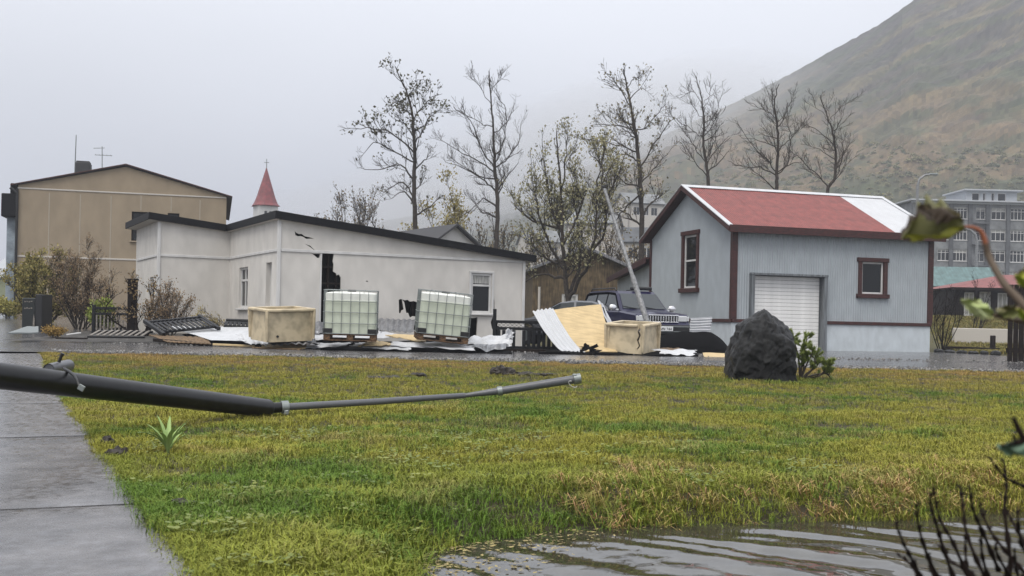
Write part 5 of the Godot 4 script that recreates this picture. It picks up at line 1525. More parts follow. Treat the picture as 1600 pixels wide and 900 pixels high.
func suv() -> void:
	var f := at(1037, 500, 31.6)
	var turn := -1.256
	var fw := Vector3(cos(turn), 0, -sin(turn))
	var c := f - fw * 2.25
	var th := thing("dark_blue_jeep", "dark blue off road car with roof rails parked by the shed's gable", "car", Vector3(c.x, ground_y(c.x, -c.z), c.z), turn)
	var body := MB.new()
	var pr := arch_profile([2.26, 0.5, 2.28, 0.76, 2.22, 0.82, 2.21, 1.0, 2.12, 1.06, 1.5, 1.11, 1.0, 1.15, -2.24, 1.17, -2.3, 0.95, -2.32, 0.5], [-1.25, 1.45], 0.44, 0.42)
	profile_slab(body, pr, func(y): return 0.865 - 0.05 * absf(y - 0.8), 0.05)
	obj("body", body, M.carblue, th)
	var hw := func(y): return 0.80 - 0.24 * (y - 1.14)
	var cab := MB.new()
	profile_slab(cab, V2([1.02, 1.14, 0.92, 1.2, 0.38, 1.68, 0.25, 1.755, -0.4, 1.79, -1.9, 1.78, -2.12, 1.71, -2.28, 1.16]), hw, 0.05)
	obj("cabin", cab, M.carblue, th)
	for s in [1.0, -1.0]:
		for w in [[0.72, 1.2, 0.28, 1.62, -0.22, 1.66, -0.26, 1.2], [-0.34, 1.2, -0.32, 1.66, -1.05, 1.66, -1.1, 1.2], [-1.2, 1.2, -1.16, 1.66, -1.88, 1.62, -2.08, 1.2]]:
			var g := MB.new()
			side_panel(g, V2(w), s, hw, 0.006)
			obj("side_window", g, M.carglass, th)
		var m := MB.new()
		m.lump(Vector3(0.78, 1.24, s * 0.98), Vector3(0.07, 0.10, 0.13), 3, 0.05, 6)
		m.beam(Vector3(0.8, 1.18, s * 0.8), Vector3(0.78, 1.2, s * 0.92), 0.05, 0.05)
		obj("wing_mirror", m, M.chrome, th)
		m = MB.new()
		m.tube([Vector3(0.15, 1.77, s * 0.6), Vector3(0.05, 1.85, s * 0.6), Vector3(-1.75, 1.85, s * 0.6), Vector3(-1.85, 1.78, s * 0.6)], [0.02, 0.02, 0.02, 0.02], 6)
		obj("roof_rail", m, M.black, th)
		m = MB.new()
		m.box(Vector3(2.2, 0.93, s * 0.62), Vector3(0.08, 0.17, 0.30), 0.02)
		obj("headlight", m, M.lens, th)
		m = MB.new()
		m.box(Vector3(2.14, 0.93, s * 0.80), Vector3(0.16, 0.15, 0.09), 0.02)
		obj("indicator", m, M.lens, th)
		m = MB.new()
		m.box(Vector3(0.1, 0.72, s * 0.86), Vector3(1.9, 0.09, 0.04), 0.01)
		obj("side_moulding", m, M.black, th)
		m = MB.new()
		for wx in [1.45, -1.25]:
			var a := []
			var b := []
			for k in 11:
				var an := PI * k / 10.0
				a.append(Vector3(wx + cos(an) * 0.45, 0.36 + sin(an) * 0.45, s * 0.87)); b.append(0.045)
			m.tube(a, b, 6)
		obj("wheel_arch", m, M.carblue, th)
		for wx in [1.45, -1.25]: wheel(th, Vector3(wx, 0.37, s * 0.76), 0.37, 0.24)
		m = MB.new()
		m.box(Vector3(-0.36, 0.98, s * 0.87), Vector3(0.16, 0.04, 0.03), 0.008); m.box(Vector3(-1.2, 0.98, s * 0.87), Vector3(0.16, 0.04, 0.03), 0.008)
		obj("door_handle", m, M.black, th)
	var un := MB.new()
	un.box(Vector3(0.1, 0.42, 0), Vector3(4.3, 0.3, 1.2), 0.05)
	obj("underside", un, M.membrane, th)
	var ws := MB.new()
	ws.quad(Vector3(0.915, 1.215, 0.70), Vector3(0.915, 1.215, -0.70), Vector3(0.40, 1.675, -0.60), Vector3(0.40, 1.675, 0.60))
	var wn := Vector3(0.66, 0.75, 0).normalized()
	for k in ws.v.size(): ws.v[k] += wn * 0.012
	obj("windscreen", ws, M.carglass, th)
	for s in [-0.35, 0.25]:
		var m := MB.new()
		m.tube([Vector3(0.95, 1.22, s), Vector3(0.86, 1.30, s + 0.45)], [0.012, 0.008], 5)
		obj("wiper", m, M.black, th)
	var m := MB.new()
	m.quad(Vector3(-2.27, 1.25, -0.62), Vector3(-2.27, 1.25, 0.62), Vector3(-2.15, 1.66, 0.56), Vector3(-2.15, 1.66, -0.56))
	for k in m.v.size(): m.v[k] += Vector3(-0.02, 0, 0)
	obj("rear_window", m, M.carglass, th)
	m = MB.new()
	m.grid(14, 14, func(u, v):
		var x: float = lerpf(0.98, 2.16, u)
		var z: float = lerpf(0.74, -0.74, v)
		return Vector3(x, lerpf(1.165, 1.085, u) - 0.06 * pow(u, 6.0) + 0.045 * (1.0 - pow(absf(z) / 0.74, 4.0)) - 0.03 * sm(0.30, 0.36, absf(z)) * (1.0 - 0.3 * u), z), 0.03)
	obj("bonnet", m, M.carblue, th)
	var gr := Node3D.new()
	gr.name = "grille"
	th.add_child(gr, true)
	m = MB.new()
	m.box(Vector3(2.21, 0.93, 0), Vector3(0.05, 0.19, 0.92), 0.01)
	obj("grille_back", m, M.black, gr)
	m = MB.new()
	m.box(Vector3.ZERO, Vector3(0.04, 0.17, 0.034), 0.01)
	var bar := m.done(M.chrome)
	for k in 11: inst("grille_bar", bar, gr, face(2.235, 0.93, -0.42 + k * 0.084))
	m = MB.new()
	m.box(Vector3(2.24, 1.03, 0), Vector3(0.05, 0.03, 0.96), 0.01); m.box(Vector3(2.24, 0.83, 0), Vector3(0.05, 0.025, 0.96), 0.01)
	obj("grille_surround", m, M.chrome, gr)
	m = MB.new()
	m.box(Vector3(2.32, 0.60, 0), Vector3(0.2, 0.3, 1.72), 0.05)
	obj("bumper", m, M.black, th)
	for y in [0.70, 0.56]:
		m = MB.new()
		m.box(Vector3(2.425, y, 0), Vector3(0.02, 0.02, 1.5), 0.004)
		obj("bumper_strip", m, M.galv, th)
	m = MB.new()
	m.box(Vector3(2.44, 0.64, 0.02), Vector3(0.02, 0.13, 0.46), 0.005)
	var plate := obj("number_plate", m, M.plate, th)
	m = MB.new()
	var tm := TextMesh.new()
	tm.text = "MN 744"
	tm.font_size = 32
	tm.pixel_size = 0.0032
	tm.depth = 0.004
	tm.material = M.black
	inst("plate_lettering", tm, plate, Transform3D(Basis(Vector3.UP, PI * 0.5), Vector3(2.452, 0.64, 0.02)))
	m.box(Vector3(0.1, 1.86, -0.25), Vector3(0.35, 0.1, 0.62), 0.03)
	obj("roof_lamp_bar", m, M.black, th)

func sedan() -> void:
	var c := at(890, 520, 34.5)
	var th := thing("grey_saloon", "grey saloon car mostly hidden behind the black fence and the raised roof panel", "car", Vector3(c.x, ground_y(c.x, -c.z) + 0.02, c.z), PI - 0.25)
	var b := MB.new()
	profile_slab(b, arch_profile([2.1, 0.3, 2.15, 0.55, 2.05, 0.72, 0.9, 0.9, -1.5, 0.95, -2.1, 0.93, -2.15, 0.35], [-1.3, 1.3], 0.36, 0.25), func(y): return 0.85 - 0.06 * absf(y - 0.6), 0.06)
	obj("body", b, M.cargrey, th)
	var hw := func(y): return 0.78 - 0.35 * (y - 0.9)
	b = MB.new()
	profile_slab(b, V2([1.1, 0.87, 0.85, 0.98, 0.2, 1.36, -0.2, 1.43, -0.8, 1.42, -1.2, 1.3, -1.75, 0.95]), hw, 0.05)
	obj("cabin", b, M.cargrey, th)
	for s in [1.0, -1.0]:
		for w in [[0.85, 0.97, 0.2, 1.33, -0.25, 1.38, -0.25, 0.97], [-0.32, 0.97, -0.32, 1.38, -0.8, 1.37, -1.15, 1.25, -1.5, 0.98]]:
			var g := MB.new()
			side_panel(g, V2(w), s, hw, 0.006)
			obj("side_window", g, M.carglass, th)
		for wx in [1.3, -1.3]: wheel(th, Vector3(wx, 0.3, s * 0.74), 0.3, 0.2)
	b = MB.new()
	b.quad(Vector3(0.86, 0.985, 0.66), Vector3(0.86, 0.985, -0.66), Vector3(0.22, 1.355, -0.55), Vector3(0.22, 1.355, 0.55))
	for k in b.v.size(): b.v[k] += Vector3(0.006, 0.01, 0)
	obj("windscreen", b, M.carglass, th)

# ---------------------------------------------------------------- tanks, tubs, fences
func ibc(label: String, pos: Vector3, turn: float, lean: float) -> void:
	var th := thing("liquid_tank", label, "tank", pos, turn, "caged plastic liquid tanks")
	th.basis = Basis(Vector3.RIGHT, 0.035) * Basis(Vector3(0, 0, 1), lean) * Basis(Vector3.UP, turn)
	var W := 1.2
	var D := 1.0
	var pal := Node3D.new()
	pal.name = "pallet"
	th.add_child(pal, true)
	var mb := MB.new()
	mb.box(Vector3.ZERO, Vector3(W, 0.022, 0.13), 0.004)
	var bd := mb.done(M.pallet)
	for k in 6: inst("board", bd, pal, face(0, 0.134, -0.43 + k * 0.172))
	for k in 3: inst("board", bd, pal, face(0, 0.011, -0.43 + k * 0.43))
	mb = MB.new()
	mb.box(Vector3.ZERO, Vector3(0.15, 0.1, 0.13), 0.006)
	var blk := mb.done(M.pallet)
	for i in 3:
		for j in 3: inst("block", blk, pal, face(-0.52 + i * 0.52, 0.0725, -0.43 + j * 0.43))
	var bottle := func(y0: float, y1: float, inset: float, m: Material, nm: String) -> void:
		var b := MB.new()
		var prof := func(v: float) -> float: return 0.0
		b.grid(64, 10, func(u, v):
			var a: float = TAU * u
			var ca := cos(a); var sa := sin(a)
			var e := 0.16
			var x: float = signf(ca) * pow(absf(ca), e) * (W * 0.5 - inset)
			var z: float = signf(sa) * pow(absf(sa), e) * (D * 0.5 - inset)
			var y: float = lerpf(y1, y0, v)
			var bulge: float = 0.012 * absf(sin(x / W * PI * 6.0)) + 0.010 * absf(sin((y - 0.15) / 0.98 * PI * 5.0))
			return Vector3(x * (1.0 + bulge), y, z * (1.0 + bulge)))
		b.grid(48, 8, func(u, v):
			var a: float = TAU * u
			var ca := cos(a); var sa := sin(a)
			var k: float = v
			var r: float = sin(k * PI * 0.5)
			return Vector3(signf(ca) * pow(absf(ca), 0.16 + 0.5 * (1.0 - r)) * (W * 0.5 - inset) * r, y1 + 0.045 * cos(k * PI * 0.5), signf(sa) * pow(absf(sa), 0.16 + 0.5 * (1.0 - r)) * (D * 0.5 - inset) * r))
		obj(nm, b, m, th)
	bottle.call(0.16, 0.92, 0.028, M.liquid, "filled_bottle")
	bottle.call(0.90, 1.075, 0.032, M.bottle, "bottle_top")
	mb = MB.new()
	mb.tube([Vector3(0, 1.10, 0.1), Vector3(0, 1.16, 0.1)], [0.1, 0.095], 20)
	obj("lid", mb, M.black, th)
	var cg := Node3D.new()
	cg.name = "cage"
	th.add_child(cg, true)
	var up := MB.new()
	up.tube([Vector3(0, 0.16, 0), Vector3(0, 1.15, 0)], [0.007, 0.007], 6)
	var upm := up.done(M.galv)
	for k in 7:
		var x := -W * 0.5 + k * W / 6.0
		inst("upright_bar", upm, cg, face(x, 0, D * 0.5)); inst("upright_bar", upm, cg, face(x, 0, -D * 0.5))
	for k in range(1, 6):
		var z := -D * 0.5 + k * D / 6.0
		inst("upright_bar", upm, cg, face(W * 0.5, 0, z)); inst("upright_bar", upm, cg, face(-W * 0.5, 0, z))
	var ring := MB.new()
	var p := []
	var r := []
	for q in [[-1, 1], [1, 1], [1, -1], [-1, -1]]:
		for j in 4:
			var a: float = PI * 0.5 * j / 3.0
			var base: float = [PI, PI * 0.5, 0.0, -PI * 0.5][[[-1, 1], [1, 1], [1, -1], [-1, -1]].find(q)]
			p.append(Vector3(q[0] * (W * 0.5 - 0.05) + cos(base - a) * 0.062, 0, q[1] * (D * 0.5 - 0.05) + sin(base - a) * 0.062)); r.append(0.0095)
	p.append(p[0]); r.append(0.0095)
	p.append(p[1]); r.append(0.0095)
	ring.tube(p, r, 6)
	var rm := ring.done(M.galv)
	for y in [0.165, 0.4, 0.65, 0.9, 1.145]: inst("ring_bar", rm, cg, face(0, y, 0))
	for x in [-0.28, 0.28]:
		mb = MB.new()
		mb.tube([Vector3(x, 1.155, -D * 0.5), Vector3(x, 1.155, D * 0.5)], [0.012, 0.012], 6)
		obj("top_bar", mb, M.galv, cg)
	for q in [[-1, 1], [1, 1], [1, -1], [-1, -1]]:
		mb = MB.new()
		mb.box(Vector3(q[0] * (W * 0.5 - 0.10), 0.225, q[1] * (D * 0.5 + 0.004)), Vector3(0.2, 0.11, 0.03), 0.008)
		mb.box(Vector3(q[0] * (W * 0.5 + 0.004), 0.225, q[1] * (D * 0.5 - 0.10)), Vector3(0.03, 0.11, 0.2), 0.008)
		obj("corner_guard", mb, M.black, th)

func fish_tub(label: String, pos: Vector3, turn: float, W: float, D: float, H: float, crack: bool) -> void:
	var th := thing("plastic_tub", label, "tub", pos, turn, "beige plastic fish tubs")
	th.basis = Basis(Vector3.RIGHT, 0.07) * Basis(Vector3.UP, turn)
	var t := 0.055
	var hole := V2([W - 0.17, H + 0.1, W - 0.09, H + 0.1, W - 0.08, H - 0.10, W - 0.14, H - 0.17, W - 0.10, H - 0.26, W - 0.15, H - 0.40, W - 0.10, H - 0.52, W - 0.17, H - 0.62, W - 0.19, H - 0.60, W - 0.14, H - 0.52, W - 0.20, H - 0.38, W - 0.15, H - 0.28, W - 0.19, H - 0.17, W - 0.15, H - 0.1])
	var fr := [[Transform3D(Basis.IDENTITY, Vector3(-W * 0.5, 0, D * 0.5)), W], [Transform3D(Basis(Vector3.UP, PI * 0.5), Vector3(W * 0.5, 0, D * 0.5)), D], [Transform3D(Basis(Vector3.UP, PI), Vector3(W * 0.5, 0, -D * 0.5)), W], [Transform3D(Basis(Vector3.UP, -PI * 0.5), Vector3(-W * 0.5, 0, -D * 0.5)), D]]
	for k in 4:
		var mb := MB.new()
		var L: float = fr[k][1]
		var e := 0.012
		mb.wall(V2([0.03, 0.06, 0.06, 0.0, L - 0.06, 0.0, L - 0.03, 0.06, L - e, H, e, H]), [hole] if crack and k == 0 else [], fr[k][0] * Transform3D(Basis(Vector3.RIGHT, -0.035), Vector3(0, 0, -0.026)), t)
		obj("side_wall", mb, M.tub, th)
		mb = MB.new()
		mb.box(Vector3(L * 0.5, H - 0.035, 0.01), Vector3(L + 0.01, 0.07, 0.085), 0.018)
		if crack and k == 0:
			mb = MB.new()
			mb.box(Vector3(L * 0.5 - 0.09, H - 0.035, 0.01), Vector3(L - 0.18, 0.07, 0.085), 0.018)
		var rim := obj("rim", mb, M.tub, th)
		rim.transform = fr[k][0] * Transform3D(Basis.IDENTITY, Vector3(0, 0.0, -0.02 - 0.003 * k))
		mb = MB.new()
		mb.tube([fr[k][0] * Vector3(0.01, 0.05, -0.03), fr[k][0] * Vector3(0.0, H - 0.04, -0.012)], [0.035, 0.04], 8)
		obj("corner", mb, M.tub, th)
	var mb := MB.new()
	mb.box(Vector3(0, 0.1, 0), Vector3(W - 0.12, 0.06, D - 0.12))
	obj("bottom", mb, M.tub, th)
	for s in [-0.3, 0.3]:
		mb = MB.new()
		mb.box(Vector3(s * W, 0.02, 0), Vector3(0.16, 0.06, D - 0.16), 0.015)
		obj("foot", mb, M.tub, th)
	if crack:
		mb = MB.new()
		mb.box(Vector3(0, 0.33, 0), Vector3(W - 0.14, 0.42, D - 0.14), 0.02)
		obj("dark_mud", mb, M.mud, th)
		return
	mb = MB.new()
	mb.tube([Vector3(-W * 0.28, 0.13, D * 0.5 - 0.06), Vector3(-W * 0.28, 0.13, D * 0.5 + 0.006)], [0.03, 0.026], 12)
	obj("drain_plug", mb, M.black, th)

# a fence panel: T's origin is the lower left corner, x along it, y up its height
func fence(called: String, label: String, T: Transform3D, w: float, h: float, n: int, o := {}) -> Node3D:
	var th := thing(called, label, "fence", T.origin, 0.0, o.get("group", ""))
	th.basis = T.basis
	var m: Material = o.get("m", M.blackwood)
	for x in ([0.0, w] if o.get("posts", true) else []):
		var pu: float = o.get("post_up", 0.06) if x == 0.0 else 0.06
		var mb := MB.new()
		mb.box(Vector3(x, h * 0.5 + pu * 0.5 - 0.04, 0), Vector3(0.09, h + 0.1 + pu, 0.09), 0.008)
		obj("post", mb, m, th)
	var lat: float = o.get("lattice", 0.0)
	var ys := [0.1, h - 0.03]
	if lat > 0.0: ys.append(h - lat)
	for y in ys:
		var mb := MB.new()
		mb.box(Vector3(w * 0.5, y, 0.0), Vector3(w - 0.09, 0.075, 0.05), 0.006)
		obj("rail", mb, m, th)
	var mb := MB.new()
	var sh: float = h - lat - 0.12
	var sw: float = o.get("sw", 0.09)
	mb.box(Vector3.ZERO, Vector3(sw, sh, 0.022), 0.004)
	var sl := mb.done(o.get("sm", m))
	for k in n:
		if o.has("gone") and k in o.gone: continue
		inst("slat", sl, th, Transform3D(Basis(Vector3(0, 0, 1), rnd(-0.02, 0.02)), Vector3(0.045 + (k + 0.5) * (w - 0.09) / n, 0.1 + sh * 0.5 - 0.02, 0.038)))
	if lat > 0.0:
		mb = MB.new()
		var c := int((w - 0.1) / 0.11)
		for k in c:
			var x := 0.05 + k * 0.11
			mb.beam(Vector3(x, h - lat + 0.03, 0.012), Vector3(x + 0.14, h - 0.06, 0.012), 0.008, 0.016, Vector3(0, 0, 1))
			mb.beam(Vector3(x + 0.14, h - lat + 0.03, -0.012), Vector3(x, h - 0.06, -0.012), 0.008, 0.016, Vector3(0, 0, 1))
		obj("lattice", mb, m, th)
	return th

func frame_of(bl: Vector3, br: Vector3, tl: Vector3) -> Transform3D:
	var x := (br - bl).normalized()
	var z := x.cross((tl - bl).normalized()).normalized()
	return Transform3D(Basis(x, z.cross(x), z), bl)

# ---------------------------------------------------------------- debris
# a sheet between four corners (a b = near edge, d c = far edge); ribs run from a to d
func sheet(called: String, label: String, m: Material, a: Vector3, b: Vector3, c: Vector3, d: Vector3, ribs: int, amp: float, o := {}) -> MeshInstance3D:
	var base: Vector3 = (a + b + c + d) * 0.25
	var n := (b - a).cross(d - a).normalized()
	if n.y < 0.0: n = -n
	var sag: float = o.get("sag", 0.0)
	var cr: float = o.get("crumple", 0.01)
	var sd: float = rnd(0, 500)
	var mb := MB.new()
	var nu: int = maxi(10, ribs * 6)
	var nv: int = o.get("nv", 12)
	mb.grid(nu, nv, func(u, v):
		var vv: float = v
		var p: Vector3 = a.lerp(b, u).lerp(d.lerp(c, u), vv) - base
		var rag: float = o.get("rag", 0.0)
		if rag > 0.0:
			p += (d - a).normalized() * rag * n2.get_noise_2d(u * 40.0 + sd, 7.0) * (1.0 if v < 0.01 or v > 0.99 else 0.0)
			p += (b - a).normalized() * rag * n2.get_noise_2d(v * 40.0 + sd, 70.0) * (1.0 if u < 0.01 or u > 0.99 else 0.0)
		p += n * amp * sin(u * ribs * TAU)
		p += n * cr * (n1.get_noise_2d(u * 9.0 + sd, v * 9.0) + 0.12 * n1.get_noise_2d(u * 25.0 + sd, v * 25.0))
		p.y -= sag * 4.0 * v * (1.0 - v)
		if o.has("curl"): p += n * o.curl * pow(absf(u - 0.5) * 2.0, 3.0)
		return p, o.get("th", 0.006))
	var r := obj(called, mb, m)
	r.position = base
	tag(r, label, o.get("cat", "metal sheet"), o.get("group", "torn roofing sheets"))
	return r

func plank(label: String, p: Vector3, q: Vector3, w: float, h: float, m: Material) -> void:
	var mb := MB.new()
	var c := (p + q) * 0.5
	mb.beam(p - c, q - c, w, h, Vector3.UP, 0.006)
	var o := obj("plank", mb, m)
	o.position = c
	tag(o, label, "plank", "loose timbers under the roofing")

func build_debris() -> void:
	# left heap
	sheet("roofing_sheet", "large white corrugated sheet left of the uncracked beige tub", M.whitemetal, at(329, 532, 26.7), at(262, 510, 29.4), at(425, 510, 29.6), at(425, 535, 26.5), 26, 0.007, {"crumple": 0.02, "th": 0.004})
	sheet("roofing_underlay", "black underlay below the large white corrugated sheet", M.membrane, at(318, 539, 26.75), at(470, 543, 26.4), at(410, 524, 28.4), at(285, 522, 28.6), 2, 0.005, {"th": 0.03, "crumple": 0.02, "cat": "roof underlay", "group": "", "rag": 0.1})
	sheet("chipboard", "tan chipboard with a corrugated edge left of the large white sheet", M.timber, at(262, 534, 26.5), at(330, 537, 26.4), at(322, 527, 27.3), at(232, 523, 27.6), 10, 0.006, {"cat": "board", "group": "", "th": 0.02})
	sheet("roofing_sheet", "bent grey corrugated sheet against the foot of the uncracked beige tub", M.greymetal, at(418, 537, 25.2), at(500, 537, 25.2), at(492, 529, 25.9), at(424, 517, 25.9), 7, 0.02, {"crumple": 0.05, "sag": 0.05})
	sheet("roofing_sheet", "torn white sheet corner left below the uncracked beige tub", M.whitemetal, at(386, 536, 25.8), at(420, 541, 25.6), at(424, 528, 26.3), at(368, 522, 26.8), 4, 0.014, {"crumple": 0.06, "rag": 0.15})
	sheet("roofing_sheet", "long white sheet on the road edge in front of the left liquid tank", M.whitemetal, at(430, 545.5, 25.4), at(536, 541, 25.3), at(548, 534, 26.1), at(455, 538, 26.1), 3, 0.005, {"crumple": 0.03, "rag": 0.12})
	sheet("roofing_sheet", "narrow white sheet lying between the two liquid tanks at the road", M.whitemetal, at(548, 539, 25.4), at(640, 547, 25.0), at(645, 538, 25.7), at(560, 535, 26.0), 3, 0.006, {"crumple": 0.05, "rag": 0.12})
	sheet("roofing_sheet", "white sheet with bent edges in front of the tilted liquid tank", M.whitemetal, at(610, 538, 25.3), at(742, 547, 25.0), at(735, 538, 25.9), at(612, 532, 26.2), 4, 0.006, {"crumple": 0.05, "rag": 0.12})
	sheet("roofing_sheet", "grey corrugated sheet leaning on the house wall between the tanks", M.greymetal, at(585, 517, 27.6), at(660, 519, 27.8), at(664, 500, 30.0), at(585, 497, 29.6), 9, 0.018, {"crumple": 0.04})
	sheet("roofing_sheet", "grey corrugated sheet behind the left liquid tank and the beige tub", M.greymetal, at(488, 522, 27.0), at(596, 520, 27.4), at(592, 499, 29.5), at(484, 503, 28.8), 10, 0.018, {"crumple": 0.04})
	sheet("roofing_sheet", "flat white sheet behind the left liquid tank", M.whitemetal, at(486, 531, 26.2), at(640, 526, 26.6), at(600, 517, 27.7), at(486, 518, 27.4), 9, 0.006, {"crumple": 0.03, "rag": 0.1})
	sheet("roofing_underlay", "black roof underlay spread below the two liquid tanks", M.membrane, at(404, 549, 25.5), at(800, 550, 25.3), at(742, 533, 27.0), at(432, 531, 27.4), 3, 0.01, {"th": 0.05, "crumple": 0.04, "cat": "roof underlay", "group": "", "rag": 0.15, "nv": 20})
	sheet("plywood", "splintered yellow plywood left of the tilted liquid tank", M.ply, at(616, 527, 26.1), at(662, 534, 25.9), at(660, 522, 26.8), at(606, 523, 26.8), 1, 0.01, {"cat": "board", "group": "", "rag": 0.2, "th": 0.015})
	sheet("plywood", "yellow plywood strip in front of the left liquid tank's pallet", M.ply, at(560, 541, 25.2), at(612, 538, 25.4), at(600, 533, 25.9), at(578, 531, 26.0), 1, 0.01, {"cat": "board", "group": "", "rag": 0.15, "th": 0.015})
	sheet("plywood", "tan board under the bent grey sheet beside the road", M.ply, at(412, 546, 25.4), at(475, 544, 25.3), at(480, 536, 25.8), at(410, 538, 25.9), 1, 0.006, {"cat": "board", "group": "", "rag": 0.1, "th": 0.02})
	plank("pale timber under the front edge of the large white sheet", at(333, 538, 26.4), at(398, 541, 26.2), 0.06, 0.05, M.ply)
	plank("dark timber at the road's edge under the tan chipboard", at(240, 531, 26.9), at(330, 539, 26.5), 0.08, 0.08, M.darkwood)
	plank("brown timber on the gravel in front of the dark underlay", at(395, 543, 25.4), at(470, 546, 25.1), 0.09, 0.03, M.timber)
	sheet("roofing_sheet", "crumpled white flashing beside the foot of the right black fence", M.whitemetal, at(726, 540, 25.9), at(798, 537, 26.0), at(803, 522, 26.6), at(733, 531, 26.6), 3, 0.006, {"crumple": 0.16, "nv": 24, "rag": 0.14})
	sheet("roofing_sheet", "curled end of white flashing standing up left of the right black fence", M.whitemetal, at(789, 530, 26.2), at(801, 530, 26.2), at(800, 514, 26.3), at(791, 515, 26.3), 1, 0.05, {"crumple": 0.08})
	sheet("roofing_sheet", "dented grey flashing under the crumpled white one", M.greymetal, at(738, 546, 25.4), at(790, 545, 25.5), at(795, 536, 26.0), at(735, 538, 26.0), 2, 0.006, {"crumple": 0.12})
	# the curled roof section with plywood inside, right
	var curve := func(called: String, label: String, m: Material, b0: Vector3, b1: Vector3, t1: Vector3, t0: Vector3, ribs: int, amp: float, th_: float, cat: String) -> void:
		var base: Vector3 = (b0 + b1) * 0.5
		var mb := MB.new()
		mb.grid(maxi(8, ribs * 6), 22, func(u, v):
			var p0: Vector3 = b0.lerp(b1, u)
			var p1: Vector3 = t0.lerp(t1, u)
			var p: Vector3 = p0.lerp(p1, v)
			p.y = lerpf(p0.y, p1.y, pow(v, 1.45))
			p += Vector3(0, 0.6, 0.5) * amp * 1.7 * sin(u * ribs * TAU) + Vector3(0, 1, 0) * 0.02 * n1.get_noise_2d(u * 12.0, v * 12.0)
			return p - base, th_)
		var o := obj(called, mb, m)
		o.position = base
		tag(o, label, cat)
	curve.call("plywood", "large clean yellow plywood panel curving up behind the cracked tub", M.ply, at(905, 549, 26.2), at(965, 549, 26.4), at(939, 475, 28.4), at(862, 484, 27.8), 1, 0.0, 0.02, "board")
	curve.call("roofing_sheet", "white corrugated strip curving up left of the yellow plywood panel", M.whitemetal, at(880, 549, 26.1), at(915, 549.5, 26.1), at(864, 481, 27.7), at(832, 486, 27.4), 5, 0.018, 0.004, "metal sheet")
	curve.call("roofing_underlay", "black underlay on the back of the curved plywood panel", M.membrane, at(884, 551, 26.3), at(972, 551, 26.5), at(943, 479, 28.7), at(860, 488, 28.1), 1, 0.0, 0.03, "roof underlay")
	curve.call("roofing_sheet", "white sheet edge standing behind the right side of the plywood panel", M.whitemetal, at(962, 520, 27.4), at(972, 522, 27.8), at(942, 474, 29.0), at(934, 469, 28.8), 1, 0.01, 0.006, "metal sheet")
	sheet("roofing_underlay", "black roof underlay on the ground below the cracked tub and the car's front", M.membrane, at(842, 550, 25.9), at(1092, 559, 25.9), at(1085, 549, 27.2), at(862, 545, 27.2), 3, 0.015, {"th": 0.06, "crumple": 0.07, "cat": "roof underlay", "group": "", "rag": 0.15})
	sheet("roofing_sheet", "torn white strip lying right of the cracked tub's foot", M.whitemetal, at(1036, 553, 26.2), at(1084, 552, 26.2), at(1088, 546, 26.6), at(1018, 545, 26.7), 2, 0.02, {"crumple": 0.07, "rag": 0.12})
	sheet("plywood", "small broken brown board between the torn white strip and the car", M.timber, at(1030, 549, 26.9), at(1066, 550, 27.2), at(1062, 543, 27.7), at(1032, 544, 27.5), 1, 0.01, {"cat": "board", "group": "", "rag": 0.1, "th": 0.03})
	sheet("felt_scrap", "black scrap of roofing felt at the foot of the curved white strip", M.membrane, at(905, 549, 25.9), at(934, 549, 25.9), at(928, 539, 26.1), at(912, 538, 26.1), 1, 0.03, {"cat": "felt scrap", "group": "", "rag": 0.2, "crumple": 0.12})
	sheet("roofing_sheet", "striped white corrugated sheet leaning on the car's front corner", M.whitemetal, at(1077, 521, 30.3), at(1079, 497, 30.5), at(1113, 495, 30.6), at(1109, 521, 30.4), 6, 0.03, {"crumple": 0.02})
	var dk := MB.new()
	dk.grid(24, 18, func(u, v):
		var x: float = lerpf(-1.45, 0.62, u)
		var top: float = 0.6 * (1.0 - pow(maxf(0.0, (x + 0.05) / 0.72), 1.7)) if x > -0.05 else 0.6 - 0.12 * sm(-0.7, -1.4, x)
		var y: float = top * v + 0.02 * n1.get_noise_2d(u * 30.0, v * 10.0)
		return Vector3(x, y, 0.30 - 0.45 * v * v + 0.08 * sin(u * PI)), 0.03)
	var dko := obj("roofing_underlay", dk, M.membrane)
	dko.position = at(1110, 553, 29.8)
	tag(dko, "black bulging roof underside propped between the car and the black rock", "roof underlay")
	sheet("plywood", "pale board on the road left of the black rock", M.ply, at(1100, 559, 26.2), at(1150, 560, 26.2), at(1150, 552, 27.2), at(1098, 551, 27.2), 1, 0.006, {"cat": "board", "group": "", "th": 0.04})
	# leaning pole
	var p0 := at(1014, 512, 28.0)
	var p1 := at(944, 294, 29.4)
	var th := thing("leaning_lamp_post", "thin grey lamp post leaning from the cracked tub into the trees", "lamp post", p0)
	var mb := MB.new()
	mb.tube([-(p1 - p0) * 0.09, (p1 - p0) * 0.35], [0.075, 0.07], 14)
	obj("lower_pole", mb, M.polelight, th)
	mb = MB.new()
	mb.tube([(p1 - p0) * 0.35, (p1 - p0) * 0.36, p1 - p0], [0.07, 0.055, 0.04], 14)
	obj("upper_pole", mb, M.polelight, th)
	mb = MB.new()
	mb.box(p1 - p0 + Vector3(0, 0.03, 0), Vector3(0.12, 0.06, 0.12), 0.01)
	mb.tube([p1 - p0 + Vector3(-0.08, 0.05, 0), p1 - p0 + Vector3(0.1, 0.1, 0)], [0.025, 0.025], 6)
	obj("bracket", mb, M.black, th)
	# fences
	var gl := "black fences of the front gardens"
	var A := at(146, 521, 32.4); A.y = ground_y(A.x, 32.4)
	fence("fence", "standing black fence with pale slats and a lattice top behind the thorn bush", Transform3D(Basis(Vector3.UP, 0.03), A), 1.2, 0.78, 10, {"lattice": 0.2, "sm": M.palewood, "sw": 0.045, "group": gl})
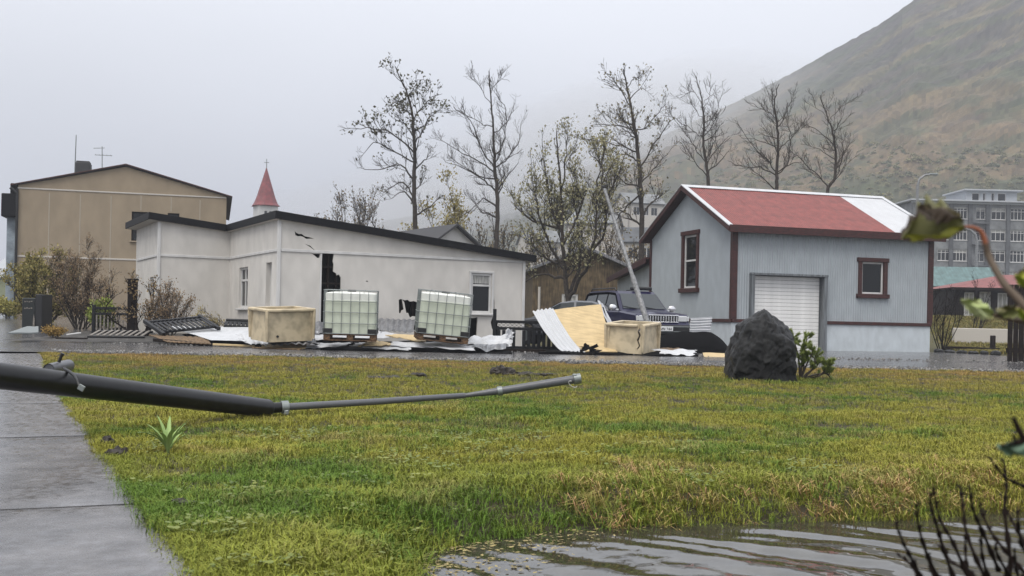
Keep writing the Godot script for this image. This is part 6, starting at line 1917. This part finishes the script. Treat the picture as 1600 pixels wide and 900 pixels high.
	fence("fallen_fence", "black fence panel lying flat at the roadside below the thorn bush", frame_of(at(132, 527, 27.2), at(226, 528, 27.3), at(136, 512, 28.6)), 1.5, 0.9, 9, {"group": gl, "sm": M.palewood, "sw": 0.07, "posts": false})
	fence("fallen_fence", "tilted black lattice topped fence panel left of the large white sheet", frame_of(at(254, 521, 27.5), at(342, 512, 28.5), at(228, 496, 28.6)), 1.5, 1.05, 11, {"lattice": 0.25, "group": gl, "sw": 0.07})
	fence("fallen_fence", "dark collapsed fence piece in front of the house's left window", frame_of(at(346, 512, 29.3), at(398, 514, 29.4), at(348, 488, 30.2)), 1.0, 0.55, 8, {"lattice": 0.2, "group": gl, "posts": false})
	A = at(772, 543, 27.6); A.y = ground_y(A.x, 27.6)
	fence("fence", "standing black fence with lattice top right of the house's broken corner", Transform3D(Basis(Vector3.UP, 0.04), A), 1.75, 0.78, 13, {"lattice": 0.2, "post_up": 0.28, "sw": 0.085, "gone": [2, 4], "group": gl})
	plank("dark timber lying along the foot of the right black fence", at(770, 547, 27.2), at(880, 549, 27.0), 0.1, 0.08, M.darkwood)
	plank("grey plank at the roadside left of the flat black fence panel", at(88, 528, 27.2), at(136, 529, 27.2), 0.1, 0.04, M.darkwood)
	plank("white painted board beside the flat black fence panel", at(104, 523, 27.4), at(126, 520, 27.6), 0.1, 0.03, M.white)
	mb = MB.new()
	mb.box(Vector3(0, 0.8, 0), Vector3(0.24, 1.6, 0.2), 0.015)
	mb.box(Vector3(0, 1.62, 0), Vector3(0.28, 0.05, 0.24), 0.01)
	var gp := obj("gate_post", mb, M.darkwood)
	A = at(206, 520, 32.0)
	gp.position = Vector3(A.x, ground_y(A.x, 32.0), A.z)
	tag(gp, "thick dark wooden gate post at the end of the fence with pale slats", "gate post")
	# cabinet
	A = at(57, 519, 33.0)
	th = thing("cabinet", "dark green roadside cabinet with peeled paper below the conifer bush", "cabinet", Vector3(A.x, ground_y(A.x, 33.0), A.z), -0.25)
	th.scale = Vector3.ONE * 1.18
	mb = MB.new()
	mb.box(Vector3(-0.1, 0.42, 0), Vector3(0.4, 0.84, 0.4), 0.02)
	obj("box", mb, M.cabinet, th)
	mb = MB.new()
	mb.box(Vector3(0.22, 0.46, 0.02), Vector3(0.2, 0.95, 0.42), 0.015)
	obj("side_box", mb, M.black, th)
	for y in [0.74, 0.57]:
		mb = MB.new()
		for k in 4: mb.box(Vector3(-0.2 + k * 0.065, y + 0.01 * (k % 2), 0.203), Vector3(0.045, 0.028, 0.006))
		obj("paper_scrap", mb, M.palewood, th)
	mb = MB.new()
	mb.prism(V2([0.08, 0.02, 0.13, 0.02, 0.14, 0.3, 0.11, 0.42, 0.09, 0.3]), face(0, 0, 0.26), 0.01)
	obj("torn_paper", mb, M.palewood, th)
	sheet("fallen_board", "grey board lying on the pavement in front of the green cabinet", M.galv, at(12, 520, 26.4), at(60, 519, 26.8), at(60, 510, 28.0), at(42, 510, 28.0), 1, 0.004, {"cat": "board", "group": "", "th": 0.03})
	# brown board shelter at the right edge
	A = at(1573, 567, 27.4)
	th = thing("board_screen", "dark brown screen of upright boards at the right edge of the yard", "screen", Vector3(A.x, ground_y(A.x, 27.4), A.z), -0.05)
	for k in 12:
		mb = MB.new()
		mb.box(Vector3(0.07 + k * 0.135, 0.98 + rnd(-0.02, 0.02), rnd(-0.006, 0.006)), Vector3(0.122, 1.95, 0.03), 0.006)
		obj("board", mb, M.darkwood, th)
	for y in [0.3, 1.7]:
		mb = MB.new()
		mb.box(Vector3(0.85, y, -0.05), Vector3(1.7, 0.12, 0.05), 0.006)
		obj("rail", mb, M.darkwood, th)
	for k in 6:
		var q := at(1466 + k * 18.0, 551 + (k % 3), 37.0 - k * 0.4)
		mb = MB.new()
		mb.lump(Vector3.ZERO, Vector3(rnd(0.1, 0.22), rnd(0.06, 0.12), rnd(0.1, 0.16)), 70 + k, 0.4, 6)
		var o := obj("field_stone", mb, M.rock)
		o.position = Vector3(q.x, ground_y(q.x, -q.z) + 0.04, q.z)
		tag(o, ["first", "second", "third", "fourth", "fifth", "last"][k] + " small dark stone from the shed in the row edging the turf", "stone", "dark stones edging the turf")
	plank("dark fallen log on the turf in front of the garden wall", at(1478, 545, 40.0), at(1560, 548, 40.0), 0.2, 0.2, M.darkwood)
	mb = MB.new()
	mb.box(Vector3(0, 0.3, 0), Vector3(0.16, 0.6, 0.16), 0.02)
	var stake := obj("stake", mb, M.darkwood)
	A = at(1551, 545, 40.5)
	stake.position = Vector3(A.x, ground_y(A.x, 40.5), A.z)
	tag(stake, "short dark stake standing on the turf beside the fallen log", "stake")
	# street lamps far right
	for q in [[1434, 272, 110.0, "curved street lamp rising behind the shed's white roof end", 1.3], [1527, 358, 100.0, "lower curved street lamp in front of the block of flats", -1.2]]:
		A = at(q[0], q[1], q[2])
		var gy := ground_y(A.x, q[2]) - 0.2
		th = thing("street_lamp", q[3], "street lamp", Vector3(A.x, gy, A.z), 0.0, "curved street lamps")
		var H := A.y - gy
		mb = MB.new()
		var s: float = q[4]
		mb.tube([Vector3.ZERO, Vector3(0, H - 1.2, 0), Vector3(s * 0.15, H - 0.5, 0), Vector3(s * 0.55, H - 0.1, 0), Vector3(s * 1.0, H, 0)], [0.16, 0.13, 0.12, 0.11, 0.1], 10)
		obj("pole", mb, M.polelight, th)
		mb = MB.new()
		mb.box(Vector3(s * 1.25, H + 0.02, 0), Vector3(0.8, 0.2, 0.3), 0.05)
		obj("lamp_head", mb, M.galv, th)

# ---------------------------------------------------------------- things on the lawn
func build_lawn_things() -> void:
	# broken lamp post
	var th := thing("fallen_lamp_post", "broken black and grey lamp post lying across the path and the lawn", "lamp post", Vector3(-2.36, 0.13, -10.6))
	var O := th.position
	var a := at(-60, 580, 7.6) - O
	var b := at(418, 638, 10.6) - O
	var mb := MB.new()
	mb.tube([a, b], [0.098, 0.088], 28)
	obj("lower_pole", mb, M.poledark, th)
	var dir := (b - a).normalized()
	mb = MB.new()
	mb.tube([b - dir * 0.01, b + dir * 0.03], [0.09, 0.06], 24)
	obj("collar", mb, M.polegrey, th)
	var c := at(444, 636, 10.7) - O
	mb = MB.new()
	mb.tube([b + dir * 0.0, c], [0.054, 0.05], 20)
	obj("sleeve", mb, M.poledark, th)
	mb = MB.new()
	var cd := (at(725, 618, 11.5) - O - c).normalized()
	mb.tube([c - cd * 0.03, c + cd * 0.04], [0.062, 0.062], 20)
	mb.box(c + Vector3(0.03, -0.05, 0.04), Vector3(0.05, 0.05, 0.03), 0.008)
	obj("clamp", mb, M.galv, th)
	var d := at(726, 618, 11.5) - O
	mb = MB.new()
	mb.tube([c, (c + d) * 0.5 + Vector3(0, -0.005, 0), d], [0.036, 0.033, 0.029], 18)
	obj("middle_pole", mb, M.polegrey, th)
	var e := at(780, 611, 11.5) - O
	var f := at(902, 592, 11.6) - O
	mb = MB.new()
	mb.tube([d, d.lerp(e, 0.4), e, f], [0.022, 0.028, 0.040, 0.046], 18)
	obj("upper_pole", mb, M.polegrey, th)
	mb = MB.new()
	var fd := (f - e).normalized()
	mb.tube([e - fd * 0.02, e + fd * 0.03], [0.049, 0.049], 18)
	obj("joint_ring", mb, M.galv, th)
	mb = MB.new()
	mb.tube([f - fd * 0.04, f + fd * 0.035], [0.056, 0.056], 18)
	mb.box(f + Vector3(-0.03, 0.03, 0.02), Vector3(0.05, 0.05, 0.05), 0.01)
	obj("end_cap", mb, M.galv, th)
	mb = MB.new()
	var wp := []
	var wr := []
	for k in 9:
		wp.append(f + Vector3(-0.05 + 0.045 * cos(k * 0.55), -0.055 - 0.035 * sin(k * 0.55 + 0.6) , 0.03 + 0.004 * k)); wr.append(0.004)
	mb.tube(wp, wr, 6)
	obj("loose_wire", mb, M.white, th)
	# lamp arm stub with its strap and plate
	var s0 := at(76, 577, 8.55) - O
	var s1 := at(107, 571, 9.0) - O
	mb = MB.new()
	mb.tube([s0, s1], [0.045, 0.05], 18, false)
	mb.tube([s0 + (s1 - s0) * 0.02, s0 + (s1 - s0) * 0.03], [0.04, 0.04], 16)
	obj("arm_stub", mb, M.polegrey, th)
	mb = MB.new()
	mb.tube([at(92, 566, 8.7) - O, at(95, 558, 8.7) - O, at(98, 552, 8.7) - O], [0.014, 0.012, 0.018], 8)
	obj("bolt", mb, M.black, th)
	mb = MB.new()
	mb.tube([at(100, 576, 8.5) - O, at(108, 580, 8.35) - O, at(117, 588, 8.25) - O, at(121, 596, 8.18) - O, at(124, 604, 8.16) - O], [0.012, 0.012, 0.011, 0.01, 0.01], 8)
	obj("strap", mb, M.black, th)
	mb = MB.new()
	mb.box(at(127, 606, 8.14) - O, Vector3(0.05, 0.045, 0.012), 0.004, Basis(Vector3(0, 0, 1), -0.5))
	obj("plate", mb, M.galv, th)
	# rock
	mb = MB.new()
	# facets: the boulder is what a set of planes leaves standing, roughened
	var pl := [[-0.985, 0.10, 0.12, 0.55], [-0.80, 0.55, 0.2, 0.585], [-0.50, 0.85, 0.1, 0.565], [0.42, 0.88, -0.1, 0.525], [0.60, 0.70, 0.40, 0.475], [0.97, 0.10, 0.22, 0.555], [0.05, 0.10, 0.99, 0.46], [-0.62, 0.16, 0.76, 0.53], [0.66, 0.02, 0.75, 0.53], [-0.22, 0.62, 0.75, 0.545], [0.30, 0.36, 0.88, 0.475], [0.0, 0.1, -1.0, 0.45], [-0.4, 0.6, -0.7, 0.52], [0.5, 0.5, -0.7, 0.5], [0.0, -1.0, 0.0, 0.66], [-0.3, -0.25, 0.92, 0.50], [0.38, -0.3, 0.87, 0.50]]
	mb.grid(150, 100, func(u, v):
		var an: float = TAU * u
		var th_: float = PI * v
		var dv := Vector3(sin(th_) * cos(an), cos(th_), sin(th_) * sin(an))
		var acc := 0.0
		for q in pl:
			var nn := Vector3(q[0], q[1], q[2]).normalized()
			var k: float = maxf(0.0, nn.dot(dv)) / q[3]
			acc += pow(k, 70.0)
		var r := pow(acc, -1.0 / 70.0)
		var p := dv * r
		var ns := 0.06 * n1.get_noise_3dv(p * 9.0) + 0.10 * (absf(n2.get_noise_3dv(p * 7.0)) - 0.2) - 0.05 * absf(n1.get_noise_3dv(p * 22.0 + Vector3(9, 3, 1))) + 0.014 * n2.get_noise_3dv(p * 40.0)
		return (Vector3(0, 0.52, 0) + dv * (r + ns)) * Vector3(0.88, 1.0, 0.95))
	var ro := obj("boulder", mb, M.rock)
	var A := at(1193, 594, 17.7)
	ro.position = Vector3(A.x, lawn_y(A.x, 17.7) + 0.0, A.z)
	tag(ro, "big wet black boulder standing on the lawn before the garage door", "boulder")
	# dwarf pine beside it
	A = at(1250, 592, 17.9)
	th = thing("dwarf_pine", "small ragged green dwarf pine growing right of the black boulder", "pine", Vector3(A.x, lawn_y(A.x, 17.9), A.z))
	var stems := [[0, 0, -0.02, 0.35, -0.08, 0.62, -0.12, 0.78], [0, 0, 0.05, 0.4, 0.12, 0.6, 0.11, 0.74], [0.02, 0, 0.1, 0.25, 0.16, 0.38, 0.2, 0.5], [0, 0, 0.05, 0.2, 0.0, 0.4, 0.02, 0.62], [0.05, 0, 0.3, 0.05, 0.46, 0.14, 0.55, 0.3], [0.03, 0, 0.15, 0.12, 0.28, 0.2, 0.33, 0.32], [0.05, 0.02, 0.4, 0.1, 0.5, 0.06, 0.55, 0.02], [0, 0, 0.02, 0.2, 0.08, 0.34, 0.05, 0.44], [0.04, 0.0, 0.2, 0.16, 0.24, 0.28, 0.26, 0.42], [0.3, 0.05, 0.4, 0.14, 0.42, 0.2, 0.47, 0.24]]
	mb = MB.new()
	var nd := MB.new()
	var needles := func(p: Vector3, q: Vector3, cnt: int, ln: float) -> void:
		var ax := (q - p).normalized()
		for k in cnt:
			var t := rng.randf()
			var sd := ax.cross(Vector3(rng.randfn(), rng.randfn(), rng.randfn())).normalized()
			var dv := (ax * 0.9 + sd * rnd(0.4, 1.0)).normalized()
			var o := p.lerp(q, t)
			var w := dv.cross(Vector3(rng.randfn(), rng.randfn(), rng.randfn())).normalized() * 0.0022
			nd.col = Color(0.13, 0.18, 0.035).lerp(Color(0.33, 0.38, 0.10), rng.randf() * (0.4 + 0.6 * t))
			nd.tri(o - w, o + w, o + dv * ln * rnd(0.7, 1.2))
	for sidx in stems.size():
		var s: Array = stems[sidx]
		var p := []
		var zz := rnd(-0.2, 0.2)
		for k in 4: p.append(Vector3(s[k * 2], s[k * 2 + 1], zz * k / 3.0))
		p = smooth_path(p, 4)
		var rd := []
		for k in p.size(): rd.append(lerpf(0.016, 0.006, float(k) / p.size()))
		mb.tube(p, rd, 6)
		needles.call(p[-4], p[-1] + (p[-1] - p[-2]), 420, 0.06)
		for k in 9:
			var i := int(rnd(0.35, 0.97) * (p.size() - 1))
			var dv := Vector3(rnd(-0.8, 0.8), rnd(0.5, 1.0), rnd(-0.8, 0.8)).normalized() * rnd(0.07, 0.14)
			mb.tube([p[i], p[i] + dv], [0.006, 0.004], 5)
			needles.call(p[i] + dv * 0.3, p[i] + dv * 1.1, 330, 0.055)
	obj("stems", mb, M.bark, th)
	obj("needles", nd, M.leaf, th)
	# broad leaved weed
	A = at(262, 716, 7.6)
	th = thing("broad_weed", "pale green weed with long pointed leaves on the lawn below the fallen post", "weed", Vector3(A.x, lawn_y(A.x, 7.6), A.z))
	for k in 15:
		mb = MB.new()
		var an := TAU * k / 15.0 + rnd(-0.2, 0.2)
		var le := rnd(0.17, 0.30)
		var f0 := rnd(0.05, 0.5)
		var f1 := f0 + rnd(0.4, 1.3)
		var dv := Vector3(cos(an), 0, sin(an))
		var sd := Vector3(-sin(an), 0, cos(an))
		var mid := [Vector3.ZERO]
		for q in 12:
			var fi := lerpf(f0, f1, q / 11.0)
			mid.append(mid[-1] + (dv * sin(fi) + Vector3.UP * cos(fi)) * le / 12.0)
		mb.col = Color(0.24, 0.34, 0.11) * rnd(0.75, 1.2)
		mb.grid(12, 4, func(u, v):
			var w: float = 0.0155 * pow(sin(PI * clampf(u * 0.93 + 0.06, 0.0, 1.0)), 0.75) * (v * 2.0 - 1.0)
			return mid[int(round(u * 12.0))] + sd * w + (dv * -0.4 + Vector3.UP) * absf(w) * 0.45 + Vector3.UP * 0.002 * sin(u * 30.0) * (v * 2.0 - 1.0), 0.001)
		obj("leaf", mb, M.leaf, th)
	# clods of torn earth
	for q in [[776, 574, 17.4, 0.26, 0.10, "lump of torn up earth on the far lawn, largest of the row"], [812, 576, 17.4, 0.3, 0.045, "low dark earth clod on the far lawn, right of the largest lump"], [600, 580, 16.6, 0.3, 0.03, "flat smear of dark earth on the far lawn, left end of the row"], [655, 578, 16.9, 0.16, 0.035, "small dark earth clod on the far lawn, left of the largest lump"], [836, 576, 17.3, 0.2, 0.03, "flat earth clod at the right end of the row on the far lawn"],
			[284, 797, 5.6, 0.085, 0.025, "dark hole of bare earth in the grass near the path"], [172, 702, 7.5, 0.10, 0.05, "muddy clod on the path's edge near its second joint"], [158, 690, 7.9, 0.07, 0.04, "small muddy clod above the one on the path's edge"]]:
		A = at(q[0], q[1], q[2])
		mb = MB.new()
		for k in 6: mb.lump(Vector3(rng.randfn() * q[3] * 0.45, q[4] * rnd(0.0, 0.5), rng.randfn() * q[3] * 0.3), Vector3(q[3] * rnd(0.25, 0.5), q[4] * rnd(0.5, 1.0), q[3] * rnd(0.2, 0.45)), 200 + k + int(q[0]), 0.7, 6)
		var o := obj("earth_clod", mb, M.mud)
		o.position = Vector3(A.x, lawn_y(A.x, q[2]) + 0.015, A.z)
		tag(o, q[5], "earth clod", "clods of torn up earth")

func leaf_blade(mb: MB, base: Vector3, tip: Vector3, side: Vector3, w0: float, w1: float, fold: float, ca: Color, cb: Color, cc: Color) -> void:
	# midrib base to tip, halves folded up by fold along nrm; ca, cb: the two halves, cc: rotten edge
	var ax := tip - base
	var nrm := ax.cross(side).normalized()
	for h in 2:
		var sg := 1.0 if h == 0 else -1.0
		var w := w0 if h == 0 else w1
		var nu := 22
		var nv := 8
		var f := func(u: float, v: float) -> Vector3:
			var prof := pow(sin(PI * clampf(0.03 + 0.95 * pow(u, 0.85), 0.0, 1.0)), 0.8) * (1.0 + 0.16 * sin(u * 33.0) * v)
			return base + ax * u + side * sg * w * v * prof * cos(fold * v) + nrm * (w * v * prof * sin(fold * v) * 0.8 + 0.004 * sin(u * 9.0 + v * 4.0) + ax.length() * 0.12 * u * u)
		for i in nu:
			for j in nv:
				var u := float(i) / nu
				var v := float(j) / nv
				var k := n1.get_noise_2d(u * 14.0 + h * 40.0, v * 9.0)
				mb.col = (ca if h == 0 else cb).lerp(cc, sm(0.15, 0.4, k + 0.35 * (v - 0.5) + 0.5 * (u - 0.6)))
				var A: Vector3 = f.call(u, v); var B: Vector3 = f.call(float(i + 1) / nu, v); var C: Vector3 = f.call(float(i + 1) / nu, float(j + 1) / nv); var D: Vector3 = f.call(u, float(j + 1) / nv)
				if h == 0: mb.quad(A, B, C, D)
				else: mb.quad(D, C, B, A)

func build_foreground() -> void:
	var d := 1.15
	var P := at(1507, 354, d)
	var th := thing("leafy_twig", "out of focus twig with one torn yellow green and brown leaf", "twig", P)
	var mb := MB.new()
	var pts := []
	for q in [[1507, 354, 1.15], [1522, 356, 1.15], [1534, 364, 1.15], [1541, 384, 1.15]]: pts.append(at(q[0], q[1], q[2]) - P)
	pts = smooth_path(pts, 4)
	var r := []
	for k in pts.size(): r.append(lerpf(0.0014, 0.0034, float(k) / pts.size()))
	mb.tube(pts, r, 10)
	obj("leaf_stalk", mb, mat(Color(0.22, 0.07, 0.03), 0.6), th)
	mb = MB.new()
	pts = []
	for q in [[1540, 380, 1.15], [1545, 400, 1.15], [1556, 422, 1.14], [1570, 445, 1.13], [1590, 466, 1.12], [1625, 505, 1.1]]: pts.append(at(q[0], q[1], q[2]) - P)
	pts = smooth_path(pts, 4)
	r = []
	for k in pts.size(): r.append(lerpf(0.0034, 0.0042, float(k) / pts.size()) * (1.12 if k % 4 == 0 else 1.0))
	mb.tube(pts, r, 10)
	obj("stem", mb, mat(Color(0.085, 0.06, 0.04), 0.7), th)
	mb = MB.new()
	leaf_blade(mb, at(1508, 354, d) - P, at(1414, 376, d) - P, (at(1460, 310, d - 0.02) - at(1460, 360, d)).normalized(), 0.040, 0.020, 0.8, Color(0.10, 0.10, 0.035), Color(0.26, 0.26, 0.03), Color(0.035, 0.02, 0.014))
	obj("leaf", mb, M.leaf, th)
	mb = MB.new()
	leaf_blade(mb, at(1500, 338, d - 0.01) - P, at(1442, 316, d - 0.03) - P, (at(1460, 300, d) - at(1464, 330, d - 0.03)).normalized(), 0.012, 0.014, 0.6, Color(0.12, 0.10, 0.05), Color(0.05, 0.035, 0.02), Color(0.03, 0.02, 0.014))
	obj("curled_lobe", mb, M.leaf, th)
	# second twig with the pale leaf
	P = at(1545, 488, 1.3)
	th = thing("leafy_twig", "out of focus pale green leaf hanging in front of the board screen", "twig", P)
	mb = MB.new()
	leaf_blade(mb, at(1552, 492, 1.3) - P, at(1503, 470, 1.3) - P, Vector3(0.2, 1, 0.2).normalized(), 0.010, 0.012, 0.4, Color(0.30, 0.36, 0.14), Color(0.38, 0.42, 0.22), Color(0.14, 0.15, 0.05))
	obj("leaf", mb, M.leaf, th)
	mb = MB.new()
	leaf_blade(mb, at(1556, 487, 1.3) - P, at(1610, 483, 1.3) - P, Vector3(0, 1, 0.3).normalized(), 0.010, 0.009, 0.5, Color(0.12, 0.11, 0.05), Color(0.16, 0.17, 0.06), Color(0.05, 0.035, 0.02))
	obj("leaf", mb, M.leaf, th)
	mb = MB.new()
	mb.tube([at(1552, 492, 1.3) - P, at(1575, 498, 1.31) - P, at(1625, 505, 1.3) - P], [0.0022, 0.0028, 0.0035], 8)
	obj("stem", mb, mat(Color(0.085, 0.06, 0.04), 0.7), th)
	# leaves at the right edge
	for q in [[1622, 440, 1586, 432, 0.014, "yellow green leaf tip at the right edge, level with the red roof"], [1625, 500, 1588, 484, 0.012, "green leaf tip at the right edge, in front of the board screen"]]:
		P = at(q[0], q[1], 1.2)
		th = thing("edge_leaf", q[5], "leaf", P)
		mb = MB.new()
		leaf_blade(mb, Vector3.ZERO, at(q[2], q[3], 1.2) - P, Vector3(0, 1, 0.4).normalized(), q[4], q[4], 0.4, Color(0.34, 0.36, 0.05), Color(0.24, 0.3, 0.04), Color(0.06, 0.03, 0.02))
		obj("blade", mb, M.leaf, th)
	# twig and blue green leaf above the pond
	P = at(1600, 700, 1.0)
	th = thing("thorny_twig", "dark thorny twig with a blue green leaf at the right edge", "twig", P)
	mb = MB.new()
	mb.tube([at(1622, 690, 1.0) - P, at(1600, 686, 1.0) - P, at(1592, 672, 1.0) - P, at(1583, 652, 1.0) - P], [0.004, 0.0036, 0.003, 0.002], 8)
	mb.tube([at(1600, 690, 1.0) - P, at(1585, 692, 1.0) - P, at(1563, 697, 1.0) - P], [0.003, 0.0025, 0.0012], 6)
	mb.tube([at(1586, 690, 1.0) - P, at(1584, 678, 1.0) - P], [0.002, 0.0012], 6)
	obj("stem", mb, M.barkdark, th)
	mb = MB.new()
	leaf_blade(mb, at(1625, 706, 1.0) - P, at(1561, 702, 1.0) - P, Vector3(0, 1, 0.5).normalized(), 0.011, 0.010, 0.3, Color(0.10, 0.17, 0.11), Color(0.09, 0.15, 0.10), Color(0.07, 0.13, 0.09))
	obj("leaf", mb, M.leaf, th)
	# bare knobbly shrub, lower right corner
	P = at(1560, 940, 1.5)
	th = thing("knobbly_shrub", "dark leafless shrub with knobbly upright twigs in the near right corner", "shrub", Vector3(P.x, -0.5, P.z))
	P = th.position
	var tw := [[1445, 915, 1428, 880, 1412, 850, 1400, 818], [1480, 930, 1450, 870, 1436, 825, 1432, 790], [1500, 930, 1475, 860, 1462, 815, 1453, 785, 1459, 765], [1520, 920, 1490, 850, 1468, 810, 1460, 770], [1540, 905, 1512, 840, 1504, 790, 1501, 762], [1560, 890, 1535, 830, 1520, 795, 1516, 763], [1580, 880, 1570, 800, 1573, 760, 1568, 720], [1620, 870, 1590, 830, 1575, 800], [1610, 905, 1570, 860, 1545, 825, 1530, 790], [1470, 925, 1455, 890, 1445, 850], [1520, 915, 1510, 880, 1508, 840], [1550, 920, 1535, 870, 1533, 830], [1620, 890, 1596, 850, 1590, 800], [1590, 920, 1560, 870, 1556, 850], [1630, 775, 1600, 760, 1570, 745, 1548, 717], [1440, 920, 1426, 885, 1405, 868], [1600, 930, 1588, 890, 1585, 860], [1535, 925, 1518, 895, 1490, 880, 1470, 855]]
	for q in tw:
		mb = MB.new()
		pts = []
		var n: int = q.size() / 2
		var dd := rnd(1.3, 1.65)
		for k in n: pts.append(at(q[k * 2], q[k * 2 + 1], lerpf(1.5, dd, float(k) / (n - 1))) - P)
		pts = smooth_path(pts, 6)
		r = []
		for k in pts.size():
			r.append(lerpf(0.0030, 0.0011, float(k) / pts.size()) * (1.6 if k % 3 == 0 else 0.85))
		mb.tube(pts, r, 7)
		for k in pts.size():
			if k % 3 == 0 and k > 1:
				var sd := Vector3(rnd(-1, 1), rnd(0.2, 0.9), rnd(-1, 1)).normalized()
				mb.tube([pts[k], pts[k] + sd * 0.006], [0.0022, 0.0012], 5)
		obj("twig", mb, M.barkdark, th)
	mb = MB.new()
	for q in [[1560, 940, 1480, 930], [1560, 940, 1540, 905], [1560, 940, 1580, 880], [1560, 945, 1620, 880], [1560, 945, 1445, 915]]:
		mb.tube([at(1560, 1000, 1.5) - P, at(q[0], q[1], 1.5) - P, at(q[2], q[3], 1.5) - P], [0.008, 0.006, 0.0042], 8)
	mb.tube([Vector3(0, -0.1, 0), at(1560, 1000, 1.5) - P], [0.012, 0.009], 8)
	obj("stump", mb, M.barkdark, th)

func _ready() -> void:
	rng.seed = 7
	n1.seed = 5
	n1.frequency = 0.15
	n1.fractal_octaves = 3
	n2.seed = 9
	n2.frequency = 0.2
	n2.fractal_octaves = 3
	# camera: level, slightly rolled; the lens is shifted because the photograph is a crop
	var cam := Camera3D.new()
	cam.name = "camera"
	cam.projection = Camera3D.PROJECTION_FRUSTUM
	var ca := CameraAttributesPhysical.new()
	ca.frustum_focal_length = 6.0
	ca.exposure_aperture = 1.3
	ca.frustum_focus_distance = 22.0
	ca.frustum_near = 0.05
	ca.frustum_far = 6000.0
	cam.attributes = ca
	add_child(cam, true)
	cam.near = 0.05
	cam.far = 6000.0
	cam.size = 0.05 * 900.0 / FPX
	cam.frustum_offset = Vector2(0.0, 0.05 * 50.0 / FPX)
	cam.position = Vector3(0, 1.0, 0)
	cam.rotation = Vector3(0, 0, ROLL)
	cam.current = true
	# overcast sky and a veiled sun high on the left
	var env := Environment.new()
	env.background_mode = Environment.BG_SKY
	var sky := Sky.new()
	var ps := ProceduralSkyMaterial.new()
	ps.sky_horizon_color = Color(0.61, 0.622, 0.648)
	ps.sky_top_color = Color(0.90, 0.91, 0.93)
	ps.sky_curve = 0.6
	ps.ground_horizon_color = Color(0.45, 0.45, 0.44)
	ps.ground_bottom_color = Color(0.3, 0.3, 0.28)
	ps.sun_angle_max = 0.5
	ps.sky_energy_multiplier = 1.0
	ps.sky_cover = noise_sky()
	ps.sky_cover_modulate = Color(1, 1, 1, 1)
	sky.sky_material = ps
	env.sky = sky
	env.tonemap_mode = Environment.TONE_MAPPER_LINEAR
	env.tonemap_exposure = 2.1
	env.sdfgi_enabled = true
	env.ssao_enabled = true
	env.ssil_enabled = true
	env.fog_enabled = true
	env.fog_density = 0.00095
	env.volumetric_fog_enabled = true
	env.volumetric_fog_density = 0.0
	env.fog_light_color = Color(0.93, 0.95, 1.0)
	var we := WorldEnvironment.new()
	we.name = "world"
	we.environment = env
	add_child(we, true)
	var sun := DirectionalLight3D.new()
	sun.name = "sun"
	sun.light_energy = 0.5
	sun.light_color = Color(1.0, 0.985, 0.96)
	sun.light_angular_distance = 40.0
	sun.shadow_enabled = true
	sun.rotation = Vector3(deg_to_rad(-62), deg_to_rad(-25), 0)
	add_child(sun, true)
	materials()
	build_setting()
	# a bank of low mist in front of the far ridge
	var mist := Node3D.new()
	mist.name = "mist"
	add_child(mist, true)
	kind(mist, "stuff", "low mist hiding the far end of the mountain ridge")
	var fmat := FogMaterial.new()
	fmat.density = 0.0014
	fmat.albedo = Color(1.0, 1.0, 1.0)
	for q in [[-160.0, 760.0, 0.070, 300.0, 80.0], [-60.0, 720.0, 0.080, 280.0, 90.0], [40.0, 690.0, 0.098, 260.0, 100.0], [110.0, 650.0, 0.112, 240.0, 110.0], [180.0, 620.0, 0.125, 220.0, 110.0], [250.0, 590.0, 0.140, 190.0, 110.0], [310.0, 560.0, 0.155, 150.0, 95.0], [140.0, 600.0, 0.07, 330.0, 80.0]]:
		var fog := FogVolume.new()
		fog.name = "mist_bank"
		fog.shape = RenderingServer.FOG_VOLUME_SHAPE_ELLIPSOID
		fog.size = Vector3(q[3], q[4], 260)
		fog.position = Vector3(q[0] / FPX * q[1], q[2] * q[1], -q[1])
		fog.material = fmat
		mist.add_child(fog, true)
	white_house()
	brown_house()
	grey_shed()
	far_buildings()
	build_trees()
	suv()
	sedan()
	ibc("left caged liquid tank standing upright in front of the torn wall opening", at(548, 531, 25.2), 0.10, -0.012)
	ibc("right caged liquid tank tilted on its orange pallet by the house window", at(688, 532, 25.6), 0.16, -0.085)
	fish_tub("uncracked beige tub on the heap left of the liquid tanks", at(440, 531, 25.6), 0.66, 1.2, 1.0, 0.76, false)
	fish_tub("cracked beige tub in front of the dark blue car", at(988, 549, 27.0), -0.45, 1.0, 1.2, 0.72, true)
	build_debris()
	build_lawn_things()
	build_grass()
	build_foreground()

func noise_sky() -> Texture2D:
	# broad soft clouds, all round
	var im := Image.create(512, 256, false, Image.FORMAT_RGBA8)
	var nz := FastNoiseLite.new()
	nz.seed = 4
	nz.frequency = 0.8
	nz.fractal_octaves = 4
	for y in 256:
		var e := PI * (0.5 - (y + 0.5) / 256.0)
		for x in 512:
			var a := TAU * x / 512.0
			var k := nz.get_noise_3d(cos(a) * cos(e), sin(e) * 2.2, sin(a) * cos(e))
			im.set_pixel(x, y, Color(0.62, 0.63, 0.66, clampf(0.5 + k * 1.4, 0.0, 1.0) * 0.2))
	return ImageTexture.create_from_image(im)
